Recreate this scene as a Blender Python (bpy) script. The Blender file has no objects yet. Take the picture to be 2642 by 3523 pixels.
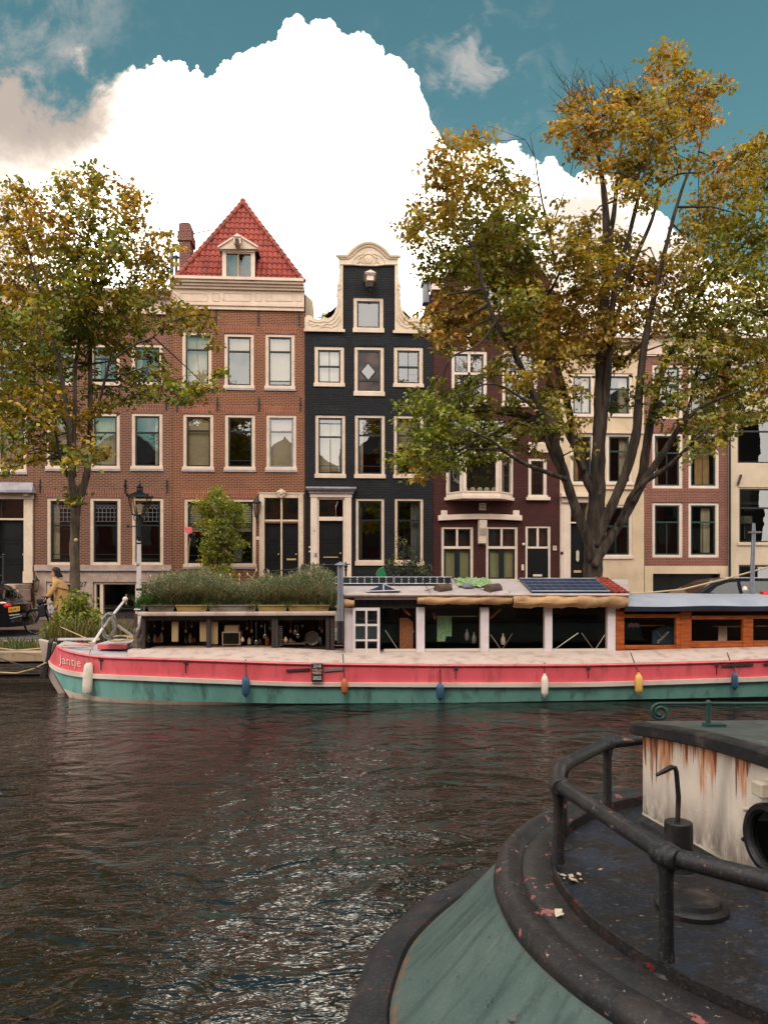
import bpy, math, random
import numpy as np
from mathutils import Vector, Matrix
random.seed(7); RNG = np.random.default_rng(7)
R = math.radians
SC = bpy.context.scene
COL = SC.collection
# ---------------------------------------------------------------- camera model (photo pixels 2642 x 3523)
F = 2646.0; CU = 1321.0; HV = 1985.0; TH = R(3.6); EYE = 1.6
CT, ST = math.cos(TH), math.sin(TH)
WATER = -0.6
def at(u, v, Y):
    """photo pixel -> point on the plane y = Y (street axes: x along the canal, y across it)"""
    xc = (u - CU) / F; t = Y / (CT - xc * ST)
    return Vector((t * (xc * CT + ST), Y, EYE + t * (HV - v) / F))
def onz(u, v, z):
    """photo pixel -> point on the level z"""
    xc = (u - CU) / F; t = (z - EYE) / ((HV - v) / F)
    return Vector((t * (xc * CT + ST), t * (CT - xc * ST), z))
def fb(x, d, z):
    """frame of the moored boat in front: x to its bow, d across"""
    return Vector((x * CT + d * ST, d * CT - x * ST, z))
def rect(u0, v0, u1, v1, Y):
    um, vm = (u0 + u1) / 2, (v0 + v1) / 2
    return at(u0, vm, Y).x, at(u1, vm, Y).x, at(um, v1, Y).z, at(um, v0, Y).z
def px(Y): return Y / F
# ---------------------------------------------------------------- mesh builder
OFF = {}
class MB:
    def __init__(s): s.v = []; s.f = []; s.m = []; s.uv = []; s.col = None
    def add(s, vs, fs, m=0, uvs=None):
        b = len(s.v); s.v.extend([tuple(p) for p in vs])
        for i, f in enumerate(fs):
            s.f.append(tuple(b + k for k in f)); s.m.append(m); s.uv.append(uvs[i] if uvs else None)
    def quad(s, a, b, c, d, m=0, uv=None): s.add([a, b, c, d], [(0, 1, 2, 3)], m, [uv] if uv else None)
    def box(s, x0, x1, y0, y1, z0, z1, m=0):
        s.add([(x0,y0,z0),(x1,y0,z0),(x1,y1,z0),(x0,y1,z0),(x0,y0,z1),(x1,y0,z1),(x1,y1,z1),(x0,y1,z1)],
              [(0,3,2,1),(4,5,6,7),(0,1,5,4),(1,2,6,5),(2,3,7,6),(3,0,4,7)], m)
    def obox(s, c, ax, ay, az, m=0):
        c, ax, ay, az = map(Vector, (c, ax, ay, az)); vs = []
        for k in (-1, 1):
            for i, j in ((-1,-1),(1,-1),(1,1),(-1,1)): vs.append(c + ax*i + ay*j + az*k)
        s.add(vs, [(0,3,2,1),(4,5,6,7),(0,1,5,4),(1,2,6,5),(2,3,7,6),(3,0,4,7)], m)
    def tube(s, pts, r, n=8, m=0, cap=True, closed=False):
        pts = [Vector(p) for p in pts]; N = len(pts)
        rs = r if isinstance(r, (list, tuple)) else [r] * N
        vs = []; prev = None
        for i, p in enumerate(pts):
            if closed: t = pts[(i+1) % N] - pts[i-1]
            else: t = pts[min(i+1, N-1)] - pts[max(i-1, 0)]
            if t.length < 1e-9: t = Vector((0,0,1))
            t.normalize()
            if prev is None:
                a = Vector((0,0,1)) if abs(t.z) < .9 else Vector((1,0,0))
                nx = t.cross(a).normalized()
            else:
                nx = (prev - t * prev.dot(t))
                nx = nx.normalized() if nx.length > 1e-6 else t.orthogonal().normalized()
            prev = nx; ny = t.cross(nx)
            for k in range(n):
                a = 2*math.pi*k/n
                vs.append(p + (nx*math.cos(a) + ny*math.sin(a)) * rs[i])
        fs = []
        for i in range(N if closed else N-1):
            j = (i+1) % N
            for k in range(n):
                k2 = (k+1) % n
                fs.append((i*n+k, i*n+k2, j*n+k2, j*n+k))
        if cap and not closed:
            fs.append(tuple(range(n-1, -1, -1))); fs.append(tuple((N-1)*n + k for k in range(n)))
        s.add(vs, fs, m)
    def lathe(s, prof, c, n=16, m=0, axis='z'):
        """prof: (radius, height) pairs"""
        c = Vector(c); vs = []
        for (r, h) in prof:
            for k in range(n):
                a = 2*math.pi*k/n
                if axis == 'z': vs.append(c + Vector((r*math.cos(a), r*math.sin(a), h)))
                elif axis == 'y': vs.append(c + Vector((r*math.cos(a), h, r*math.sin(a))))
                else: vs.append(c + Vector((h, r*math.cos(a), r*math.sin(a))))
        fs = []
        for i in range(len(prof)-1):
            for k in range(n): fs.append((i*n+k, i*n+(k+1)%n, (i+1)*n+(k+1)%n, (i+1)*n+k))
        if axis == 'y': fs = [f[::-1] for f in fs]
        fs.append(tuple(range(n-1,-1,-1))); fs.append(tuple((len(prof)-1)*n+k for k in range(n)))
        s.add(vs, fs, m)
    def ball(s, c, r, n=10, m=0, sz=(1,1,1)):
        prof = [(max(1e-4, math.sin(math.pi*i/n)), -math.cos(math.pi*i/n)) for i in range(n+1)]
        b = len(s.v); s.lathe(prof, (0,0,0), n*2 if n < 8 else 14, m); c = Vector(c)
        for i in range(b, len(s.v)):
            p = s.v[i]; s.v[i] = (c.x+p[0]*r*sz[0], c.y+p[1]*r*sz[1], c.z+p[2]*r*sz[2])
    def prism(s, poly, y0, y1, m=0):
        """poly of (x, z), extruded along y"""
        n = len(poly)
        area = sum(poly[i][0]*poly[(i+1)%n][1]-poly[(i+1)%n][0]*poly[i][1] for i in range(n))
        if area < 0: poly = poly[::-1]
        vs = [(p[0], y0, p[1]) for p in poly] + [(p[0], y1, p[1]) for p in poly]
        fs = [tuple(range(n)), tuple(range(2*n-1, n-1, -1))]
        for i in range(n):
            j = (i+1) % n; fs.append((i, i+n, j+n, j))
        s.add(vs, fs, m)
    def loft(s, rows, m=0, closed=False, uv=True):
        n = len(rows[0]); vs = [p for r in rows for p in r]; fs = []; uvs = []
        for i in range(len(rows)-1):
            for k in range(n if closed else n-1):
                k2 = (k+1) % n
                fs.append((i*n+k, i*n+k2, (i+1)*n+k2, (i+1)*n+k))
                a, b = k/(n-1), (k+1)/(n-1); c, d = i/(len(rows)-1), (i+1)/(len(rows)-1)
                uvs.append(((a,c),(b,c),(b,d),(a,d)))
        s.add(vs, fs, m, uvs if uv else None)
    def build(s, name, mats, parent=None, smooth=False, bevel=0, loc=None, auto=None):
        me = bpy.data.meshes.new(name)
        off = OFF[parent.name] if parent is not None else Vector(loc or (0,0,0))
        me.from_pydata([(p[0]-off[0], p[1]-off[1], p[2]-off[2]) for p in s.v], [], s.f)
        if not isinstance(mats, (list, tuple)): mats = [mats]
        for mt in mats: me.materials.append(M[mt] if isinstance(mt, str) else mt)
        me.polygons.foreach_set('material_index', s.m)
        if any(s.uv):
            l = me.uv_layers.new(name='UVMap'); k = 0
            for f, uv in zip(s.f, s.uv):
                for q in range(len(f)):
                    l.data[k].uv = uv[q] if uv else (0, 0); k += 1
        if s.col is not None:
            ca = me.color_attributes.new('col', 'FLOAT_COLOR', 'CORNER')
            ca.data.foreach_set('color', np.asarray(s.col, dtype=np.float32).ravel())
        if smooth: me.polygons.foreach_set('use_smooth', [True]*len(s.f))
        me.update()
        if smooth and auto is not False:
            try: me.set_sharp_from_angle(angle=R(auto or 40))
            except Exception: pass
        o = bpy.data.objects.new(name, me); COL.objects.link(o)
        if parent is not None: o.parent = parent
        else: o.location = off
        OFF[o.name] = Vector(off)
        if bevel:
            b = o.modifiers.new('bevel', 'BEVEL'); b.width = bevel; b.segments = 2; b.limit_method = 'ANGLE'; b.angle_limit = R(50)
        return o
def tag(o, label=None, cat=None, group=None, kind=None):
    if label: o['label'] = label
    if cat: o['category'] = cat
    if group: o['group'] = group
    if kind: o['kind'] = kind
    return o
def empty(name, loc, label, cat, group=None):
    o = bpy.data.objects.new(name, None); COL.objects.link(o); o.location = loc; o.empty_display_size = .2
    OFF[o.name] = Vector(loc)
    return tag(o, label, cat, group)
def text(name, s, mat, parent, size, org, xdir, zdir, ext=.004, warp=None, align='CENTER', sx=1.0):
    """lettering as a mesh standing on the plane xdir/zdir"""
    cu = bpy.data.curves.new('tmp', 'FONT'); cu.body = s; cu.size = size; cu.align_x = align; cu.align_y = 'CENTER'; cu.extrude = ext; cu.resolution_u = 3
    o = bpy.data.objects.new('tmp', cu); COL.objects.link(o)
    dg = bpy.context.evaluated_depsgraph_get(); dg.update()
    me0 = o.evaluated_get(dg).to_mesh()
    vs = [v.co.copy() for v in me0.vertices]; fs = [tuple(p.vertices) for p in me0.polygons]
    o.evaluated_get(dg).to_mesh_clear(); bpy.data.objects.remove(o); bpy.data.curves.remove(cu)
    mb = MB()
    if warp: mb.add([warp(v) for v in vs], fs)
    else:
        org, xd, zd = Vector(org), Vector(xdir).normalized(), Vector(zdir).normalized(); nd = xd.cross(zd)
        mb.add([org + xd*v.x*sx + zd*v.y + nd*v.z for v in vs], fs)
    return mb.build(name, mat, parent)
# ---------------------------------------------------------------- materials
M = {}
def lin(c):
    return tuple((x/12.92 if x <= .04045 else ((x+.055)/1.055)**2.4) for x in c) if max(c) <= 1 else lin(tuple(x/255 for x in c))
class NT:
    def __init__(s, tree): s.t = tree; s.N = tree.nodes; s.L = tree.links
    def n(s, typ, **kw):
        nd = s.N.new(typ)
        for k, v in kw.items():
            if k.startswith('_'): setattr(nd, k[1:], v)
            else:
                key = k.replace('__', ' ') if not k.startswith('i') or not k[1:].isdigit() else int(k[1:])
                s.set(nd, key, v)
        return nd
    def set(s, nd, key, v):
        inp = nd.inputs[key]
        if isinstance(v, bpy.types.NodeSocket): s.L.new(v, inp)
        elif isinstance(v, (tuple, list)) and len(v) == 3 and inp.type == 'RGBA': inp.default_value = (*v, 1)
        else: inp.default_value = v
    def math(s, op, a, b=0.0, c=None, clamp=False):
        nd = s.N.new('ShaderNodeMath'); nd.operation = op; nd.use_clamp = clamp
        s.set(nd, 0, a); s.set(nd, 1, b)
        if c is not None: s.set(nd, 2, c)
        return nd.outputs[0]
    def mix(s, f, a, b, mode='MIX'):
        nd = s.N.new('ShaderNodeMix'); nd.data_type = 'RGBA'; nd.blend_type = mode
        s.set(nd, 0, f); s.set(nd, 6, a if not isinstance(a, tuple) else (*a, 1)[:4]); s.set(nd, 7, b if not isinstance(b, tuple) else (*b, 1)[:4])
        return nd.outputs[2]
    def ramp(s, f, a, b, smooth=True, t0=0., t1=1.):
        nd = s.N.new('ShaderNodeMapRange'); nd.interpolation_type = 'SMOOTHSTEP' if smooth else 'LINEAR'; nd.clamp = True
        s.set(nd, 0, f); s.set(nd, 1, a); s.set(nd, 2, b); s.set(nd, 3, t0); s.set(nd, 4, t1)
        return nd.outputs[0]
    def noise(s, vec, scale, detail=4, rough=.55, dist=0.):
        nd = s.N.new('ShaderNodeTexNoise'); s.set(nd, 'Vector', vec); s.set(nd, 'Scale', scale); s.set(nd, 'Detail', detail); s.set(nd, 'Roughness', rough); s.set(nd, 'Distortion', dist)
        return nd.outputs['Fac']
    def mapping(s, vec, scale=(1,1,1), rot=(0,0,0), loc=(0,0,0)):
        nd = s.N.new('ShaderNodeMapping'); s.L.new(vec, nd.inputs[0]); nd.inputs[1].default_value = loc; nd.inputs[2].default_value = rot; nd.inputs[3].default_value = scale
        return nd.outputs[0]
    def xyz(s, x, y, z):
        nd = s.N.new('ShaderNodeCombineXYZ'); s.set(nd, 0, x); s.set(nd, 1, y); s.set(nd, 2, z); return nd.outputs[0]
    def sep(s, v):
        nd = s.N.new('ShaderNodeSeparateXYZ'); s.L.new(v, nd.inputs[0]); return nd.outputs
    def bump(s, h, strength=.3, dist=.01, normal=None):
        nd = s.N.new('ShaderNodeBump'); s.set(nd, 'Height', h); nd.inputs['Strength'].default_value = strength; nd.inputs['Distance'].default_value = dist
        if normal is not None: s.L.new(normal, nd.inputs['Normal'])
        return nd.outputs[0]
def newmat(name):
    m = bpy.data.materials.new(name); m.use_nodes = True; m.node_tree.nodes.clear(); M[name] = m
    t = NT(m.node_tree); out = t.N.new('ShaderNodeOutputMaterial')
    return m, t, out
def finish_p(t, out, col, rough=.6, bump=None, metal=0., spec=.5, **kw):
    b = t.N.new('ShaderNodeBsdfPrincipled')
    t.set(b, 'Base Color', (*col, 1) if isinstance(col, tuple) and len(col) == 3 else col); t.set(b, 'Roughness', rough); t.set(b, 'Metallic', metal); t.set(b, 'Specular IOR Level', spec)
    for k, v in kw.items(): t.set(b, k.replace('_', ' '), v)
    if bump is not None: t.L.new(bump, b.inputs['Normal'])
    t.L.new(b.outputs[0], out.inputs[0]); return b
def pm(name, c1, c2=None, scale=3., rough=.6, bump=.15, bscale=40., metal=0., spec=.4, dirt=None, dscale=8., damt=.5, stretch=(1,1,1), bdist=.01):
    """painted / plain surface: two tones by noise, optional dirt spots of their own shape, fine bump"""
    m, t, out = newmat(name)
    tc = t.N.new('ShaderNodeTexCoord').outputs['Object']; v = t.mapping(tc, stretch)
    n1 = t.noise(v, scale, 5)
    col = t.mix(t.ramp(n1, .3, .7), lin(c1), lin(c2 or c1))
    if dirt:
        n2 = t.noise(v, dscale, 8, .65)
        col = t.mix(t.math('MULTIPLY', t.ramp(n2, .5, .68), damt), col, lin(dirt))
    bp = t.bump(t.noise(v, bscale, 6, .6), bump, bdist) if bump else None
    rr = t.math('ADD', rough-.08, t.math('MULTIPLY', n1, .16))
    finish_p(t, out, col, rr, bp, metal, spec)
    return m
EXPO = -0.2; SUN_E = 1.4; SKY_K = .137; SKYC = (.64, 1.0, .725); CLOUD = 6.0; BACK = 3.15
def brickmat(name, c1, c2, mortar, vertical=False, msize=.013, rough=.85, bump=.5, bw=.215, rh=.0645):
    m, t, out = newmat(name)
    o = t.sep(t.N.new('ShaderNodeTexCoord').outputs['Object'])
    h = t.math('ADD', o[0], o[1])
    v = t.xyz(o[2], h, 0.0) if vertical else t.xyz(h, o[2], 0.0)
    wob = t.noise(v, 1.3, 3)
    v2 = t.N.new('ShaderNodeVectorMath'); v2.operation = 'ADD'; t.L.new(v, v2.inputs[0])
    t.L.new(t.xyz(0.0, t.math('MULTIPLY', t.math('SUBTRACT', wob, .5), .03), 0.0), v2.inputs[1])
    b = t.N.new('ShaderNodeTexBrick'); t.L.new(v2.outputs[0], b.inputs['Vector'])
    b.offset = .5; b.inputs['Scale'].default_value = 1.0
    b.inputs['Brick Width'].default_value = bw; b.inputs['Row Height'].default_value = rh
    b.inputs['Mortar Size'].default_value = msize; b.inputs['Mortar Smooth'].default_value = .15; b.inputs['Bias'].default_value = -.1
    big = t.ramp(t.noise(v, .55, 5, .6), .3, .72); fine = t.noise(v, 14, 4)
    var = t.math('ADD', t.math('MULTIPLY', big, .6), t.math('MULTIPLY', fine, .4))
    stn = t.ramp(t.noise(t.mapping(v, (1.1, .16, 1) if not vertical else (.16, 1.1, 1)), 1.0, 7, .68), .5, .68)
    var = t.math('MULTIPLY', var, t.math('SUBTRACT', 1.0, t.math('MULTIPLY', stn, .6)))
    a = t.mix(var, tuple(x*.62 for x in lin(c1)), tuple(min(1, x*1.32) for x in lin(c1)))
    a2 = t.mix(var, tuple(x*.62 for x in lin(c2)), tuple(min(1, x*1.32) for x in lin(c2)))
    t.set(b, 'Color1', a); t.set(b, 'Color2', a2)
    t.set(b, 'Mortar', t.mix(big, tuple(x*.8 for x in lin(mortar)), lin(mortar)))
    bp = t.bump(t.math('ADD', t.math('MULTIPLY', b.outputs['Fac'], -1.0), t.math('MULTIPLY', fine, .5)), bump, .012)
    finish_p(t, out, b.outputs['Color'], rough, bp, 0., .25)
brickmat('brick_red', (106,62,46), (86,49,38), (154,110,84))
brickmat('brick_red_lintel', (120,66,50), (100,52,41), (170,116,92), vertical=True, bw=.30, rh=.062)
brickmat('brick_brown', (98,62,50), (78,48,40), (146,110,90))
brickmat('brick_brown_lintel', (108,65,54), (86,51,44), (156,114,96), vertical=True, bw=.30, rh=.062)
brickmat('brick_dull', (120,74,62), (98,58,50), (152,112,96))
brickmat('brick_dull_lintel', (122,74,62), (100,60,52), (150,110,94), vertical=True, bw=.2, rh=.06)
brickmat('brick_black', (43,43,46), (36,36,39), (19,19,21), bump=.9)
brickmat('brick_black_lintel', (45,47,52), (36,38,43), (18,19,22), vertical=True, bw=.3, rh=.066, bump=.9)
brickmat('brick_maroon', (80,42,38), (68,35,32), (62,34,32), bump=.5)
brickmat('brick_chimney', (120,72,66), (100,58,54), (140,104,96))
brickmat('brick_paving', (118,74,66), (100,62,56), (84,64,58), bw=.2, rh=.1)
brickmat('brick_quay', (74,60,52), (56,46,40), (82,72,62))
pm('cream', (212,188,168), (200,175,155), 2.0, .55, .12, 30, dirt=(170,146,124), dscale=5, damt=.35)
pm('cream_stone', (208,188,166), (192,170,148), 1.6, .7, .25, 24, dirt=(168,146,122), dscale=7, damt=.4)
pm('white_trim', (220,200,184), (210,188,172), 3, .45, .06, 40)
pm('plaster', (206,182,152), (190,166,138), .8, .85, .25, 60, dirt=(168,148,124), dscale=1.6, damt=.35)
pm('plaster_pale', (200,180,156), (186,166,142), .9, .85, .25, 60, dirt=(168,150,130), dscale=1.6, damt=.35)
pm('bluestone', (160,152,156), (138,130,134), 4, .7, .1)
pm('sandstone', (176,152,138), (150,128,116), 2.2, .85, .3, 40, dirt=(120,100,90), dscale=6, damt=.4)
pm('dark_sash', (30,38,38), (24,30,32), 4, .35, .05)
pm('black_paint', (20,23,24), (14,16,18), 3, .3, .05, spec=.5)
pm('green_sash', (30,62,58), (24,50,48), 4, .4, .05)
pm('iron', (24,24,27), (16,16,18), 6, .5, .2)
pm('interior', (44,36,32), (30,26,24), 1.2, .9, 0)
pm('curtain_cream', (206,192,166), (186,170,144), 3, .9, .1)
pm('curtain_tan', (204,166,112), (180,140,92), 3, .9, .1)
pm('curtain_grey', (120,118,112), (96,94,90), 3, .9, .1)
pm('blind_beige', (188,170,142), (172,154,126), 1.5, .9, .05)
pm('blind_olive', (190,184,142), (176,168,126), 1.5, .9, .05)
pm('film_brown', (84,64,58), (40,33,32), 2.2, .3, .05, spec=.35)
pm('lead', (150,144,150), (126,120,126), 3, .6, .15)
pm('slate', (92,92,100), (74,74,82), 3, .6, .3, 20)
pm('zinc', (132,134,142), (112,114,122), 4, .45, .1, metal=.4)
pm('asphalt', (92,86,88), (76,72,74), 1.2, .9, .3, 60)
pm('kerb', (150,138,130), (128,118,112), 3, .85, .3)
pm('soil', (78,72,48), (60,58,36), 2, .95, .5, 20)
pm('timber_coping', (172,148,120), (148,124,98), 2, .8, .3, 20, dirt=(96,80,64), dscale=6)
# boat
pm('boat_pink', (224,98,106), (214,86,96), 1.1, .42, .12, 10, dirt=(140,66,64), dscale=1.5, damt=.55, bdist=.02, stretch=(3,3,.8))
pm('boat_teal', (122,172,162), (106,154,146), .9, .5, .18, 7, dirt=(58,78,66), dscale=1.2, damt=.65, stretch=(3,3,.7), bdist=.03)
pm('boat_white', (186,167,157), (174,154,145), 1.4, .6, .15, 40, dirt=(140,112,90), dscale=1.4, damt=.5, stretch=(3,3,.8))
pm('boat_white_grey', (186,178,182), (172,164,168), 1.4, .65, .15, 40, dirt=(150,128,110), dscale=3, damt=.4)
pm('boat_antifoul', (206,188,172), (184,160,146), 2, .6, .15, 20, dirt=(120,110,90), dscale=4, damt=.6)
pm('boat_below', (18,24,26), (12,18,20), 2, .4, .1)
pm('post_white', (216,204,206), (204,190,190), 3, .6, .1, 30)
pm('wood_varnish', (176,92,40), (134,62,28), 3, .4, .2, 20, stretch=(1,1,6), dirt=(70,32,20), dscale=4, damt=.6)
pm('wood_dark', (58,48,44), (40,34,32), 3, .7, .3, 20, stretch=(6,6,1))
pm('wood_weather', (110,98,86), (82,72,62), 3, .85, .4, 20, stretch=(1,6,6))
pm('wood_pale', (196,160,112), (176,140,94), 3, .7, .2, 20)
pm('crate_yellow', (160,134,80), (138,112,66), 2, .6, .2, 20, dirt=(108,84,50), dscale=5, damt=.6)
pm('stone_trough', (136,124,108), (104,94,82), 5, .9, .5, 20)
pm('tarp_tan', (184,144,102), (150,114,80), 2, .7, .5, 7, bdist=.03, dirt=(112,80,52), dscale=3, damt=.5)
pm('tarp_blue', (146,150,160), (130,134,146), 1.5, .55, .25, 5, bdist=.03)
pm('tarp_navy', (34,58,82), (24,42,62), 2, .5, .2)
pm('roof_pale', (172,160,158), (152,140,138), 1.8, .65, .2, 20, dirt=(136,116,104), dscale=4, damt=.5)
pm('tile_red', (148,62,47), (116,46,38), 2.2, .75, .4, 30, dirt=(92,58,48), dscale=2.6, damt=.8)
pm('tile_old', (170,60,44), (140,48,38), 3, .75, .3, 30, dirt=(96,52,44), dscale=4, damt=.5)
pm('ridge_tile', (158,70,54), (112,64,56), 3, .8, .4, 30, dirt=(78,60,56), dscale=4, damt=.6)
pm('solar_black', (16,20,28), (12,16,22), 4, .5, 0, spec=.15)
pm('solar_blue', (36,50,74), (28,40,62), 2, .45, 0, spec=.2)
pm('solar_white', (222,216,206), None, 2, .5, 0)
pm('alu', (170,170,174), (150,150,154), 3, .35, .05, metal=.7)
pm('rope_grey', (150,146,140), (112,108,104), 30, .9, .6, 60)
pm('rope_tan', (196,170,132), (170,146,110), 30, .9, .6, 60)
pm('fender_cream', (206,192,170), (188,170,146), 5, .5, .1, dirt=(140,120,96), dscale=8, damt=.5)
pm('fender_white', (220,206,190), None, 5, .5, .1, dirt=(140,120,100), dscale=8, damt=.4)
pm('fender_blue', (44,78,104), (32,60,84), 5, .5, .1)
pm('fender_orange', (176,96,52), (150,78,42), 5, .5, .1)
pm('fender_yellow', (216,168,88), (196,146,72), 5, .5, .1, dirt=(150,110,60), dscale=8, damt=.4)
pm('steel_pan', (150,152,154), (120,122,124), 4, .25, .05, metal=.9)
pm('towel_green', (150,188,160), (110,160,128), 14, .9, .2)
pm('cloth_pale', (206,192,180), None, 4, .9, .2)
pm('wicker', (182,122,88), (140,90,62), 30, .8, .6, 50)
pm('umbrella_navy', (38,66,94), (30,54,80), 4, .7, .1)
pm('leaf_cloth', (62,102,50), (150,168,124), 26, .7, .3)
pm('barrel_brown', (86,64,52), (64,48,40), 6, .8, .3)
pm('sign_navy', (24,32,42), (20,28,36), 4, .5, .05)
pm('letter_white', (226,214,200), None, 4, .6, 0)
pm('letter_black', (24,22,22), None, 4, .6, 0)
pm('letter_faint', (186,163,149), None, 4, .85, 0)
pm('letter_pink', (240,196,184), (226,170,164), 14, .6, 0)
pm('green_barrel', (40,120,72), (32,104,62), 5, .5, .1)
# front boat
pm('old_black', (36,34,36), (25,24,26), 5, .45, .35, 30, dirt=(92,74,66), dscale=9, damt=.55)
pm('letterbox', (196,160,112), None, 4, .4, 0)
pm('strake_white', (222,206,194), (206,190,178), 1.4, .5, .1, 30, dirt=(164,132,104), dscale=1.6, damt=.35)
# people, cars
pm('skin', (196,146,118), (184,132,104), 10, .55, .05)
pm('coat', (190,148,98), (174,132,84), 3, .9, .25, 20)
pm('hair', (22,18,17), (14,12,12), 20, .5, .4, 60, stretch=(4,4,1))
pm('trousers', (26,28,34), (20,22,26), 6, .85, .2)
pm('shoe_white', (216,206,196), None, 6, .6, .1)
pm('bag_lilac', (176,160,176), (160,144,162), 6, .7, .2)
pm('bag_black', (18,19,22), (26,27,30), 6, .6, .3)
pm('rubber', (20,20,21), (14,14,15), 8, .75, .2)
pm('car_black', (12,15,18), None, 2, .12, 0, spec=.6)
pm('car_dark', (34,40,52), (28,34,44), 2, .18, 0, spec=.6)
pm('tail_red', (190,24,26), None, 2, .2, 0)
pm('plate_yellow', (216,156,44), None, 2, .5, 0)
pm('bark', (100,84,70), (52,44,38), 9, .95, 1.0, 12, stretch=(1,1,.22), bdist=.05, dirt=(52,58,38), dscale=2, damt=.4)
pm('bark_dark', (80,66,55), (32,27,24), 9, .95, 1.0, 11, stretch=(1,1,.16), bdist=.07)
pm('twig', (62,50,42), (48,40,34), 3, .95, 0)
pm('pink_paper', (232,104,112), None, 4, .8, 0)

def glass(name, tint, ior=2.3, wav=.25, wscale=1.1, rough=.0):
    m, t, out = newmat(name)
    v = t.N.new('ShaderNodeTexCoord').outputs['Object']
    bp = t.bump(t.noise(v, wscale, 2, .5), wav, .02)
    g = t.n('ShaderNodeBsdfGlossy'); g.inputs['Roughness'].default_value = rough; t.L.new(bp, g.inputs['Normal'])
    tr = t.n('ShaderNodeBsdfTransparent'); tr.inputs[0].default_value = (*tint, 1)
    lw = t.n('ShaderNodeLayerWeight'); lw.inputs[0].default_value = .5; r0 = ((ior-1)/(ior+1))**2
    fr = t.math('ADD', r0, t.math('MULTIPLY', t.math('POWER', lw.outputs['Facing'], 5.0), 1-r0))
    mx = t.n('ShaderNodeMixShader'); t.L.new(fr, mx.inputs[0]); t.L.new(tr.outputs[0], mx.inputs[1]); t.L.new(g.outputs[0], mx.inputs[2])
    t.L.new(mx.outputs[0], out.inputs[0])
glass('pane_glass', (.78,.78,.74), 2.75, .12)
glass('lamp_glass', (.9,.84,.74), 1.6, .1)
glass('car_glass', (.35,.4,.38), 1.9, .05)

# leaves: colour lives on each leaf
def leafmat(name, trans=.38, gloss=.12):
    m, t, out = newmat(name)
    a = t.N.new('ShaderNodeAttribute'); a.attribute_name = 'col'
    d = t.n('ShaderNodeBsdfDiffuse'); t.L.new(a.outputs['Color'], d.inputs[0])
    tl = t.n('ShaderNodeBsdfTranslucent'); t.L.new(t.mix(1.0, a.outputs['Color'], (1.25, 1.1, .6), 'MULTIPLY'), tl.inputs[0])
    mx = t.n('ShaderNodeMixShader'); mx.inputs[0].default_value = trans; t.L.new(d.outputs[0], mx.inputs[1]); t.L.new(tl.outputs[0], mx.inputs[2])
    g = t.n('ShaderNodeBsdfGlossy'); g.inputs['Roughness'].default_value = .45; g.inputs[0].default_value = (.5,.5,.45,1)
    m2 = t.n('ShaderNodeMixShader'); m2.inputs[0].default_value = gloss*.5; t.L.new(mx.outputs[0], m2.inputs[1]); t.L.new(g.outputs[0], m2.inputs[2])
    t.L.new(m2.outputs[0], out.inputs[0])
leafmat('leaf'); leafmat('grass_blade', .25)

# pantiles seen as geometry; water
def watermat():
    m, t, out = newmat('water')
    o = t.N.new('ShaderNodeTexCoord').outputs['Object']
    w0 = t.noise(t.mapping(o, (1,1,1)), .30, 2)
    v1 = t.mapping(o, (1.0, 1.35, 1), (0,0,.35))
    n1 = t.noise(v1, 1.55, 1, .4, 1.0)
    n2 = t.noise(t.mapping(o, (1.0, 1.7, 1), (0,0,-.55)), 3.1, 1.2, .45, 1.1)
    n3 = t.noise(t.mapping(o, (1.0, 1.9, 1), (0,0,.3)), 7.2, 1.5, .5, .9)
    n4 = t.noise(t.mapping(o, (1.0, 2.2, 1), (0,0,-.1)), 24, 1, .5, .6)
    rid = lambda n: t.math('SUBTRACT', 1.0, t.math('MULTIPLY', t.math('ABSOLUTE', t.math('SUBTRACT', n, .5)), 2.0))
    h = t.math('MULTIPLY', n1, .074)
    h = t.math('ADD', h, t.math('MULTIPLY', n2, .010)); h = t.math('ADD', h, t.math('MULTIPLY', rid(n2), .013))
    h = t.math('ADD', h, t.math('MULTIPLY', rid(n3), .0072)); h = t.math('ADD', h, t.math('MULTIPLY', n4, .0016))
    h = t.math('MULTIPLY', h, t.ramp(w0, .3, .7, True, .65, 1.25))
    bp = t.n('ShaderNodeBump'); bp.inputs['Strength'].default_value = 1.0; bp.inputs['Distance'].default_value = 1.0; t.L.new(h, bp.inputs['Height'])
    b = finish_p(t, out, (.008,.007,.005), .02, None, 0., .5)
    b.inputs['IOR'].default_value = 1.85; t.L.new(bp.outputs[0], b.inputs['Normal'])
watermat()

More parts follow.
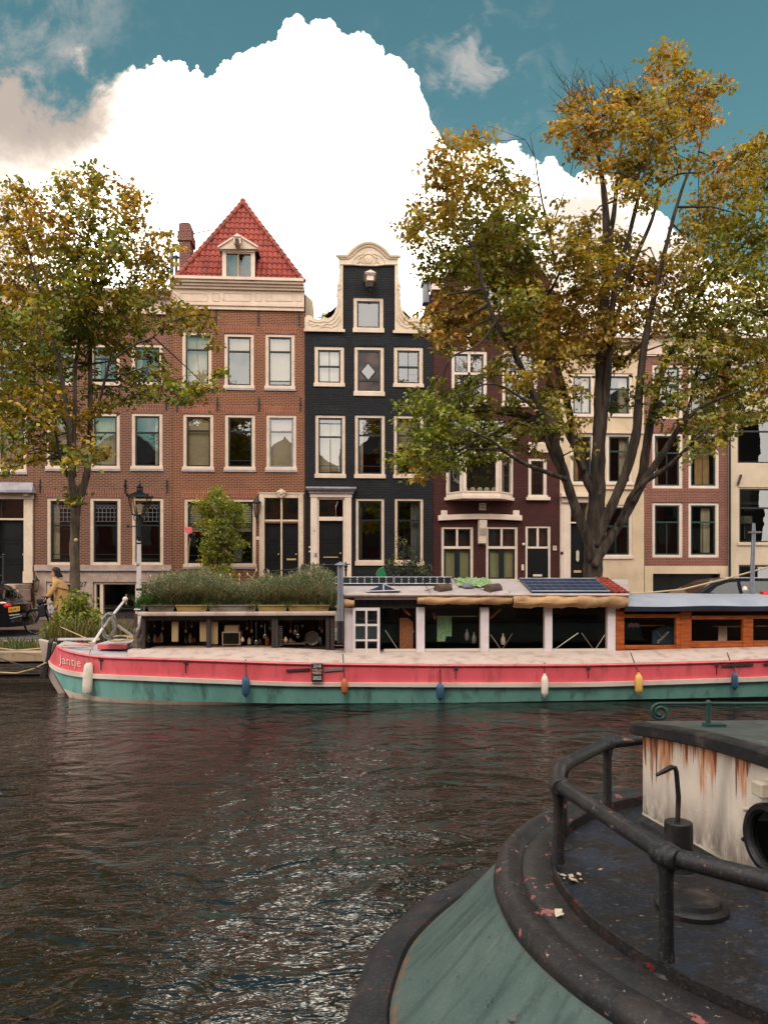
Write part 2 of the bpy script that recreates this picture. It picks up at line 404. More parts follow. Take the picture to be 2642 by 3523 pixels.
# foreground boat surfaces (laid out with the UVs of their own sheets)
def uvmat(name, fn, rough=.5, bump=.3):
    m, t, out = newmat(name); uv = t.N.new('ShaderNodeUVMap').outputs[0]; ob = t.N.new('ShaderNodeTexCoord').outputs['Object']
    col, rr, h = fn(t, uv, ob)
    finish_p(t, out, col, rr, t.bump(h, bump, .012), 0., .4)
def f_hull(t, uv, ob):
    st = t.noise(t.mapping(uv, (80, 1.0, 1)), 1.0, 5, .6, .3)     # streaks running down the plates
    bg = t.noise(ob, 3.0, 6, .6); fn = t.noise(ob, 60, 4)
    c = t.mix(t.ramp(bg, .3, .7), lin((86,104,98)), lin((70,90,86)))
    c = t.mix(t.math('MULTIPLY', t.ramp(st, .47, .66), .8), c, lin((52,70,67)))
    c = t.mix(t.math('MULTIPLY', t.ramp(t.noise(t.mapping(uv, (90, 1.2, 1)), 1.3, 4), .6, .8), .5), c, lin((136,130,108)))
    y = t.sep(uv)[1]
    e = t.math('MAXIMUM', t.ramp(y, .86, 1.0), t.ramp(y, .07, 0.0))
    rust = t.math('MULTIPLY', e, t.ramp(t.noise(ob, 11, 6, .65), .42, .62))
    c = t.mix(rust, c, lin((128,88,70)))
    c = t.mix(t.math('MULTIPLY', t.ramp(t.noise(ob, 90, 5, .7), .52, .7), .35), c, lin((128,140,132)))
    c = t.mix(t.math('MULTIPLY', t.ramp(t.noise(ob, 5, 7, .7, .5), .5, .66), .45), c, lin((58,76,74)))
    c = t.mix(t.ramp(t.noise(ob, 24, 5, .7), .64, .67), c, lin((44,54,52)))
    return c, t.math('ADD', .42, t.math('MULTIPLY', bg, .25)), t.math('ADD', t.math('MULTIPLY', bg, .8), t.math('MULTIPLY', fn, .12))
uvmat('hull_green', f_hull, bump=.5)
def chipped(base, base2, chip, chip2, amt, sc):
    def f(t, uv, ob):
        a = t.noise(ob, sc, 8, .68, .4); b = t.noise(ob, sc*2.4, 8, .7, .3); bg = t.noise(ob, 4, 5, .6)
        c = t.mix(t.ramp(bg, .3, .7), lin(base), lin(base2))
        c = t.mix(t.math('MULTIPLY', t.ramp(t.noise(ob, 16, 7, .7), .5, .66), .5), c, tuple(x*1.9 for x in lin(base)))
        c = t.mix(t.math('MULTIPLY', t.ramp(t.noise(ob, 6.5, 7, .7, .6), .47, .62), .5), c, lin((60,49,45)))
        c = t.mix(t.math('MULTIPLY', t.ramp(t.noise(ob, 75, 4, .6), .56, .7), .55), c, lin((92,86,84)))
        k1 = t.ramp(a, amt, amt+.02); k2 = t.ramp(b, amt+.03, amt+.05)
        c = t.mix(k1, c, lin(chip)); c = t.mix(k2, c, lin(chip2))
        h = t.math('SUBTRACT', t.math('ADD', t.math('MULTIPLY', bg, .5), t.math('MULTIPLY', t.noise(ob, 50, 5, .6), .35)), t.math('MULTIPLY', k1, .4))
        return c, t.math('ADD', .36, t.math('MULTIPLY', bg, .3)), h
    return f
uvmat('cap_black', chipped((44,40,41), (30,29,31), (150,92,86), (176,162,154), .615, 9), bump=.6)
uvmat('rim_black', chipped((34,35,40), (25,27,32), (130,76,70), (84,84,90), .63, 7), bump=.6)
uvmat('rail_black', chipped((38,37,39), (26,26,29), (170,104,98), (130,120,116), .625, 6), bump=.5)
uvmat('flange_red', chipped((32,29,30), (23,22,23), (140,34,31), (92,60, 42), .60, 13), bump=.6)
def f_deck(t, uv, ob):
    a = t.noise(ob, 5, 8, .66, .5); bg = t.noise(ob, 2.2, 5, .6); s = t.noise(t.mapping(ob, (2.2,3.6,1), (0,0,-.6)), 6, 9, .76, .6)
    c = t.mix(t.ramp(bg, .35, .65), lin((40,47,62)), lin((25,28,37)))
    c = t.mix(t.ramp(a, .44, .56), c, lin((32,27,25)))
    c = t.mix(t.math('MULTIPLY', t.ramp(s, .55, .66), .45), c, lin((104,100,100)))
    c = t.mix(t.ramp(t.noise(ob, 26, 6, .7), .64, .67), c, lin((150,128,104)))
    c = t.mix(t.math('MULTIPLY', t.ramp(t.noise(ob, 60, 6, .7), .52, .68), .5), c, lin((78,74,74)))
    return c, t.math('ADD', .5, t.math('MULTIPLY', a, .3)), t.math('ADD', t.math('MULTIPLY', a, .8), t.math('MULTIPLY', t.noise(ob, 45, 5, .65), .5))
uvmat('deck_blue', f_deck, bump=.4)
def f_cabin(t, uv, ob):
    u, v = t.sep(uv)[0], t.sep(uv)[1]
    bg = t.noise(ob, 3, 6, .6); c = t.mix(t.ramp(bg, .3, .7), lin((246,228,210)), lin((228,208,195)))
    n1 = t.noise(t.mapping(uv, (26, 1.0, 1)), 1.0, 5, .65); n2 = t.noise(t.mapping(uv, (60, .8, 1)), 1.0, 3, .6)
    clump = t.math('MAXIMUM', t.ramp(t.noise(t.mapping(uv, (5, 0.01, 1)), 1.0, 3), .42, .56), t.ramp(u, .74, .9))
    reach = t.math('MULTIPLY', t.math('MULTIPLY', t.ramp(n1, .3, .75), clump), .95)       # how far down each run reaches
    d = t.math('SUBTRACT', 1.0, v)
    drip = t.ramp(t.math('SUBTRACT', t.math('MULTIPLY', reach, .75), d), -.08, .2)
    c = t.mix(t.math('MULTIPLY', drip, .85), c, lin((214,128,58)))
    d2 = t.ramp(t.math('SUBTRACT', t.math('MULTIPLY', t.math('MULTIPLY', t.ramp(n2, .42, .75), clump), .62), d), -.01, .09)
    c = t.mix(t.math('MULTIPLY', d2, .9), c, lin((112,46,24)))
    gr = t.math('MULTIPLY', t.ramp(t.noise(t.mapping(uv, (13, .5, 1)), 1.0, 4), .52, .72), t.ramp(v, .02, .5))
    c = t.mix(t.math('MULTIPLY', gr, .5), c, lin((128,116,110)))
    low = t.math('MULTIPLY', t.ramp(v, .62, .0), t.ramp(t.noise(t.mapping(uv, (22, 2.2, 1)), 1.4, 9, .72), .30, .58))
    c = t.mix(t.math('MULTIPLY', low, .8), c, lin((70,62,46)))
    c = t.mix(t.ramp(t.noise(ob, 34, 6, .7), .665, .69), c, lin((52,46,42)))
    return c, .5, t.math('ADD', t.math('MULTIPLY', bg, .6), t.math('MULTIPLY', t.noise(ob, 70, 4), .2))
uvmat('cabin_rust', f_cabin, bump=.35)
uvmat('roof_green', chipped((70,78,76), (52,62,62), (34,32,32), (110,100,90), .6, 4), bump=.5)
pm('pipe_green', (46,78,72), (36,62,58), 6, .45, .3, 30)
pm('peel_white', (212,198,178), (186,170,150), 12, .7, .3)
def striped(name, c1, c2, freq):
    m, t, out = newmat(name); z = t.sep(t.N.new('ShaderNodeTexCoord').outputs['Object'])[2]
    w = t.math('FRACT', t.math('MULTIPLY', z, freq))
    finish_p(t, out, t.mix(t.ramp(w, .3, .7), lin(c1), lin(c2)), .7)
striped('venetian', (176,170,156), (104,100,92), 12.)
def stringed():
    m, t, out = newmat('post_wrapped'); o = t.sep(t.N.new('ShaderNodeTexCoord').outputs['Object'])
    n = t.noise(t.N.new('ShaderNodeTexCoord').outputs['Object'], 9, 5, .6)
    finish_p(t, out, t.mix(t.ramp(n, .58, .66), lin((216,204,198)), lin((92,84,86))), .7)
stringed()
# ---------------------------------------------------------------- camera
cam = bpy.data.cameras.new('camera'); co = bpy.data.objects.new('camera', cam); COL.objects.link(co)
co.location = (0, 0, EYE); co.rotation_euler = (R(90), 0, -TH)
cam.sensor_fit = 'VERTICAL'; cam.sensor_height = 36; cam.lens = F/3523*36
cam.shift_y = (HV - 1761.5)/3523; cam.clip_start = .05; cam.clip_end = 3000
SC.camera = co
SC.view_settings.view_transform = 'Standard'; SC.view_settings.look = 'None'; SC.view_settings.gamma = 1; SC.view_settings.exposure = EXPO
SC.render.engine = 'CYCLES'
SC.cycles.use_denoising = True
try: SC.cycles.denoiser = 'OPENIMAGEDENOISE'
except Exception: pass
SC.cycles.max_bounces = 6; SC.cycles.diffuse_bounces = 3; SC.cycles.glossy_bounces = 4; SC.cycles.transparent_max_bounces = 12; SC.cycles.transmission_bounces = 4
SC.cycles.caustics_reflective = False; SC.cycles.caustics_refractive = False; SC.cycles.sample_clamp_indirect = 6
# ---------------------------------------------------------------- daylight: veiled sun behind the camera's right shoulder
SUN_EL, SUN_AZ = R(47), R(196)     # azimuth from +y, clockwise
sd = bpy.data.lights.new('sun', 'SUN'); sd.energy = SUN_E; sd.angle = R(14); sd.color = (1.0, .93, .83)
so = bpy.data.objects.new('sun', sd); COL.objects.link(so)
sv = Vector((math.sin(SUN_AZ)*math.cos(SUN_EL), math.cos(SUN_AZ)*math.cos(SUN_EL), math.sin(SUN_EL)))
so.rotation_euler = (-sv).to_track_quat('-Z', 'Y').to_euler()
# ---------------------------------------------------------------- sky with its clouds
W = bpy.data.worlds.new('World'); SC.world = W; W.use_nodes = True; W.node_tree.nodes.clear()
t = NT(W.node_tree)
wo = t.N.new('ShaderNodeOutputWorld'); bg = t.N.new('ShaderNodeBackground'); t.L.new(bg.outputs[0], wo.inputs[0])
sky = t.N.new('ShaderNodeTexSky'); sky.sky_type = 'NISHITA'; sky.sun_disc = False; sky.sun_elevation = SUN_EL; sky.sun_rotation = SUN_AZ
sky.air_density = 1.3; sky.dust_density = .6; sky.ozone_density = 1.5
D = t.N.new('ShaderNodeTexCoord').outputs['Generated']; dx, dy_, dz = t.sep(D)
def lincomb(a, b): return t.math('ADD', t.math('MULTIPLY', dx, a), t.math('MULTIPLY', dy_, b))
fr, rt = lincomb(ST, CT), lincomb(CT, -ST)
frc = t.math('MAXIMUM', fr, .03)
U = t.math('ADD', t.math('MULTIPLY', t.math('DIVIDE', rt, frc), F/1000), CU/1000)
V = t.math('SUBTRACT', HV/1000, t.math('MULTIPLY', t.math('DIVIDE', dz, frc), F/1000))
P = t.xyz(U, V, 0.0)
# the outline of the great cloud: height over azimuth, roughened by billows of three sizes
pts = [(-2,.62),(-1.2,.5),(-.6,.36),(-.2,.24),(.05,.22),(.15,.27),(.3,.2),(.39,.243),(.44,.232),(.515,.222),(.53,.2),(.56,.192),(.6,.213),(.632,.209),(.65,.236),(.688,.226),(.703,.25),(.72,.295),(.728,.255),
       (.76,.212),(.83,.172),(.9,.15),(.962,.128),(.972,.07),(1.01,.042),(1.045,.052),(1.058,.08),(1.1,.062),(1.14,.064),(1.165,.092),(1.2,.114),(1.24,.1),(1.272,.112),(1.31,.16),(1.39,.207),
       (1.43,.235),(1.452,.3),(1.468,.365),(1.488,.385),(1.5,.46),(1.55,.52),(1.62,.5),(1.737,.493),(1.785,.482),(1.82,.545),(1.87,.558),(1.905,.525),(1.93,.555),(1.95,.6),(2.05,.57),(2.15,.62),(2.25,.7),(2.35,.82),(2.45,.9),(2.65,.97),(3.2,1.05),(5,1.2)]
fc = t.N.new('ShaderNodeFloatCurve'); cv = fc.mapping.curves[0]
fc.mapping.use_clip = True
for i, (a, b) in enumerate(pts):
    x, y = (a+2)/7, b/2
    if i == 0: p = cv.points[0]; p.location = (x, y)
    elif i == len(pts)-1: p = cv.points[len(cv.points)-1]; p.location = (x, y)
    else: p = cv.points.new(x, y)
for p in cv.points: p.handle_type = 'VECTOR'
fc.mapping.update()
left = t.ramp(U, .46, .30)
nA = t.noise(P, 14, 3, .6); nB = t.noise(P, 14.7, 3, .6)
Uw = t.math('ADD', U, t.math('MULTIPLY', t.math('SUBTRACT', nA, .5), .05))
t.L.new(t.math('DIVIDE', t.math('ADD', Uw, 2.0), 7.0), fc.inputs['Value'])
bound = t.math('MULTIPLY', fc.outputs[0], 2.0)
def vor(sc):
    nd = t.N.new('ShaderNodeTexVoronoi'); nd.feature = 'SMOOTH_F1'; nd.inputs['Scale'].default_value = sc; nd.inputs['Smoothness'].default_value = .25; t.L.new(P, nd.inputs['Vector']); return nd.outputs['Distance']
Vw = t.math('ADD', V, t.math('MULTIPLY', t.math('SUBTRACT', .45, vor(24)), .034))
Vw = t.math('ADD', Vw, t.math('MULTIPLY', t.math('SUBTRACT', .45, vor(55)), .018))
fb5 = t.noise(P, 4.2, 9, .62, .25)
Vw = t.math('ADD', Vw, t.math('MULTIPLY', t.math('MULTIPLY', t.math('SUBTRACT', fb5, .47), left), .85))
d = t.math('SUBTRACT', Vw, bound)
soft = t.math('ADD', .011, t.math('MULTIPLY', left, .16))
mask = t.ramp(t.math('DIVIDE', d, soft), 0., 1.)
def gauss(cx, cy, rx, ry):
    a = t.math('DIVIDE', t.math('SUBTRACT', U, cx), rx); b = t.math('DIVIDE', t.math('SUBTRACT', V, cy), ry)
    return t.math('POWER', 2.718, t.math('MULTIPLY', t.math('ADD', t.math('MULTIPLY', a, a), t.math('MULTIPLY', b, b)), -1.0))
w1 = t.math('MULTIPLY', t.ramp(t.math('ADD', t.noise(P, 6.5, 9, .64, .9), t.math('MULTIPLY', gauss(1.62, .23, .13, .22), .13)), .52, .78), gauss(1.62, .25, .22, .24))
w2 = t.math('MULTIPLY', t.ramp(t.math('ADD', fb5, t.math('MULTIPLY', gauss(.2, .1, .3, .22), .12)), .48, .74), gauss(.12, .08, .32, .3))
w3 = t.math('MULTIPLY', t.ramp(t.noise(P, 7, 8, .6, .3), .48, .75), gauss(1.74, .44, .16, .1))
wisp = t.math('MULTIPLY', t.math('MAXIMUM', t.math('MAXIMUM', t.math('MULTIPLY', w1, .75), t.math('MULTIPLY', w2, .65)), t.math('MULTIPLY', w3, .7)), 1.0, clamp=True)
blue = t.mix(1.0, sky.outputs[0], (SKY_K*SKYC[0], SKY_K*SKYC[1], SKY_K*SKYC[2]), 'MULTIPLY')
# thin grey part of the cloud on the left, thick white body elsewhere
thin = t.math('MULTIPLY', t.ramp(t.math('ADD', U, t.math('MULTIPLY', t.math('SUBTRACT', fb5, .5), .5)),   .66, .22), t.ramp(t.math('ADD', V, t.math('MULTIPLY', t.math('SUBTRACT', fb5, .5), .3)), .80, .42))
side = t.math('MULTIPLY', t.ramp(U, .40, -.05), .72)
thin = t.math('MAXIMUM', thin, side)
thin = t.math('MAXIMUM', thin, t.math('MULTIPLY', t.math('MULTIPLY', t.ramp(U, 1.62, 1.95), t.ramp(fb5, .30, .62)), .72))
thin = t.math('MAXIMUM', thin, t.math('MULTIPLY', t.ramp(t.noise(P, 2.6, 6, .6, .3), .52, .72), .80))
rad = t.math('MULTIPLY', t.math('POWER', CLOUD/.66, t.math('SUBTRACT', 1.0, thin)), .66)
tint = t.mix(thin, (1.0, .92, .78), (1.0, .84, .73))
vm = t.N.new('ShaderNodeVectorMath'); vm.operation = 'SCALE'; t.L.new(tint, vm.inputs[0]); t.L.new(rad, vm.inputs['Scale']); body = vm.outputs[0]
front = t.mix(mask, t.mix(wisp, blue, (.74, .68, .64)), body)
# behind and overhead: broken cloud
nb = t.noise(D, 2.1, 7, .58, .3)
bm = t.ramp(nb, .33, .46)
back = t.mix(bm, blue, t.mix(t.noise(D, 4, 4), (BACK*.8, BACK*.76, BACK*.71), (BACK*1.2, BACK*1.13, BACK*1.04)))
col = t.mix(t.ramp(fr, .08, .3), back, front)
t.L.new(col, bg.inputs['Color']); bg.inputs['Strength'].default_value = 1.0
# ---------------------------------------------------------------- ground, quays, water
g = MB(); g.box(-400, 400, 16.75, 700, -3, 0); tag(g.build('ground', 'brick_paving'), kind='structure')
g = MB(); g.box(-400, 400, 18.75, 22.4, 0, .004); tag(g.build('road', 'asphalt'), kind='structure')
g = MB(); g.box(-400, 400, 22.4, 22.55, 0, .1); tag(g.build('kerb', 'kerb'), kind='structure')
g = MB(); g.box(-400, 400, 18.6, 18.75, 0, .1); g.box(-400, 400, 16.8, 18.6, 0, .06, 1); tag(g.build('verge', ['kerb', 'soil']), kind='structure')
g = MB(); g.quad((-400,-.2,WATER), (400,-.2,WATER), (400,16.9,WATER), (-400,16.9,WATER)); tag(g.build('water', 'water'), kind='structure')
g = MB(); g.box(-400, 400, 16.5, 16.745, -3, -.16); g.box(-400, 400, 16.42, 16.49, -.42, -.2)
qw = g.build('quay_wall', 'brick_quay', loc=(0,16.5,-.6)); tag(qw, 'dark brick quay wall rising from the water behind the moored houseboat', 'quay wall')
g = MB(); g.box(-400, 400, 16.38, 16.8, -.16, .04); g.build('coping', 'timber_coping', qw, bevel=.02)
g = MB()
for k in range(-6, 6): g.tube([(k*3.1-8, 16.4, -.9), (k*3.1-8, 16.4, -.3)], .07, 8)
g.build('fender_pile', 'wood_dark', qw)
g = MB(); g.box(-400, 400, -60, .05, -3, 0); tag(g.build('pavement', 'brick_paving'), kind='structure')
FY = 29.5
def grid_wall(mb, x0, x1, z0, z1, holes, Y, depth=.3, m=0):
    xs = sorted({x0, x1, *[h[0] for h in holes], *[h[1] for h in holes]}); zs = sorted({z0, z1, *[h[2] for h in holes], *[h[3] for h in holes]})
    xs = [x for x in xs if x0-1e-6 <= x <= x1+1e-6]; zs = [z for z in zs if z0-1e-6 <= z <= z1+1e-6]
    for i in range(len(xs)-1):
        for j in range(len(zs)-1):
            cx, cz = (xs[i]+xs[i+1])/2, (zs[j]+zs[j+1])/2
            if any(h[0] < cx < h[1] and h[2] < cz < h[3] for h in holes): continue
            mb.quad((xs[i],Y,zs[j]), (xs[i+1],Y,zs[j]), (xs[i+1],Y,zs[j+1]), (xs[i],Y,zs[j+1]), m)
    for a, b, c, d in holes: reveal(mb, a, b, c, d, Y, depth, m)
def reveal(mb, a, b, c, d, Y, depth=.3, m=0):
    e = Y + depth
    mb.quad((a,Y,c),(a,Y,d),(a,e,d),(a,e,c),m); mb.quad((b,Y,d),(b,Y,c),(b,e,c),(b,e,d),m)
    mb.quad((a,Y,d),(b,Y,d),(b,e,d),(a,e,d),m); mb.quad((b,Y,c),(a,Y,c),(a,e,c),(b,e,c),m)
class House:
    def __init__(s, name, u0, u1, vtop, label, dy=0.0, cat='house', z0=0.0):
        s.Y = FY + dy; s.u0, s.u1 = u0, u1
        s.x0, s.x1, _, s.z1 = rect(u0, 2100, u1, vtop, s.Y); s.z0 = z0
        s.z1 = at((u0+u1)/2, vtop, s.Y).z
        s.root = empty(name, ((s.x0+s.x1)/2, s.Y, z0), label, cat); s.holes = []
    def r(s, u0, v0, u1, v1): return rect(u0, v0, u1, v1, s.Y)
    def z(s, u, v): return at(u, v, s.Y).z
    def x(s, u): return at(u, 1900, s.Y).x
    def p(s, u, v): q = at(u, v, s.Y); return (q.x, q.z)
    def window(s, u0, v0, u1, v1, rail=.36, vbars=(), sash='dark_sash', frame='cream', fw=.105, curtains=(), sill=True, lintel=None, arch=None, rails=(), stone=False, sw=.055, open_bottom=0, extra=None, tilt=None, sills=.13, glz='pane_glass', name='window', upper=()):
        x0, x1, z0, z1 = s.r(u0, v0, u1, v1); Y = s.Y
        s.holes.append((x0, x1, z0, z1))
        f = MB(); y0, y1 = Y+.035, Y+.17
        zb = z0 + (sills if sill else fw)
        f.box(x0+.002, x0+fw, y0, y1, z0+.002, z1-.002); f.box(x1-fw, x1-.002, y0, y1, z0+.002, z1-.002)
        f.box(x0+fw, x1-fw, y0+.001, y1, z1-fw, z1-.002); f.box(x0+fw, x1-fw, y0+.001, y1, z0+.002, zb)
        # inner moulding
        g = .022
        f.box(x0+fw, x0+fw+g, y0+.03, y1-.01, zb, z1-fw); f.box(x1-fw-g, x1-fw, y0+.03, y1-.01, zb, z1-fw)
        w = f.build(name, frame, s.root)
        if sill:
            q = MB(); q.box(x0-.03, x1+.03, Y-.055, Y+.034, z0-.01, z0+sills*.8); q.build('sill', frame, w, bevel=.008)
            if stone:
                q = MB(); q.box(x0-.05, x1+.05, Y-.05, Y+.03, z0-.075, z0-.012); q.build('stone_sill', 'bluestone', w)
        a, b, c, d = x0+fw+g, x1-fw-g, zb, z1-fw
        q = MB(); ys, ye = Y+.075, Y+.125
        q.box(a, a+sw, ys, ye, c, d); q.box(b-sw, b, ys, ye, c, d); q.box(a+sw, b-sw, ys, ye, d-sw, d); q.box(a+sw, b-sw, ys, ye, c, c+sw)
        zr = None
        if rail is not None:
            zr = d - (d-c)*rail; q.box(a+sw, b-sw, ys-.012, ye, zr-.03, zr+.03)
        for k in rails:
            zz = d - (d-c)*k; q.box(a+sw, b-sw, ys+.01, ye-.01, zz-.012, zz+.012)
        for k in vbars:
            kk = k if not isinstance(k, tuple) else k[0]; lo, hi = (0, 1) if not isinstance(k, tuple) else k[1:]
            xx = a+sw + (b-a-2*sw)*kk; q.box(xx-.013, xx+.013, ys+.01, ye-.01, d-sw-(d-c-2*sw)*hi, d-sw-(d-c-2*sw)*lo)
        q.build('sash', sash, w)
        q = MB(); yp = Y+.115; panes = [(a+.01, b-.01, c+.01, d-.01)] if zr is None else [(a+.01,b-.01,c+.01,zr),(a+.01,b-.01,zr,d-.01)]
        for (pa, pb, pc, pd) in panes:
            tx, tz = (random.uniform(-.006,.006), random.uniform(-.006,.006)) if tilt is None else tilt
            q.quad((pa, yp-tx, pc-0), (pb, yp+tx, pc), (pb, yp+tx+tz, pd), (pa, yp-tx+tz, pd))
        q.build('pane', glz, w)
        for cu in curtains:
            kind, fa, fb_, mat_ = cu[:4]; lo, hi = cu[4:6] if len(cu) > 4 else (0., 1.)
            xa, xb = a + (b-a)*fa, a + (b-a)*fb_; zt, zl = d-(d-c)*lo, d-(d-c)*hi; yc = Y+.26
            q = MB()
            if kind == 'drape':
                n = max(8, int(abs(xb-xa)/.035)); rows = []
                for zz, k in ((zl, 1.), ((zl+zt)/2, .92), (zt, .98)):
                    rows.append([(xa+(xb-xa)*i/n, yc + .028*math.sin(i*1.9+k)+.012*math.sin(i*.7+zz), zz) for i in range(n+1)])
                q.loft(rows, uv=False); nm = 'curtain'
            else:
                q.box(xa, xb, yc-.06, yc-.05, zl, zt); nm = 'blind'
            q.build(nm, mat_, w, smooth=(kind == 'drape'), auto=False)
        if lintel:
            lz, h, e = z1 + .01, .30, .11
            q = MB(); n = 8; xm, hw = (x0+x1)/2, (x1-x0)/2+.03
            top = [(xm + (hw+e)*(2*i/n-1), lz + h + .05*(1-(2*i/n-1)**2)) for i in range(n+1)]
            bot = [(xm + hw*(2*i/n-1), lz + .03*(1-(2*i/n-1)**2)) for i in range(n, -1, -1)]
            q.prism(top + bot, Y-.005, Y+.02); q.build('lintel', lintel, w)
        return w
    def finish(s, mat_, roof='slate', depth=9., upper=None, mats2=None, flat=True, x0=None, x1=None):
        mb = MB(); Y = s.Y; mats = [mat_, 'interior'] + (mats2 or [])
        grid_wall(mb, s.x0+.004, s.x1-.004, s.z0, s.z1, [h for h in s.holes if h[3] <= s.z1+1e-6], Y)
        a, b, e = s.x0+.004, s.x1-.004, Y+depth
        for x, fl in ((a, 0), (b, 1)):
            q = [(x,Y,s.z0),(x,Y,s.z1),(x,e,s.z1),(x,e,s.z0)]; mb.quad(*(q if not fl else q[::-1]))
        mb.quad((b,e,s.z0),(a,e,s.z0),(a,e,s.z1),(b,e,s.z1))
        mb.quad((a,Y,s.z1),(b,Y,s.z1),(b,e,s.z1),(a,e,s.z1))
        mb.quad((a+.02,Y+2.6,s.z0),(b-.02,Y+2.6,s.z0),(b-.02,Y+2.6,s.z1-.02),(a+.02,Y+2.6,s.z1-.02), 1)
        for k in (1.5, 4.6, 8.0, 11.0):
            if s.z0+.3 < k < s.z1-.3: mb.box(a+.02, b-.02, Y+.31, Y+2.59, k-.1, k, 1)
        if upper: upper(mb)
        s.wall = mb.build('wall', mats, s.root); return s.wall
    def bx(s, name, mat_, u0, v0, u1, v1, out=.05, inn=.0, bevel=0, parent=None):
        x0, x1, z0, z1 = s.r(u0, v0, u1, v1); q = MB(); q.box(x0, x1, s.Y-out, s.Y-inn if inn > 0 else s.Y-.001, z0, z1)
        return q.build(name, mat_, parent or s.root, bevel=bevel)
    def anchors(s, us, v0, v1):
        for u in us:
            x0, x1, z0, z1 = s.r(u-2, v0, u+2, v1); q = MB()
            q.box(x0, x1, s.Y-.035, s.Y-.003, z0, z1); q.box(x0-.02, x1+.02, s.Y-.05, s.Y-.036, (z0+z1)/2-.03, (z0+z1)/2+.03)
            q.build('wall_anchor', 'iron', s.root)
    def cornice(s, name, mat_, steps, u0=None, u1=None, ext=.0):
        """steps: (v_top, v_bottom, projection)"""
        q = MB(); u0 = s.u0 if u0 is None else u0; u1 = s.u1 if u1 is None else u1
        for (va, vb, o) in steps:
            x0, x1, z0, z1 = s.r(u0, va, u1, vb); q.box(x0-ext*o, x1+ext*o, s.Y-o, s.Y-.001, z0+.001, z1-.001)
        return q.build(name, mat_, s.root)
def door(h, u0, v0, u1, v1, mat_='black_paint', panels=3, knob=True, setback=.16, slot=None):
    x0, x1, z0, z1 = h.r(u0, v0, u1, v1); h.holes.append((x0, x1, z0, z1)); Y = h.Y+setback
    q = MB(); q.box(x0+.002, x1-.002, Y, Y+.06, z0+.002, z1-.002)
    hh = (z1-z0)/panels
    for k in range(panels):
        za, zb = z0+hh*k+.09, z0+hh*(k+1)-.07
        for (a, b, c, d) in ((x0+.1, x1-.1, zb, zb+.03), (x0+.1, x1-.1, za-.03, za), (x0+.1, x0+.13, za, zb), (x1-.13, x1-.1, za, zb)): q.box(a, b, Y-.02, Y-.001, c, d)
        q.box(x0+.17, x1-.17, Y-.012, Y-.001, za+.04, zb-.04)
    d = q.build('door', mat_, h.root)
    if knob:
        q = MB(); q.ball((x1-.09, Y-.05, z0+(z1-z0)*.46), .035); q.tube([(x1-.09,Y-.03,z0+(z1-z0)*.46),(x1-.09,Y,z0+(z1-z0)*.46)], .015); q.build('handle', 'letterbox', d, smooth=True)
    if slot:
        a, b, c, e = h.r(*slot); q = MB(); q.box(a, b, Y-.03, Y-.022, c, e); q.build('letter_slot', 'letterbox', d)
    return d
def lantern(parent, c, s_=1.):
    x, y, z = c; q = MB()
    q.tube([(x,y+.14*s_,z-.45*s_),(x,y,z-.42*s_),(x,y,z-.3*s_)], .018*s_, 6); q.lathe([(.05*s_,-.3*s_),(.07*s_,-.27*s_),(.05*s_,-.25*s_)], c, 6)
    q.lathe([(.135*s_,.12*s_),(.14*s_,.15*s_),(.06*s_,.24*s_),(.035*s_,.29*s_),(.012*s_,.36*s_)], c, 6)
    for k in range(6):
        a = math.pi*k/3; q.tube([(x+.065*s_*math.cos(a),y+.065*s_*math.sin(a),z-.25*s_),(x+.13*s_*math.cos(a),y+.13*s_*math.sin(a),z+.13*s_)], .009*s_, 4)
    l = q.build('wall_lantern', 'iron', parent); g = MB(); g.lathe([(.058*s_,-.24*s_),(.122*s_,.12*s_)], c, 6); g.build('lantern_glass', 'lamp_glass', l)
    return l
DR = 'drape'
# ======================================================== far left house
h = House('brick_house', -330, 122, 1075, 'brown brick house at the far left edge, front door under a grey hood', .04)
for (u0, u1) in ((-12, 92), (-200, -96)):
    h.window(u0, 1410, u1, 1625, .3, curtains=((DR, 0, 1, 'curtain_cream'),), lintel='brick_brown_lintel', stone=True)
    h.window(u0, 1150, u1, 1345, .3, curtains=((DR, .5, 1, 'curtain_cream'),), lintel='brick_brown_lintel', stone=True)
door(h, -6, 1790, 86, 2008, panels=3)
x0, x1, z0, z1 = h.r(-6, 1718, 86, 1783); h.holes.append((x0,x1,z0,z1)); q = MB(); q.quad((x0,h.Y+.14,z0),(x1,h.Y+.14,z0),(x1,h.Y+.14,z1),(x0,h.Y+.14,z1)); q.build('fanlight', 'pane_glass', h.root)
q = MB()
for (a, b, c, d, o) in ((86,1718,117,1966,.1),(-40,1718,-6,1966,.1),(-6,1783,86,1790,.03),(-44,1690,120,1718,.12),(84,1966,119,2006,.13),(-44,1966,-6,2006,.13)):
    x0,x1,z0,z1 = h.r(a,b,c,d); q.box(x0,x1,h.Y-o,h.Y-.001,z0+.001,z1-.001)
q.build('door_surround', 'cream_stone', h.root, bevel=.012)
q = MB(); x0,x1,z0,z1 = h.r(-60,1660,128,1690); q.add([(x0,h.Y-.45,z0),(x1,h.Y-.45,z0),(x1-.12,h.Y-.04,z1),(x0+.12,h.Y-.04,z1),(x0,h.Y-.45,z0-.09),(x1,h.Y-.45,z0-.09),(x1,h.Y,z0-.09),(x0,h.Y,z0-.09)],[(0,1,2,3),(4,5,1,0),(1,5,6,2),(4,0,3,7),(7,6,5,4)])
q.build('door_hood', 'lead', h.root)
h.bx('house_corbel', 'cream_stone', 92, 1690, 108, 1708, .3)
h.cornice('cornice', 'cream', ((985,1000,.35),(1000,1010,.22),(1010,1062,.08),(1062,1075,.14)))
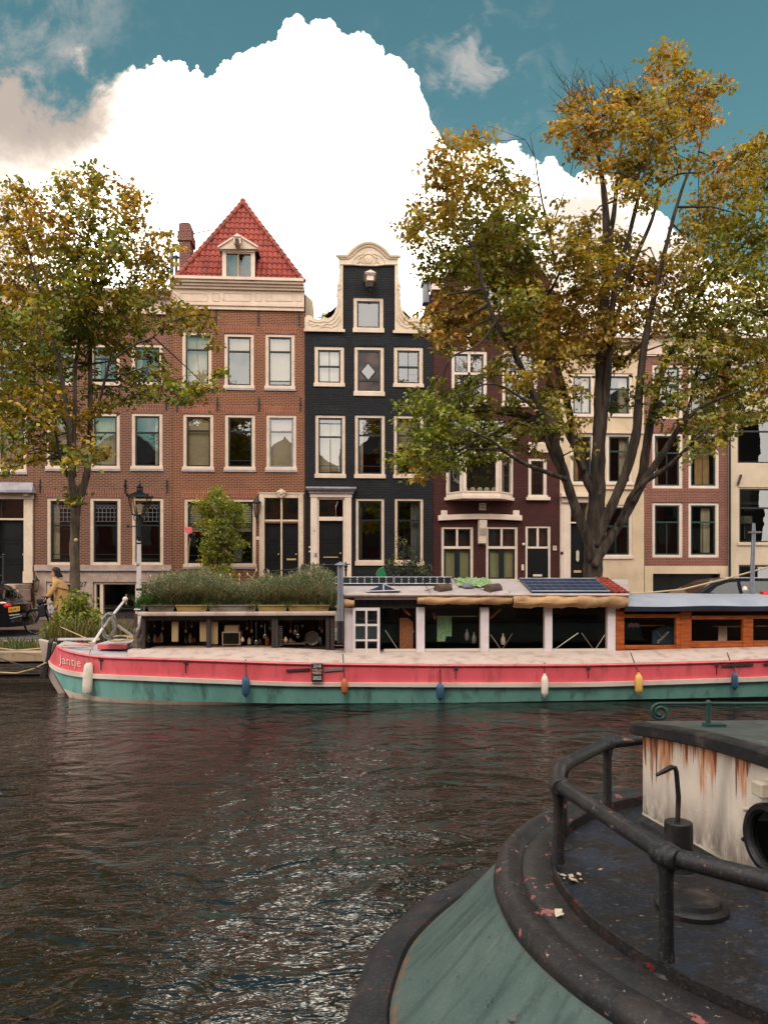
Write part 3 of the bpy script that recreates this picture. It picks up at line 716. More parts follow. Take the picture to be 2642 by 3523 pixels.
h.bx('basement_window', 'black_paint', -10, 2046, 44, 2140, .02)
h.finish('brick_brown')
q = MB(); x0,x1,_,_ = h.r(-330,1,122,2); zt = h.z(0,985)
q.add([(x0,h.Y-.3,zt),(x1,h.Y-.3,zt),(x1,h.Y+4,zt+1.2),(x0,h.Y+4,zt+1.2),(x1,h.Y+9,zt),(x0,h.Y+9,zt)],[(0,1,2,3),(3,2,4,5),(1,4,2),(0,3,5)]); q.build('roof','slate',h.root)
q = MB(); x0,x1,_,_ = h.r(-60,1,112,2); q.box(x0,x1,h.Y-1.5,h.Y-.002,1.16,1.34); q.box(x0,x1-.25,h.Y-1.55,h.Y-1.4,1.02,1.159)
st = q.build('stoop', 'sandstone', h.root, bevel=.015)
q = MB(); a,b,_,_ = h.r(50,1,108,2); q.box(a,b,h.Y-1.38,h.Y-.003,-.02,1.155); q.build('stoop_wall','brick_red',h.root)
q = MB(); a,b,_,_ = h.r(98,1,120,2); q.box(a,b,h.Y-1.45,h.Y-.35,.72,1.155); q.build('corner_stone','sandstone',h.root, bevel=.02)
# stoop railing
rl = empty('iron_railing', (h.x(66), h.Y-1.3, 1.35), 'black iron railing with ball topped post on the far left stoop', 'railing')
q = MB(); xp = h.x(66); q.lathe([(.1,0),(.1,.08),(.05,.12),(.045,.95),(.07,.97),(.045,1.0)], (xp,h.Y-1.3,1.345), 8); q.ball((xp,h.Y-1.3,2.38),.06); q.build('post','iron',rl,smooth=True)
for k, zz in enumerate((1.65, 2.3)):
    q = MB(); q.tube([(xp-2.6,h.Y-1.3,zz),(xp,h.Y-1.3,zz)], .018, 6); q.build('rail','iron',rl)
q = MB(); q.lathe([(.09,0),(.06,.06),(.045,.1),(.04,.6),(.07,.64),(.05,.75),(.08,.85),(.03,.93)], (h.x(121),h.Y-2.2,0), 8); q.tube([(h.x(121),h.Y-2.2,0),(h.x(121),h.Y-2.2,.05)],.1)
tag(q.build('stoop_bollard','iron',None,True,loc=(h.x(121),h.Y-2.2,0)),'dark iron bollard standing beside the brick stoop left of the cyclist','bollard')
# ======================================================== second house, stone basement
h = House('brick_house', 122, 592, 1080, 'brown brick house with pale stone basement numbered 27 behind the smaller tree', .0)
cols = ((161,265), (309,413), (453,560))
for i, (a, b) in enumerate(cols):
    h.window(a, 1184, b, 1326, .32, vbars=((.5,0,1),), curtains=((DR, .0, .25, 'curtain_cream'),) if i else ((DR,0,1,'curtain_cream'),), lintel='brick_brown_lintel')
    h.window(a, 1421, b, 1614, .33, curtains=(((DR, 0, 1, 'curtain_cream'),), ((DR,0,1,'curtain_cream'),), ((DR, .78, 1, 'curtain_cream'),))[i], lintel='brick_brown_lintel', stone=True)
    w = h.window(a+1, 1713, b+3, 1944, .4, curtains=((DR, 0, .3, 'curtain_cream', .05, .95),) if i == 0 else (), lintel='brick_brown_lintel', sill=False, rails=(.87,.95))
    # leaded fanlight
    x0,x1,z0,z1 = h.r(a+14, 1732, b-8, 1793); q = MB()
    for k in range(1, 6): q.box(x0+(x1-x0)*k/6-.006, x0+(x1-x0)*k/6+.006, h.Y+.098, h.Y+.108, z0, z1-.17)
    for k in range(0, 4): zz = z0+(z1-.17-z0)*k/3; q.box(x0, x1, h.Y+.098, h.Y+.108, zz-.006, zz+.006)
    for k in range(6):
        cx, rr = x0+(x1-x0)*(k+.5)/6, (x1-x0)/6
        q.tube([(cx+rr*math.cos(t_), h.Y+.103, z1-.17+.8*rr*math.sin(t_)) for t_ in [math.pi*j/6 for j in range(7)]], .006, 4)
    q.build('leading', 'alu', w)
h.anchors((140, 432, 576, 418+16), 1650, 1695); h.anchors((574,), 1367, 1411)
h.cornice('cornice', 'cream', ((1004,1016,.42),(1016,1026,.28),(1026,1066,.06),(1066,1080,.12)))
x0,x1,z0,z1 = h.r(322, 2002, 508, 2139); h.holes.append((x0,x1,z0,z1)); Y = h.Y
f = MB(); f.box(x0,x0+.09,Y+.05,Y+.2,z0,z1); f.box(x0+.09,x1,Y+.05,Y+.2,z1-.09,z1); xm = h.x(349); f.box(xm-.06,xm+.06,Y+.05,Y+.2,z0,z1-.09); xm2=h.x(470); f.box(xm2-.05,xm2+.05,Y+.05,Y+.2,z0,z1-.09)
f = f.build('basement_door', 'cream', h.root); q = MB(); q.quad((x0+.05,Y+.15,z0),(x1,Y+.15,z0),(x1,Y+.15,z1),(x0+.05,Y+.15,z1)); q.build('pane','pane_glass',f)
q = MB(); q.tube([(h.x(433),Y+.1,.55),(h.x(433),Y+.1,.95)],.018); q.build('handle','letterbox',f)
h.window(161, 2001, 262, 2090, None, sill=False)
st_ = h.bx('stone_band', 'sandstone', 122, 1944, 592, 1960, .09); h.bx('stone_band', 'bluestone', 122, 1960, 592, 1964, .12)
def _up2(mb):
    a, b = h.x0+.006, h.x1-.006; hs = [q for q in h.holes if q[3] < h.z(300,1996)+.01]
    grid_wall(mb, a, b, .0, h.z(300,1964), hs, h.Y-.03, .03, 2)
h.finish('brick_brown', upper=_up2, mats2=['sandstone'])
text('house_number','27','letter_black',h.root,.26,(h.x(289),h.Y-.035,h.z(289,2011)),(1,0,0),(0,0,1))
text('carved_lettering','PASSPINC STAL','letter_faint',h.root,.235,(h.x(360),h.Y-.032,h.z(360,1974)),(1,0,0),(0,0,1),ext=.003,sx=.88)
text('carved_lettering','TKSTR','letter_faint',h.root,.2,(h.x(378),h.Y-.032,h.z(378,1989)),(1,0,0),(0,0,1),ext=.003)
h.bx('letterbox','iron',284,2066,304,2078,.08,.031); h.bx('letterbox','wood_dark',287,2038,293,2062,.06,.031)
lantern(h.root,(h.x(136),h.Y-.3,h.z(136,2010)),.95)
q = MB(); x0,x1,_,_ = h.r(122,1,592,2); zt = h.z(300,1004)
q.add([(x0,h.Y+.1,zt),(x1,h.Y+.1,zt),(x1,h.Y+1.6,zt+.35),(x0,h.Y+1.6,zt+.35),(x1,h.Y+8,zt+.3),(x0,h.Y+8,zt+.3)],[(0,1,2,3),(3,2,4,5)])
a,b = h.x(350),h.x(455); q.add([(a,h.Y+1.2,zt),(b,h.Y+1.2,zt),((a+b)/2,h.Y+2.4,zt+1.35),(a,h.Y+3.6,zt),(b,h.Y+3.6,zt)],[(0,1,2),(1,4,2),(4,3,2),(3,0,2)])
rf = q.build('roof','slate',h.root)
q = MB()
for k, (u, v) in enumerate(((592,864),(600,872))): 
    p_ = at(u, v, h.Y+2); q.tube([(p_.x,p_.y+k*.4,zt),(p_.x,p_.y+k*.4,p_.z)], .07, 8); q.lathe([(.16,0),(.05,.1)],(p_.x,p_.y+k*.4,p_.z),8)
q.build('flue_pipe','zinc',rf)
# ======================================================== red roofed house
h = House('brick_house', 592, 1049, 1068, 'reddish brick house with a steep red tiled roof, white dormer and brick chimney', .03); Y = h.Y
W3 = ((627,729),(772,874),(913,1014)); W2 = ((630,735),(774,878),(916,1020))
h.window(W3[0][0],1142,W3[0][1],1331,.3,curtains=(('blind',0,1,'blind_beige',0,1),),lintel='brick_red_lintel',stone=True)
h.window(W3[1][0],1148,W3[1][1],1336,.3,curtains=(('blind',0,1,'blind_beige',0,.32),),lintel='brick_red_lintel',stone=True)
h.window(W3[2][0],1149,W3[2][1],1338,.3,curtains=(('blind',0,1,'blind_beige',0,.87),),lintel='brick_red_lintel',stone=True,rails=(.9,))
h.window(W2[0][0],1424,W2[0][1],1616,.28,curtains=(('blind',0,1,'blind_beige'),),lintel='brick_red_lintel',stone=True)
h.window(W2[1][0],1426,W2[1][1],1617,.28,lintel='brick_red_lintel',stone=True,rails=(.87,))
h.window(W2[2][0],1427,W2[2][1],1618,.28,curtains=(('blind',0,1,'blind_beige'),),lintel='brick_red_lintel',stone=True,sash='zinc')
h.window(634,1716,748,1950,.36,curtains=(('blind',0,1,'venetian',0,.48),),lintel='brick_red_lintel',stone=True,rails=(.87,))
h.window(772,1716,881,1950,.36,curtains=(('blind',0,1,'venetian',0,.48),('blind',.2,.55,'curtain_grey',.66,1)),lintel='brick_red_lintel',stone=True)
door(h,911,1800,966,1998,panels=3,knob=True); door(h,972,1800,1027,1998,panels=3,slot=(986,1921,1018,1927))
x0,x1,z0,z1 = h.r(911,1714,1027,1788); h.holes.append((x0,x1,z0,z1)); q = MB(); q.quad((x0,Y+.16,z0),(x1,Y+.16,z0),(x1,Y+.16,z1),(x0,Y+.16,z1)); q.build('fanlight','pane_glass',h.root)
q = MB()
for (a,b,c,d,o) in ((893,1698,911,2000,.09),(1027,1698,1044,2000,.09),(911,1698,1027,1714,.085),(966,1714,972,1998,.04),(911,1788,1027,1795,.03)):
    x0,x1,z0,z1 = h.r(a,b,c,d); q.box(x0,x1,Y-o,Y+.1,z0+.001,z1-.001)
for (a,b,c,d,o) in ((897,1702,907,2000,.1),(1031,1702,1040,2000,.1),(890,1696,1047,1700,.11)):
    x0,x1,z0,z1 = h.r(a,b,c,d); q.box(x0,x1,Y-o,Y-.05,z0,z1)
ds = q.build('door_surround','cream_stone',h.root,bevel=.012)
q = MB(); cx,cz = h.p(969,1697); q.prism([(cx-.2,cz+.02),(cx-.1,cz+.1),(cx,cz+.17),(cx+.1,cz+.1),(cx+.2,cz+.02),(cx+.12,cz-.1),(cx,cz-.2),(cx-.12,cz-.1)],Y-.17,Y-.1)
q.ball((cx,Y-.18,cz),.08,6,sz=(1,.6,1.2)); q.ball((cx-.12,Y-.17,cz+.03),.05,6); q.ball((cx+.12,Y-.17,cz+.03),.05,6); q.build('carved_head','cream_stone',ds,smooth=True)
lantern(h.root,(h.x(886),Y-.25,h.z(886,1748)),1.25); h.bx('house_sign','white_trim',882,1846,894,1857,.02)
h.anchors((610,749,892,1034),1367,1415); h.anchors((607,745,890,1030),1066,1120)
h.cornice('cornice','cream',((966,976,.42),(976,984,.34),(984,992,.24),(992,1000,.16),(1000,1047,.05),(1047,1056,.14),(1056,1068,.09)),u1=1047)
fr_ = MB()
for (a,c) in ((622,716),(733,757),(770,864),(880,902),(915,1008),(1018,1040)):
    for (va,vb,ua,ub) in ((1010,1012,a,c),(1036,1038,a,c),(1012,1036,a,a+2),(1012,1036,c-2,c)):
        x0,x1,z0,z1 = h.r(ua,va,ub,vb); fr_.box(x0,x1,Y-.068,Y-.051,z0,z1)
fr_.build('frieze_moulding','cream_stone',h.root)
h.finish('brick_red')
# cream parapet beside the roof
q = MB(); pts_ = [h.p(1049,992),h.p(1070,1012),h.p(1076,1020),h.p(1076,1096),h.p(1049,1096)]
q.prism(pts_,Y+.6,Y+7); q.build('parapet','plaster_pale',h.root)
# hipped roof: pantiles in overlapping courses
apex = at(837,697,Y+2.6); eL = at(603,962,Y-.25); eR = at(1046,966,Y-.25); zE = at(820,966,Y-.25).z
eL.z = eR.z = zE; ax_ = apex.x
def pantiles(mb, bl, br, tl, tr, rows, tw=.2, rise=.05, lap=.035, amp=.028):
    """bl,br,tl,tr corners; tiles run up the slope"""
    bl,br,tl,tr = map(Vector,(bl,br,tl,tr)); nrm = (br-bl).cross(tl-bl).normalized(); e = (br-bl).normalized()
    for k in range(rows):
        f0, f1 = k/rows, (k+1.12)/rows
        l0, r0 = bl.lerp(tl,f0), br.lerp(tr,f0); l1, r1 = bl.lerp(tl,min(1,f1)), br.lerp(tr,min(1,f1))
        L = (r0-l0).length; n = max(2, int(L/tw*7)); lo, hi = [], []; sk = []
        for i in range(n+1):
            p0 = l0.lerp(r0,i/n); p1 = l1 + e*max(0,min((r1-l1).length,(p0-l1).dot(e))) if (r1-l1).length > .01 else l1
            ph = (p0-bl).dot(e)/tw*2*math.pi; wv = amp*(math.sin(ph)+.45*math.sin(2*ph+.6)); j = random.uniform(-.004,.004)
            lo.append(p0+nrm*(wv+lap+j)); hi.append(p1+nrm*(wv*.95)); sk.append(p0+nrm*(wv-.01)+(l0-l1).normalized()*0)
        mb.loft([sk,lo,hi],uv=False)
q = MB(); pantiles(q,eL,eR,apex+Vector((-.06,0,0)),apex+Vector((.06,0,0)),14)
back = Y+8.6; ridge_b = Vector((ax_,back,apex.z)); eLb = Vector((eL.x,back,zE)); eRb = Vector((eR.x,back,zE))
q.quad(eL,eLb,ridge_b,apex); q.quad(eRb,eR,apex,ridge_b); q.add([eLb,eRb,ridge_b],[(1,0,2)])
rf = q.build('roof',['tile_red'],h.root)
q = MB()
for (a,b) in ((eL,apex),(eR,apex)):
    n = 17
    for k in range(n):
        p0 = a.lerp(b,k/n); p1 = a.lerp(b,(k+1.15)/n); q.tube([p0+Vector((0,-.04,.03)),p1+Vector((0,-.04,.01))],[.105,.08],8)
q.tube([apex+Vector((0,-.1,.02)),ridge_b],.11,8); q.ball(apex+Vector((0,-.05,.02)),.13,6)
q.build('ridge_tile','ridge_tile',rf,smooth=True)
# dormer
yd = Y-.34; q = MB(); D0 = lambda u,v: (lambda p: (p.x,p.z))(at(u,v,yd))
xa,xb = D0(765,900)[0],D0(877,900)[0]; zt,zb = D0(820,862)[1],D0(820,967)[1]; fa,fb2,ft = D0(779,900)[0],D0(864,900)[0],D0(820,872)[1]
q.box(xa,fa,yd,yd+.12,zb,zt); q.box(fb2,xb,yd,yd+.12,zb,zt); q.box(fa,fb2,yd,yd+.12,ft,zt)
pe = [D0(753,858),D0(890,859),D0(886,866),D0(757,866)]; q.prism([D0(753,857),D0(820,816),D0(890,857),D0(890,862),D0(753,862)],yd-.16,yd+.1)
q.prism([D0(751,855),D0(820,812),D0(892,855),D0(890,860),D0(820,818),D0(753,860)],yd-.22,yd-.161)
q.box(xa,xb,yd-.05,yd-.001,D0(820,868)[1],D0(820,862)[1])
dm = q.build('dormer','cream',h.root)
q = MB(); q.box(xa+.02,xa+.03,yd+.12,yd+2,zb,zt); q.box(xb-.03,xb-.02,yd+.12,yd+2,zb,zt)
za_,zp_ = D0(820,857)[1],D0(820,816)[1]; xl_,xr_,xc_ = D0(753,1)[0],D0(890,1)[0],D0(820,1)[0]
q.quad((xl_,yd+.101,za_),(xl_,yd+2.6,za_),(xc_,yd+2.6,zp_),(xc_,yd+.101,zp_)); q.quad((xr_,yd+2.6,za_),(xr_,yd+.101,za_),(xc_,yd+.101,zp_),(xc_,yd+2.6,zp_)); q.build('dormer_cheek','slate',dm)
q = MB(); xm = D0(820,900)[0]; q.box(xm-.02,xm+.02,yd+.03,yd+.08,zb,ft); q.build('mullion','wood_pale',dm)
q = MB(); q.quad((fa,yd+.08,zb),(xm,yd+.08,zb),(xm,yd+.08,ft),(fa,yd+.08,ft)); q.quad((xm,yd+.09,zb),(fb2,yd+.09,zb),(fb2,yd+.09,ft),(xm,yd+.09,ft)); q.build('pane','pane_glass',dm)
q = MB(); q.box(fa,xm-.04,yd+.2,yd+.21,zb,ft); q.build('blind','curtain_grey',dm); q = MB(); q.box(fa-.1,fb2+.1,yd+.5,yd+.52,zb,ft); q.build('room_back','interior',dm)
q = MB(); hx,hz = at(817,822,yd-.45).x,at(817,822,yd-.45).z; q.box(hx-.09,hx+.09,yd-.5,yd+.3,hz-.22,hz+.05); q.prism([(hx-.16,hz+.05),(hx+.16,hz+.05),(hx,hz+.17)],yd-.55,yd+.1); q.box(hx-.13,hx-.091,yd-.52,yd-.3,hz-.18,hz+.04); q.box(hx+.091,hx+.13,yd-.52,yd-.3,hz-.18,hz+.04)
hb = q.build('hoist_beam','cream',dm); q = MB(); q.box(hx-.06,hx+.06,yd-.56,yd-.501,hz-.3,hz-.03); q.tube([(hx,yd-.53,hz-.3),(hx,yd-.53,hz-.36),(hx+.04,yd-.53,hz-.38)],.015,6); q.build('hook','wood_dark',hb)
# chimney
yc = Y+1.2; a,b = at(617,850,yc).x,at(655,850,yc).x; q = MB(); z2 = at(636,828,yc).z; z3 = at(636,796,yc).z; z4 = at(636,768,yc).z
q.box(a,b,yc,yc+.8,zE-.5,z2); q.box(a-.06,b+.06,yc-.06,yc+.86,z2,z3); q.box(a-.01,b+.01,yc-.01,yc+.81,z3,z4); q.box(a+.05,b-.05,yc+.05,yc+.75,z4,z4+.06)
ch = q.build('chimney','brick_chimney',h.root); q = MB(); p0 = at(656,806,yc+.3); p1 = at(732,790,yc+.9); q.tube([p0,p1],.025,6); q.build('stay_rod','iron',ch)
# ======================================================== black house with bell gable
h = House('black_house', 1049, 1489, 1144, 'narrow black painted brick house with cream bell shaped gable', .0); Y = h.Y; KL='brick_black_lintel'
h.window(1082,1192,1184,1330,.5,vbars=(.5,),lintel=KL,curtains=(('blind',0,1,'curtain_cream',0,1),),fw=.12,sills=.16)
w = h.window(1219,1193,1321,1362,None,lintel=KL,fw=.11,sills=.2,glz='film_brown')
xc,zc = h.p(1267,1276); r_ = .31
q = MB(); dm_ = [(xc,zc+r_*1.1),(xc+r_*.93,zc),(xc,zc-r_*1.1),(xc-r_*.93,zc)]
for i in range(4): (a,b),(c,d) = dm_[i],dm_[(i+1)%4]; q.tube([(a,Y+.1,b),(c,Y+.1,d)],.022,6)
x0,x1,z0,z1 = h.r(1226,1303,1312,1310); q.box(x0,x1,Y+.09,Y+.112,z0,z1); q.build('diamond_bars','dark_sash',w)
q = MB(); q.add([(a,Y+.108,b) for a,b in dm_],[(3,2,1,0)]); q.build('diamond_mirror','pane_glass',w)
h.window(1355,1194,1455,1332,.5,vbars=(.5,),lintel=KL,fw=.12,sills=.16)
h.window(1085,1428,1188,1644,.34,vbars=((.5,.38,1),),lintel=KL,fw=.1,sills=.17,curtains=((DR,0,.48,'curtain_cream',.1,1),(DR,.52,1,'curtain_cream',0,.95)),rails=(.1,.86))
h.window(1221,1428,1324,1645,.31,lintel=KL,fw=.1,sills=.17,curtains=((DR,0,.22,'curtain_cream',0,1),),rails=(.86,))
h.window(1355,1430,1457,1645,.31,lintel=KL,fw=.1,sills=.17,curtains=((DR,0,1,'curtain_cream',0,.5),),rails=(.8,))
h.window(1224,1715,1322,1945,.33,fw=.085,sills=.2,curtains=((DR,0,.16,'curtain_grey',0,1),))
h.window(1358,1715,1456,1945,.33,fw=.085,sills=.2,curtains=((DR,.6,.95,'curtain_grey',0,1),))
door(h,1098,1793,1180,1998,panels=3,slot=(1112,1915,1163,1918))
x0,x1,z0,z1 = h.r(1098,1719,1180,1778); h.holes.append((x0,x1,z0,z1)); q = MB(); q.quad((x0,Y+.16,z0),(x1,Y+.16,z0),(x1,Y+.16,z1),(x0,Y+.16,z1)); q.build('fanlight','pane_glass',h.root)
q = MB()
for (a,b,c,d,o) in ((1069,1712,1092,2000,.1),(1186,1712,1209,2000,.1),(1092,1719,1098,1998,.02),(1180,1719,1186,1998,.02),(1092,1712,1186,1719,.03),(1098,1778,1180,1792,.03),(1067,1699,1211,1712,.12)):
    x0,x1,z0,z1 = h.r(a,b,c,d); q.box(x0,x1,Y-o,Y+.12,z0+.001,z1-.001)
ds = q.build('door_surround','white_trim',h.root,bevel=.01)
q = MB()
for (a,b,c,d,o) in ((1054,1678,1225,1684,.34),(1057,1684,1222,1689,.28),(1063,1689,1217,1699,.18)):
    x0,x1,z0,z1 = h.r(a,b,c,d); q.box(x0,x1,Y-o,Y-.001,z0+.001,z1)
q.build('door_hood','bluestone',h.root)
text('house_letter','B','letter_black',h.root,.1,(h.x(1082),Y-.106,h.z(1082,1827)),(1,0,0),(0,0,1),ext=.003)
h.bx('doorbell_plate','alu',1083,1903,1091,1916,.12,.101); q = MB()
for v in (1883,1898): c = h.p(1066,v); q.ball((c[0],Y-.02,c[1]),.04,6)
q.build('doorbell','white_trim',h.root,smooth=True)
x0,x1,_,_ = h.r(1174,1,1359,2); ztop = h.z(1268,905); wx0,wx1,wz0,wz1 = h.r(1216,1024,1319,1144); wz0 = max(wz0,h.z1+.001)
def _neck(mb):
    grid_wall(mb,x0,x1,h.z1,ztop,[(wx0,wx1,wz0,wz1)],Y)
    for x,fl in ((x0,0),(x1,1)):
        qd = [(x,Y,h.z1),(x,Y,ztop),(x,Y+.5,ztop),(x,Y+.5,h.z1)]; mb.quad(*(qd if not fl else qd[::-1]))
    mb.quad((x0,Y,ztop),(x1,Y,ztop),(x1,Y+.5,ztop),(x0,Y+.5,ztop)); mb.quad((x1,Y+.5,h.z1),(x0,Y+.5,h.z1),(x0,Y+.5,ztop),(x1,Y+.5,ztop))
hl = h.holes[:]; 
aw = h.window(1216,1024,1319,1143.9,None,fw=.12,sills=.2,tilt=(0,0.0)); h.holes = hl
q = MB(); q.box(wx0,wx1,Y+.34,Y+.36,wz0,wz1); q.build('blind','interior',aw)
h.finish('brick_black',upper=_neck)
q = MB(); cx = h.x(1268)
zr = h.z1+2.3; q.add([(h.x0,Y+.4,h.z1),(h.x1,Y+.4,h.z1),(cx,Y+.4,zr),(h.x0,Y+9,h.z1),(h.x1,Y+9,h.z1),(cx,Y+9,zr)],[(0,3,5,2),(1,2,5,4),(3,4,5)]); q.build('roof','slate',h.root)
# stone gable trim
def scroll(sgn):
    c = 1267.5; e = lambda u,v: h.p(c+sgn*(u-c) if sgn < 0 else u, v)
    mir = (lambda u: 2*1269-u) if sgn > 0 else (lambda u: u)
    P_ = lambda L: [h.p(mir(u),v) for u,v in L]
    L = [(1049,1141),(1049,1100),(1050,1094),(1058,1086),(1070,1088),(1082,1097),(1095,1101),(1108,1096),(1114,1090),(1120,1094),(1128,1097),(1140,1092),(1150,1080),(1156,1062),(1159,1040),(1161,1022),(1157,1012),(1162,1005),(1158,990),(1162,975),(1168,966),(1165,958),(1170,950),(1167,944),(1168,912),(1180,912),(1180,1141)]
    q.prism(P_(L),Y-.07,Y+.3)
    x0_,x1_ = sorted((h.x(mir(1046)),h.x(mir(1187)))); q.box(x0_,x1_,Y-.11,Y-.071,h.z(1100,1143),h.z(1100,1134))
    for S in ([(1064,1122),(1060,1112),(1066,1104),(1075,1106),(1078,1114),(1072,1120),(1067,1116)],[(1072,1126),(1090,1120),(1108,1124),(1125,1116),(1140,1119),(1154,1108),(1166,1090)],[(1078,1108),(1096,1112),(1115,1108),(1130,1110),(1146,1100),(1158,1080),(1166,1050),(1168,1030)],[(1164,1000),(1172,996),(1173,984),(1166,980),(1165,988)],[(1100,1130),(1120,1126),(1140,1130),(1160,1120),(1172,1100)]):
        q.tube([(a,Y-.075,b) for a,b in P_(S)],.022,6)
for sg in (-1,1): q = MB(); scroll(sg); q.build('gable_scroll','cream_stone',h.root,smooth=True,auto=35)
arc = [(1267.5+85*math.cos(a)*-1, 890-50*math.sin(a)) for a in [math.pi*k/20 for k in range(21)]]
q = MB()
arcp = [(1199+ (1337-1199)*k/20, 882-42*math.sin(math.pi*k/20)**.8) for k in range(21)]
q.prism([h.p(*p) for p in [(1166,914),(1166,893),(1199,886)]+arcp+[(1337,886),(1369,893),(1369,914)]],Y-.06,Y+.32)
q.tube([(a,Y-.09,b) for a,b in [h.p(*p) for p in [(1156,884),(1194,884)]+[(u,v-1) for u,v in arcp[1:-1]]+[(1342,885),(1377,885)]]],.075,8)
q.tube([(a,Y-.07,b) for a,b in [h.p(*p) for p in [(1163,891),(1199,891)]+[(1268+(u-1268)*.9,v+9) for u,v in arcp[1:-1]]+[(1338,892),(1371,892)]]],.045,6)
q.tube([(a,Y-.06,b) for a,b in [h.p(1268-56*math.cos(math.pi*k/14),908-34*math.sin(math.pi*k/14)) for k in range(15)]],.03,6)
cx,cz = h.p(1268,896); q.ball((cx,Y-.06,cz),.19,8,sz=(1,.3,1)); q.tube([(cx+.26*math.cos(a),Y-.07,cz+.22*math.sin(a)) for a in [2*math.pi*k/16 for k in range(16)]],.03,6,closed=True)
for sg in (-1,1): q.tube([(cx+sg*x_,Y-.07,cz+z_) for x_,z_ in ((.26,.1),(.36,.05),(.34,-.08),(.44,-.15),(.36,-.2))],.03,6)
q.tube([(a,Y-.07,b) for a,b in [h.p(*p) for p in ((1170,912),(1210,912),(1240,915),(1296,916),(1326,912),(1366,912))]],.03,6)
q.build('gable_crest','cream_stone',h.root,smooth=True,auto=35)
hx,hz = h.p(1271,979); q = MB(); q.box(hx-.13,hx+.13,Y-.75,Y-.001,hz-.12,hz+.08); q.box(hx-.19,hx+.19,Y-.8,Y-.001,hz+.08,hz+.13)
q.add([(hx-.23,Y-.85,hz+.13),(hx+.23,Y-.85,hz+.13),(hx+.23,Y,hz+.13),(hx-.23,Y,hz+.13),(hx,Y-.85,hz+.24),(hx,Y,hz+.24)],[(0,1,4),(1,2,5,4),(2,3,5),(3,0,4,5),(0,3,2,1)])
hb = q.build('hoist_beam','white_trim',h.root); q = MB(); q.box(hx-.09,hx+.09,Y-.72,Y-.4,hz-.34,hz-.121); q.tube([(hx,Y-.6,hz-.34),(hx,Y-.6,hz-.44),(hx+.07,Y-.6,hz-.44)],.025,6); q.build('hook','wood_dark',hb)
# ======================================================== maroon house
h = House('maroon_house', 1489, 1925, 984, 'dark maroon house with steep pointed gable and white bay window', .05); Y = h.Y
zs = h.z1; h.z1 = h.z(1700,1100)
def leadtop(w,u0,v0,u1,v1):
    x0,x1,z0,z1 = h.r(u0,v0,u1,v1); q = MB(); q.box((x0+x1)/2-.05,(x0+x1)/2+.05,Y+.05,Y+.13,z0,z1); q.build('mullion','white_trim',w)
for (a,b,c) in ((1553,1675,1400),(1727,1848,1400)):
    w = h.window(a,1207,b,c,.38,fw=.11,vbars=((.25,.4,1),(.75,.4,1)),sash='dark_sash',frame='white_trim',sills=.16); leadtop(w,a+10,1216,b-10,1288)
    x0,x1,z0,z1 = h.r(a+8,1280,b-8,1288); q = MB(); q.box(x0,x1,Y+.05,Y+.13,z0,z1); q.build('transom','white_trim',w)
    q = MB(); x0,x1,z0,z1 = h.r(a+16,1218,b-16,1276); q.box(x0,x1,Y+.14,Y+.15,z0,z1); q.build('leaded_pane','film_brown',w)
h.window(1817,1576,1881,1711,None,frame='white_trim',rails=(.33,.66),sills=.1)
h.bx('window_sill','white_trim',1808,1711,1890,1722,.14,bevel=.01)
h.bx('stone_panel','white_trim',1816,1522,1884,1557,.05,bevel=.01); h.bx('stone_panel_field','cream_stone',1821,1527,1879,1552,.06,.051)
h.bx('keystone','white_trim',1605,1146,1622,1204,.06)
for (a,b) in ((1518,1628),(1671,1781)):
    w = h.window(a,1812,b,1999,.4,fw=.085,frame='white_trim',sill=False,curtains=(('blind',.03,.42,'blind_olive',.42,1),('blind',.56,.95,'blind_olive',.42,1),('blind',0,1,'film_brown',0,.36)),vbars=())
    x0,x1,z0,z1 = h.r(a+8,1879,b-8,1888); q = MB(); q.box(x0,x1,Y+.05,Y+.14,z0,z1); xm=(x0+x1)/2; q.box(xm-.04,xm+.04,Y+.05,Y+.14,z1,h.z(a,1818)); q.build('transom','white_trim',w); q = MB(); q.box(xm-.1,xm+.1,Y+.08,Y+.13,h.z(a,1997),z0); q.build('door_stile','dark_sash',w)
w = h.window(1807,1809,1894,1999,None,fw=.085,frame='white_trim',sill=False,curtains=(('blind',.05,.4,'film_brown',.03,.35),('blind',.6,.95,'film_brown',.03,.35)))
x0,x1,z0,z1 = h.r(1815,1880,1886,1887); q = MB(); q.box(x0,x1,Y+.05,Y+.14,z0,z1); xm=(x0+x1)/2; q.box(xm-.04,xm+.04,Y+.05,Y+.14,z1,h.z(1850,1815)); q.build('transom','white_trim',w)
q = MB(); q.box(x0,x1,Y+.06,Y+.1,h.z(1850,1998),z0-.001); d_ = q.build('door','black_paint',w); 
h.bx('letter_slot','white_trim',1833,1976,1864,1983,-.02,-.055)
h.bx('vent','white_trim',1648,1731,1671,1755,.03); q = MB()
for k in range(4): x0,x1,z0,z1 = h.r(1651,1735+k*5,1668,1737+k*5); q.box(x0,x1,Y-.036,Y-.031,z0,z1)
q.build('vent_slot','iron',h.root)
q = MB(); n=10
top=[(1506+286*k/n,1774-5*math.sin(math.pi*k/n)) for k in range(n+1)]; q.prism([h.p(*p) for p in top+[(u,v+18) for u,v in top[::-1]]],Y-.18,Y-.001)
for a in (1516,1762): x0,x1,z0,z1=h.r(a,1757,a+21,1774); q.box(x0,x1,Y-.16,Y-.002,z0,z1)
q.build('lintel_band','white_trim',h.root,bevel=.01)
q = MB(); prof=[(0,1790),(0,1862),(-.05,1874),(-.22,1870),(-.25,1845),(-.4,1820),(-.45,1792)]
x0,x1=h.x(1643),h.x(1668); vs=[]; 
for x in (x0,x1): vs+= [(x,Y+o,h.z(1655,v)) for o,v in prof]
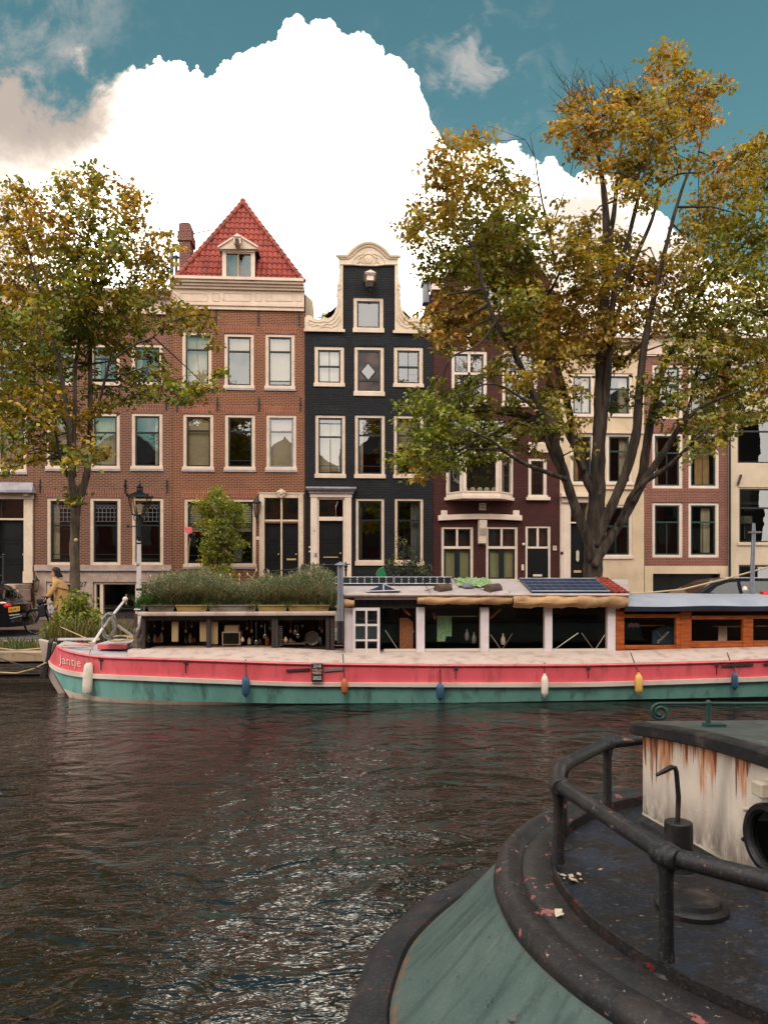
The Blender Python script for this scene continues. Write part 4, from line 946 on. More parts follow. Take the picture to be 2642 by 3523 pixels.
n=len(prof); q.add(vs,[tuple(range(n)),tuple(range(2*n-1,n-1,-1))]+[(i,i+n,(i+1)%n+n,(i+1)%n) for i in range(n)]); q.build('corbel','white_trim',h.root,bevel=.01)
h.bx('number_plate','white_trim',1901,1878,1914,1893,.02); text('house_number','33','letter_black',h.root,.13,(h.x(1907.5),Y-.022,h.z(1907,1885)),(1,0,0),(0,0,1),ext=.003)
h.bx('mail_slot','white_trim',1793,1942,1801,1962,.03); q=MB(); c=h.p(1799,1873); q.ball((c[0],Y-.06,c[1]),.06,6); q.build('bell_lamp','white_trim',h.root,smooth=True)
wu0,wv0,wu1,wv1 = 1664,937,1734,1083
gx0,gx1,gz0,gz1 = h.r(wu0,wv0,wu1,wv1); pk = at(1707,728,Y)
def _gable(mb):
    xl,xr = h.x0+.004,h.x1-.004; zb = h.z1; sl = lambda z: xl+.22+(pk.x-xl-.22)*(z-zs)/(pk.z-zs); sr = lambda z: xr-.22-(xr-.22-pk.x)*(z-zs)/(pk.z-zs)
    V_=lambda L,fl=False: mb.add([(x,Y,z) for x,z in L],[tuple(range(len(L)))])
    V_([(xl,zb),(gx0,zb),(gx0,gz0),(gx0,gz1),(sl(gz1),gz1),(xl+.22,zs),(xl,zs)]); V_([(gx1,zb),(xr,zb),(xr,zs),(xr-.22,zs),(sr(gz1),gz1),(gx1,gz1),(gx1,gz0)])
    V_([(gx0,zb),(gx1,zb),(gx1,gz0),(gx0,gz0)]); V_([(sl(gz1),gz1),(gx0,gz1),(gx1,gz1),(sr(gz1),gz1),(pk.x,pk.z)]); reveal(mb,gx0,gx1,gz0,gz1,Y)
    mb.quad((xl,Y,zb),(xl,Y,zs),(xl,Y+9,zs),(xl,Y+9,zb)); mb.quad((xr,Y,zs),(xr,Y,zb),(xr,Y+9,zb),(xr,Y+9,zs))
hl=h.holes[:]; w=h.window(wu0,wv0,wu1,wv1,None,vbars=(.5,),rails=(.35,.68),fw=.11,frame='white_trim',sills=.2,curtains=((DR,0,.7,'curtain_cream'),)); h.holes=hl
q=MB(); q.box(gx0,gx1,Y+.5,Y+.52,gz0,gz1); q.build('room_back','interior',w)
h.finish('brick_maroon',upper=_gable)
q=MB(); xl,xr=h.x0,h.x1
q.quad((xl+.1,Y+.02,zs-.1),(xl+.1,Y+9,zs-.1),(pk.x,Y+9,pk.z+.05),(pk.x,Y+.02,pk.z+.05)); q.quad((xr-.1,Y+9,zs-.1),(xr-.1,Y+.02,zs-.1),(pk.x,Y+.02,pk.z+.05),(pk.x,Y+9,pk.z+.05)); q.build('roof','tile_old',h.root)
q=MB()
for a in (xl+.2,xr-.2): q.obox(((a+pk.x)/2,Y-.03,(zs+pk.z)/2+.05),((pk.x-a)/2,0,(pk.z-zs)/2),(0,.09,0),Vector((-(pk.z-zs),0,pk.x-a)).normalized()*(.06 if a<pk.x else -.06))
for a,b in ((xl-.05,xl+.4),(xr-.4,xr+.05)): q.box(a,b,Y-.1,Y+.5,zs-.22,zs+.02)
q.build('verge_board','white_trim',h.root)
cp=at(1489,950,Y+.5); q=MB(); q.lathe([(.17,0),(.15,.32),(.17,.34),(.2,.36),(.22,.42),(.08,.5)],(cp.x,Y+.7,zs+.02),10); q.box(cp.x-.35,cp.x-.1,Y+.8,Y+1.3,zs-.4,zs+.35); q.box(cp.x-.4,cp.x-.05,Y+.75,Y+1.35,zs+.35,zs+.43); q.build('chimney_pot','zinc',h.root,smooth=True)
q=MB(); c=h.p(1700,912); q.tube([(c[0],Y-.05,c[1]-.15),(c[0]-.05,Y-.05,c[1]),(c[0]+.03,Y-.05,c[1]+.1),(c[0],Y-.05,c[1]+.2)],.045,6); c=h.p(1608,995); q.box(c[0]-.14,c[0]+.14,Y-.03,Y-.002,c[1]-.07,c[1]+.1); q.build('gable_ornament','white_trim',h.root)
# bay window
bz0,bz1=h.z(1648,1712),h.z(1648,1524); proj=.75; bx0,bx1,bm0,bm1=h.x(1537),h.x(1760),h.x(1592),h.x(1716)
pl=[(bx0,Y),(bm0,Y-proj),(bm1,Y-proj),(bx1,Y)]
# the projecting face is nearer: keep its apparent width
k_=(Y-proj)/Y; pl=[(bx0,Y-.02),(bm0*k_+0,Y-proj),(bm1*k_,Y-proj),(bx1,Y-.02)]
def bayring(q,z0,z1,out,th=.14):
    cx=(pl[1][0]+pl[2][0])/2; P1=[((x-cx)*(1+out*.6)+cx if i in(1,2) else x+(-out if i==0 else out), y-(out if i in (1,2) else 0)) for i,(x,y) in enumerate(pl)]
    n=len(P1); vs=[(x,y,z0) for x,y in P1]+[(x,y,z1) for x,y in P1]
    q.add(vs,[(0,1,5,4),(1,2,6,5),(2,3,7,6),(3,2,1,0),(4,5,6,7)])
q=MB(); bayring(q,bz0-.12,bz0,.1); bayring(q,bz0,bz0+.12,.03); bayring(q,bz1-.02,bz1+.1,.06); bayring(q,bz1+.1,bz1+.19,.18)
def post(q,a,b,w0=.09,z0=None,z1=None):
    q.obox(((a[0]+b[0])/2,(a[1]+b[1])/2,(z0+z1)/2),((b[0]-a[0])/2,(b[1]-a[1])/2,0),Vector((-(b[1]-a[1]),b[0]-a[0],0)).normalized()*.05,(0,0,(z1-z0)/2))
def lerp2(a,b,t_): return (a[0]+(b[0]-a[0])*t_,a[1]+(b[1]-a[1])*t_)
segs=[(pl[0],pl[1]),(pl[1],pl[2]),(pl[2],pl[3])]; zt_=bz0+.12; zu=h.z(1648,1571)
for i,(a,b) in enumerate(segs):
    L=math.hypot(b[0]-a[0],b[1]-a[1]); e=.13/L
    post(q,a,lerp2(a,b,e),z0=zt_,z1=bz1-.02); post(q,lerp2(a,b,1-e),b,z0=zt_,z1=bz1-.02); post(q,lerp2(a,b,e),lerp2(a,b,1-e),z0=zu-.05,z1=zu+.05); post(q,lerp2(a,b,e),lerp2(a,b,1-e),z0=zt_,z1=zt_+.05)
    if i==1: post(q,lerp2(a,b,.5-.03),lerp2(a,b,.5+.03),z0=zu+.05,z1=bz1-.02)
bw_=q.build('bay_window','white_trim',h.root,bevel=.006)
q=MB()
for (a,b) in segs: q.quad((a[0],a[1],zt_),(b[0],b[1],zt_),(b[0],b[1],bz1),(a[0],a[1],bz1))
q.build('pane','pane_glass',bw_)
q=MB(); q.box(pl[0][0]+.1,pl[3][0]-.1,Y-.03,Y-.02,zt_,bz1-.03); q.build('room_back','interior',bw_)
q=MB()
for k in range(5):
    c=lerp2(pl[1],pl[2],.1+.2*k); q.ball((c[0],c[1]+.25,zt_+.12),.11,6)
q.build('window_cushion','curtain_cream',bw_,smooth=True)
q=MB(); cxb=(pl[0][0]+pl[3][0])/2; zr=h.z(1648,1448)
q.add([(pl[0][0]-.1,Y,bz1+.2),(pl[1][0]-.1,Y-proj-.12,bz1+.2),(pl[2][0]+.1,Y-proj-.12,bz1+.2),(pl[3][0]+.1,Y,bz1+.2),(pl[0][0]+.35,Y,zr),(pl[3][0]-.35,Y,zr)],[(0,1,4),(1,2,5,4),(2,3,5)]); q.build('bay_roof','lead',bw_)
# ======================================================== cream house
h = House('cream_house', 1925, 2215, 1165, 'cream plastered house with green sashes behind the trunk of the big tree', .02); Y=h.Y
for (a,b) in ((1962,2044),(2085,2176)):
    h.window(a,1284,b,1434,.34,sash='green_sash',frame='white_trim',vbars=((.5,.36,1),),curtains=((DR,.55,1,'curtain_cream'),))
    h.window(a,1492,b,1668,.33,sash='green_sash',frame='white_trim',vbars=((.5,.36,1),),curtains=((DR,.0,.35,'curtain_tan'),) if a<2000 else ((DR,.6,1,'curtain_cream'),))
h.window(2066,1737,2174,1922,.4,sash='green_sash',frame='white_trim',vbars=((.5,.42,1),),sills=.15,fw=.09,curtains=((DR,.05,.2,'curtain_tan'),))
door(h,1961,1800,2020,1996,panels=3,slot=(1976,1962,2002,1970)); x0,x1,z0,z1=h.r(1961,1730,2020,1796); h.holes.append((x0,x1,z0,z1)); q=MB(); q.quad((x0,Y+.16,z0),(x1,Y+.16,z0),(x1,Y+.16,z1),(x0,Y+.16,z1)); q.build('fanlight','pane_glass',h.root)
q=MB()
for (a,b,c,d,o) in ((1928,1712,1961,2000,.06),(1935,1745,1955,2000,.08),(2020,1712,2040,2000,.06),(1924,1698,2044,1712,.3),(1928,1712,2040,1730,.15),(1961,1796,2020,1801,.04)):
    x0,x1,z0,z1=h.r(a,b,c,d); q.box(x0,x1,Y-o,Y-.001,z0+.001,z1-.001)
q.build('door_surround','white_trim',h.root,bevel=.01)
q=MB(); c=h.p(1990,1912); q.prism([(c[0]-.06,c[1]-.16),(c[0],c[1]-.24),(c[0]+.06,c[1]-.16),(c[0]+.06,c[1]+.16),(c[0],c[1]+.24),(c[0]-.06,c[1]+.16)],Y+.135,Y+.138); q.build('door_window','curtain_cream',h.root)
q=MB(); c=h.p(1932,1903); q.lathe([(.08,-.05),(.03,-.09)],(c[0],Y,c[1]),10,axis='y'); q.build('door_bell','iron',h.root)
h.cornice('cornice','cream',((1163,1172,.4),(1172,1182,.28),(1182,1216,.08),(1216,1224,.14))); h.cornice('string_course','cream_stone',((1484,1491,.06),))
h.cornice('string_course','cream_stone',((1676,1684,.08),),u0=2048)
h.finish('plaster')
q=MB(); x0,x1,_,_=h.r(1925,1,2215,2); zt=h.z(2000,1163); q.add([(x0,Y-.3,zt),(x1,Y-.3,zt),(x1,Y+3,zt+.9),(x0,Y+3,zt+.9),(x1,Y+8,zt+.9),(x0,Y+8,zt+.9)],[(0,1,2,3),(3,2,4,5)]); q.build('roof','slate',h.root)
# ======================================================== brown brick house with cream base
h = House('brick_house', 2215, 2503, 1226, 'dull brown brick house on a cream garage base, behind the parked dark car', .04); Y=h.Y
for i,(a,b) in enumerate(((2243,2348),(2367,2473))):
    h.window(a,1254,b,1441,.35,sash='green_sash',frame='white_trim',lintel=None,sill=False,vbars=((.5,.38,1),))
    h.window(a,1490,b,1680,.34,sash='green_sash',frame='white_trim',lintel=None,sill=False,vbars=((.5,.36,1),),curtains=((DR,.02,.2,'curtain_tan'),) if i==0 else ((DR,.25,.85,'curtain_tan'),))
    h.window(a,1729,b,1918,.34,sash='green_sash',frame='white_trim',lintel=None,sill=False,vbars=((.5,.36,1),),curtains=((DR,.03,.07,'curtain_cream'),) if i==0 else ((DR,.5,.85,'curtain_cream',.05,.95),))
for (va,vb) in ((1242,1252),(1478,1488),(1718,1728),(1682,1690)):
    h.bx('brick_band','brick_dull_lintel',2240,va,2476,vb,.012)
h.cornice('cornice','cream',((1142,1152,.4),(1152,1162,.28),(1162,1204,.06),(1204,1224,.12)))
x0,x1,z0,z1=h.r(2244,1974,2475,2140); h.holes.append((x0,x1,z0,z1)); q=MB(); q.box(x0+.001,x1-.001,Y+.25,Y+.28,z0,z1)
for k in range(7): q.box(x0,x1,Y+.235,Y+.249,z0+.3*k,z0+.3*k+.02)
q.build('garage_door','black_paint',h.root)
def _up7(mb): grid_wall(mb,h.x0+.006,h.x1-.006,.0,h.z(2350,1947),[(x0,x1,z0,z1)],Y-.03,.03,2)
h.finish('brick_dull',upper=_up7,mats2=['plaster'])
q=MB(); xp=h.x(2504); q.tube([(xp,Y-.12,.1),(xp,Y-.12,h.z(2500,1225))],.045,8); q.build('drainpipe','iron',h.root)
# ======================================================== far right house
h = House('plaster_house', 2505, 3000, 1165, 'pale plastered house at the right edge with wide dark windows', .0); Y=h.Y
for (a,b) in ((2533,2700),(2740,2900)):
    h.window(a,1412,b,1597,.38,sash='black_paint',frame='plaster_pale',fw=.05,sill=False); h.window(a+5,1676,b,1876,.36,sash='black_paint',frame='plaster_pale',fw=.06,sills=.12); h.window(a,1200,b,1352,.38,sash='black_paint',frame='plaster_pale',fw=.05,sill=False)
w=h.window(2539,1943,2700,2080,None,sash='black_paint',frame='plaster_pale',fw=.03,sill=False,vbars=(.42,))
q=MB(); x0,x1,z0,z1=h.r(2575,1768,2628,1797); q.lathe([(.24,0),(.30,.0),(.28,.3),(.2,.3)],((x0+x1)/2,Y+.9,z0),12); q.tube([((x0+x1)/2,Y+.9,z0-.6),((x0+x1)/2,Y+.9,z0)],.02,6); tag(q.build('table_lamp','curtain_grey',None,loc=((x0+x1)/2,Y+.9,z0-.6)),'pale lampshade standing inside the wide lower window of the right edge house','lamp')
h.cornice('cornice','cream',((1165,1176,.35),(1176,1190,.1)))
q=MB(); a=at(2535,1668,Y); b=at(2546,1634,Y); q.tube([(a.x,Y-.05,a.z),(b.x,Y-.05,b.z)],.045,6); q.build('wall_anchor','iron',h.root)
h.finish('plaster_pale')
# ======================================================== houses on the near bank, behind the camera: met only in the window panes
xs_=[-46,-38,-30.5,-22,-15,-7.5,0,8.5,16,23,31,39]
for i in range(len(xs_)-1):
    a,b=xs_[i]+.02,xs_[i+1]-.02; hh=(14.6,13.4,15.6,13.9,15.2,13.2,14.8,16.4,16.6,18.6,18.0)[i]; y=-9.5
    r=empty('bank_house',((a+b)/2,y,0),'gabled house on the near bank, met only as a dark reflection in window panes','house','reflected houses of the near bank')
    q=MB(); q.box(a,b,y-9,y,0,hh-2.2); c=(a+b)/2; q.build('wall',('brick_maroon','brick_black','brick_dull')[i%3],r)
    q=MB(); q.add([(a,y,hh-2.2),(b,y,hh-2.2),(c,y,hh+.6),(a,y-9,hh-2.2),(b,y-9,hh-2.2),(c,y-9,hh+.6)],[(1,0,2),(0,3,5,2),(4,1,2,5),(3,4,5)]); q.build('roof','slate',r)
    for u in range(3):
        for v in range(3):
            q=MB(); xa=a+(b-a)*(u+.5)/3; q.box(xa-.5,xa+.5,y+.001,y+.05,1.2+v*3.1,3.1+v*3.1); q.build('window','dark_sash',r)
# ======================================================== the houseboat
BC = 15.0; YC = 14.0
BX = at(150, 2250, BC).x
boat = empty('houseboat', (BX+9, BC, WATER), 'long pink, white and green houseboat with planted roof moored along the far quay', 'houseboat')
def halfb(x):
    s_ = max(0., min(1., (x-BX)/4.2)); return 1.8*(1-(1-s_)**2.7)
def hullpt(u, v, k=1.0):
    Y = 13.3
    for _ in range(14): Y = .5*Y + .5*(BC - k*halfb(at(u, v, Y).x))
    return at(u, v, Y)
def row(pts, n=56, uend=3050):
    us = [p[0] for p in pts]; vs = [p[1] for p in pts]; out = []
    for i in range(n):
        u = us[0] + (uend-us[0])*(i/(n-1))**1.6
        if u <= us[-1]: v = float(np.interp(u, us, vs))
        else: v = vs[-1] + (u-us[-1])*(vs[-1]-vs[-2])/(us[-1]-us[-2])
        out.append((u, v))
    vv = np.array([p[1] for p in out])
    for _ in range(2): vv[1:-1] = .25*vv[:-2]+.5*vv[1:-1]+.25*vv[2:]
    return [(o[0], float(v)) for o, v in zip(out, vv)]
RW = dict(
 top=row([(196,2221),(230,2241),(270,2250),(345,2262),(450,2265),(600,2269),(1000,2283),(1500,2290),(2010,2289),(2450,2279),(2642,2271)]),
 s0=row([(170,2272),(186,2290),(215,2302),(260,2311),(315,2318),(600,2330),(1000,2347),(1500,2349),(2010,2348),(2450,2334),(2642,2327)]),
 s1=row([(175,2292),(193,2307),(220,2318),(260,2326),(315,2333),(600,2345),(1000,2360),(1500,2363),(2010,2363),(2450,2349),(2642,2342)]),
 w0=row([(217,2366),(250,2382),(300,2392),(387,2403),(600,2412),(952,2420),(1500,2419),(1950,2411),(2642,2396)]),
 w1=row([(240,2400),(300,2414),(362,2421),(600,2430),(952,2424),(1500,2421),(1950,2413),(2642,2398)]))
def prow(key, k, dy=0.0): return [hullpt(u, v, k) + Vector((0, -dy, 0)) for u, v in RW[key]]
T_, S0, S1, W0, W1 = prow('top',1.0), prow('s0',.985), prow('s1',.98), prow('w0',.93), prow('w1',.9)
mir = lambda rw: [Vector((p.x, 2*BC-p.y, p.z)) for p in rw]
low = [Vector((p.x+.1, BC-(BC-p.y)*.95, WATER-.5)) for p in W1]
def both(rows, name, mt, parent=boat, **kw):
    q = MB(); q.loft(rows, uv=False); q.loft([mir(r) for r in rows][::-1], uv=False); return q.build(name, mt, parent, smooth=True, auto=50, **kw)
both([S0, T_], 'bulwark', 'boat_pink')
def thick(rw, o): return [Vector((p.x, p.y-o, p.z)) for p in rw]
q = MB()
for mm in (lambda r: r, mir):
    a, b = S0, S1
    sgn = -1 if mm(a)[5].y < BC else 1
    o = lambda rw: [p+Vector((0, sgn*.05, 0)) for p in mm(rw)]
    q.loft([mm(a), o(a), o(b), mm(b)], uv=False)
q.build('rubbing_strake', 'strake_white', boat)
both([W0, S1], 'green_topside', 'boat_teal'); both([W1, W0], 'boot_stripe', 'boat_antifoul'); both([low, W1], 'underwater_hull', 'boat_below')
# rolled edge along the pink bulwark, with scuppers
q = MB(); q.tube([p+Vector((0,-.012,0)) for p in T_[1:]], .022, 6); q.tube([p for p in mir(T_)[1:]], .022, 6); q.build('bulwark_edge', 'boat_pink', boat, smooth=True)
for u in (349, 640, 1567, 2022, 2463):
    v = float(np.interp(u, [a for a,_ in RW['top']], [b for _,b in RW['top']])); p = hullpt(u, v+5)
    q = MB(); q.box(p.x-.035, p.x+.035, p.y-.03, p.y-.012, p.z-.035, p.z+.02); q.box(p.x-.009, p.x+.009, p.y-.016, p.y-.005, p.z-.2, p.z-.036); q.build('scupper', 'wood_dark', boat)
for (ua, ub, dv) in ((985, 1068, 20), (1116, 1180, 17), (2480, 2588, 9), (2625, 2690, 9)):
    v = float(np.interp(ua, [a for a,_ in RW['top']], [b for _,b in RW['top']])); p, r_ = hullpt(ua, v+dv+5), hullpt(ub, v+dv)
    q = MB(); q.obox((p+r_)/2+Vector((0,-.012,0)), (r_-p)/2, (0,.006,0), (0,0,.02)); q.build('paint_patch', 'wood_dark' if ua != 1116 else 'alu', boat)
# stem
q = MB(); ST_ = [(137,2197),(148,2250),(159,2298),(181,2345),(215,2401),(228,2440),(255,2440),(240,2401),(207,2345),(184,2300),(178,2272),(196,2212)]
q.prism([(lambda p: (p.x, p.z))(at(u, v, BC)) for u, v in ST_], BC-.07, BC+.07); q.build('stem', 'boat_white', boat, bevel=.02)
# foredeck and side decks
q = MB(); q.loft([T_, [Vector((p.x, BC, p.z+.05)) for p in T_], mir(T_)], uv=False); q.build('deck', 'boat_white_grey', boat, smooth=True)
# ---- white coaming under the cabins, leaning in
cs = []; 
for u in list(range(440, 3051, 90)):
    vt = float(np.interp(u, [a for a,_ in RW['top']], [b for _,b in RW['top']])); a = hullpt(u, vt-3) + Vector((0,.07,0))
    vb = float(np.interp(u, [440,488,720,952,1150,1200,1433,2117,2330,2642,3050],[2236,2232,2229,2229,2237,2244,2243,2240,2233,2225,2216])); b = at(u, vb, YC-.03); cs.append((a, b))
q = MB(); q.loft([[c[0] for c in cs], [c[1] for c in cs], [c[1]+Vector((0,.5,.0)) for c in cs]], uv=False)
q.loft([[Vector((c[0].x, 2*BC-c[0].y, c[0].z)) for c in cs], [Vector((c[1].x, 2*BC-c[1].y, c[1].z)) for c in cs]][::-1], uv=False)
a, b = cs[0]; q.add([a, b, (b.x, 2*BC-b.y, b.z), (a.x, 2*BC-a.y, a.z)], [(0,1,2,3)]); q.build('coaming', 'boat_white', boat)
def rb(mb, u0, v0, u1, v1, Y=YC, th=.06, m=0, off=0.0):
    x0, x1, z0, z1 = rect(u0, v0, u1, v1, Y); mb.box(x0, x1, Y-off, Y-off+th, z0, z1, m); return x0, x1, z0, z1
YB = 2*BC-YC
# ---- galley cabin: dark shelves open to the side, planted roof
q = MB(); x0, x1, z0, z1 = rect(488, 2108, 1152, 2232, YC)
for (a,b,c,d) in ((488,2118,500,2232),(1121,2110,1134,2252),(1137,2110,1150,2256),(712,2118,726,2228),(935,2118,945,2236),(946,2118,957,2246)): rb(q,a,b,c,d,th=.08,off=.02)
rb(q,500,2118,1121,2132,th=.05); galley = q.build('galley_frame','wood_dark',boat)
q = MB(); q.box(x0,x1,YC+1.1,YC+1.15,z0-.1,z1); q.box(x0,x0+.03,YC,YB,z0-.1,z1); q.box(x1-.03,x1,YC,YB,z0-.1,z1); q.box(x0,x1,YC+.05,YC+1.1,z0-.06,z0+.01); q.box(x0,x1,YB-.05,YB,z0-.3,z1); q.build('galley_room','interior',boat)
q = MB(); xa,xb,za,zb = rect(478,2104,1160,2118,YC); q.box(xa,xb,YC-.1,YB+.1,za,zb); q.build('galley_roof','boat_white',boat,bevel=.02)
q = MB(); x0_,x1_,za_,zb_ = rect(500,2132,1121,2230,YC); q.quad((x0_,YC+.03,za_),(x1_,YC+.03,za_),(x1_,YC+.03,zb_),(x0_,YC+.03,zb_)); q.build('galley_pane','lamp_glass',boat)
def thing_box(name, mt, u0, v0, u1, v1, Y, th, label, cat, group=None, bevel=.01):
    q = MB(); x0,x1,z0,z1 = rect(u0,v0,u1,v1,Y); q.box(x0,x1,Y,Y+th,z0,z1); o = q.build(name, mt, None, loc=((x0+x1)/2, Y+th/2, z0), bevel=bevel); return tag(o,label,cat,group)
for (a,b,lb) in ((591,614,'leftmost beige board standing in the galley window'),(688,711,'beige board just left of the dark galley post'),(726,750,'beige board just right of the dark galley post beside the oven')):
    thing_box('cutting_board','blind_beige',a,2138,b,2208 if a<700 else 2217,YC+.12,.03,lb,'board',)
ov = empty('small_oven', at(795,2220,YC+.3), 'small white framed oven with dark door on the galley shelf','oven')
q = MB(); x0,x1,z0,z1 = rect(764,2174,827,2220,YC+.15); q.box(x0,x1,YC+.15,YC+.5,z0,z1); q.build('body','boat_white',ov,bevel=.012)
q = MB(); q.box(x0+.025,x1-.025,YC+.135,YC+.149,z0+.03,z1-.02); q.build('door','black_paint',ov); q=MB(); x0,x1,z0,z1=rect(773,2152,820,2173,YC+.2); q.box(x0,x1,YC+.2,YC+.45,z0,z1); q.box(x0+.02,x1-.02,YC+.19,YC+.199,(z0+z1)/2-.008,(z0+z1)/2+.008); tag(q.build('toaster','cloth_pale',None,loc=((x0+x1)/2,YC+.3,z0)),'pale toaster standing on top of the small oven','toaster')
q = MB()
for k in range(11): 
    p = at(965,2156+k*6.4,YC+.1); q.box(p.x-.035,p.x+.035,YC+.1,YC+.16,p.z-.008,p.z+.008)
p=at(965,2224,YC+.1); q.box(p.x-.035,p.x-.025,YC+.1,YC+.15,p.z,p.z+.38); tag(q.build('spice_rack','alu',None,loc=p),'narrow slatted metal rack on the galley window post','rack')
pan = empty('frying_pan', at(1074,2219,YC+.2), 'big round steel pan hanging at the right end of the galley','pan')
c = at(1074,2195,YC+.2); q=MB(); q.lathe([(.03,.0),(.1,.0),(.125,-.045),(.132,-.045),(.11,.015),(.03,.02)],c,24,axis='y'); q.build('bowl','steel_pan',pan,smooth=True); q=MB(); q.tube([c+Vector((.02,0,.12)),c+Vector((.03,0,.24))],.009,6); q.build('handle','iron',pan)
for (u,v0,v1,nm,lb) in ((1016,2150,2176,'ladle','steel ladle hanging above the galley shelf, left of the skimmer'),(1025,2150,2188,'skimmer','steel skimmer hanging left of the big round pan'),(912,2146,2190,'spatula','long spatula hanging right of the oven in the galley'),(882,2140,2210,'whisk','long whisk hanging in the middle galley window')):
    q=MB(); a,b=at(u,v0,YC+.2),at(u,v1,YC+.2); q.tube([a,b],.005,5); q.ball(b,.035,6,sz=(1,.4,1.3)); tag(q.build(nm,'steel_pan',None,True,loc=b),lb,'utensil')
for (u,v,r_,lb,mt) in ((512,2198,.06,'pale glass demijohn at the left end of the galley','lamp_glass'),(835,2201,.035,'white china bird right of the oven','white_trim'),(983,2202,.04,'white bowl on the galley shelf left of the round pan','white_trim')):
    c=at(u,v,YC+.2); q=MB(); q.lathe([(r_*.6,-r_),(r_,-.3*r_),(r_*.95,.3*r_),(r_*.4,r_),(r_*.3,1.5*r_)],c,12); tag(q.build('jar' if r_>.05 else 'bowl',mt,None,True,loc=c-Vector((0,0,r_))),lb,'jar' if r_>.05 else 'bowl')
q=MB()
for k,(u,v) in enumerate(((1010,2214),(1050,2217),(1086,2218),(1030,2222))): c=at(u,v,YC+.25); q.lathe([(.03,-.03),(.03,.05)],c,8)
x0,x1,z0,z1=rect(968,2213,1050,2216,YC+.2); q.box(x0,x1,YC+.15,YC+.4,z0,z1); q.build('shelf','wood_weather',boat)
jars=[]
for k,(u,v,h_) in enumerate(((533,2199,.15),(545,2199,.11),(556,2198,.18),(640,2199,.13),(655,2199,.17),(668,2199,.1),(858,2204,.12),(870,2204,.16),(895,2205,.12),(920,2206,.14),(1000,2206,.12),(1042,2208,.14),(1102,2208,.16))):
    c=at(u,v+12,YC+.35+.1*(k%3)); q=MB(); q.lathe([(.028,0),(.034,.02),(.034,h_*.7),(.018,h_*.82),(.018,h_)],c,10); tag(q.build('jar',('zinc','fender_orange','cloth_pale','lamp_glass')[k%4],None,True,loc=c),'small jar or bottle among the kitchen things on the galley shelf','jar','jars on the galley shelf')
for k,u in enumerate((530,560,640,660,850,866,900,930,1000,1042,1100,1108)):
    a=at(u,2134,YC+.3); b=a-Vector((0,0,.10+.05*(k%3))); q=MB(); q.tube([a,b],.004,4); q.ball(b,.022,5,sz=(1,.4,1.4)); tag(q.build('utensil',('steel_pan','alu','wood_pale')[k%3],None,True,loc=b),'small kitchen tool hanging from the galley ceiling','utensil','kitchen tools hanging in the galley')
# ---- planter boxes and the roof garden
for (a,b,mt,lb) in ((487,503,'wood_weather','small weathered pot at the left end of the planted roof'),(507,602,'wood_weather','grey weathered wooden planter at the left of the boat roof'),(604,715,'crate_yellow','yellow planter between the wooden planter and the stone trough'),(717,883,'stone_trough','long grey stone trough in the middle of the roof edge'),(885,989,'crate_yellow','dented yellow planter just right of the stone trough'),(991,1134,'crate_yellow','yellow planter at the right end, next to the stovepipe')):
    r_=empty('planter',at((a+b)/2,2103,YC),lb,'planter','planters along the galley roof'); x0,x1,z0,z1=rect(a,2082,b,2103.5,YC)
    q=MB(); o=.015
    q.add([(x0+.03,YC+.02,z0),(x1-.03,YC+.02,z0),(x1-.03,YC+.26,z0),(x0+.03,YC+.26,z0),(x0,YC,z1),(x1,YC,z1),(x1,YC+.28,z1),(x0,YC+.28,z1)],[(0,3,2,1),(0,1,5,4),(1,2,6,5),(2,3,7,6),(3,0,4,7)]); q.build('box',mt,r_)
    q=MB(); q.box(x0-.012,x1+.012,YC-.012,YC+.02,z1-.016,z1+.006); q.build('rim',mt,r_); q=MB(); q.box(x0+.02,x1-.02,YC+.02,YC+.27,z1-.05,z1-.03); q.build('soil','soil',r_)
q=MB(); x0,x1,z0,z1=rect(484,2100,1150,2104,YC+.3); q.box(x0,x1,YC+.3,YB,z0,z1+.08); tag(q.build('roof_soil','soil',boat))
# ---- mid cabin
VE = lambda u: 2047
def roofpt(u, f):
    """f 0 eave .. 1 ridge"""
    a, b = at(u, 2046, YC-.12), at(u, 1994, BC+.15); return a.lerp(b, f)
us = [1172,1300,1433,1600,1800,2000,2160]
q=MB(); e=[roofpt(u,0) for u in us]; g_=[roofpt(u,1) for u in us]; bk=[Vector((p.x,YB+.12,p.z)) for p in e]
q.loft([e,g_,bk],uv=False); q.loft([[p-Vector((0,0,.06)) for p in e],e],uv=False); q.add([e[0],g_[0],bk[0]],[(0,2,1)]); q.add([e[-1],g_[-1],bk[-1]],[(0,1,2)])
q.build('cabin_roof','roof_pale',boat)
q=MB(); q.tube([p+Vector((0,-.03,-.005)) for p in e],.028,8); q.build('roof_edge_tube','boat_white',boat,smooth=True)
q=MB(); rb(q,1220,2056,1433,2063,Y=YC-.1,th=.05); q.build('fascia','boat_white_grey',boat)
# rolled tan canvas
def canvas(u0,u1,v0,v1,name,lb):
    q=MB(); n=int((u1-u0)/9); rows=[]
    for a in range(9):
        an=math.pi*(.5+1.25*a/8); rw=[]
        for i in range(n+1):
            u=u0+(u1-u0)*i/n; c=at(u,(v0+v1)/2,YC-.14); rr=(v1-v0)/2*YC/F; wob=1+.16*math.sin(u*.06+a)+.1*math.sin(u*.17+2*a)
            rw.append(c+Vector((0,math.cos(an)*rr*.9*wob,math.sin(an)*rr*wob)))
        rows.append(rw)
    q.loft(rows,uv=False); tag(q.build(name,'tarp_tan',None,True,loc=at((u0+u1)/2,v1,YC-.14),auto=False),lb,'tarpaulin')
canvas(1434,1760,2054,2079,'rolled_tarpaulin','wrinkled tan tarpaulin rolled along the eave above the hanging towel'); canvas(1762,2154,2051,2090,'rolled_tarpaulin','broad smoother tan tarpaulin rolled under the blue solar panel')
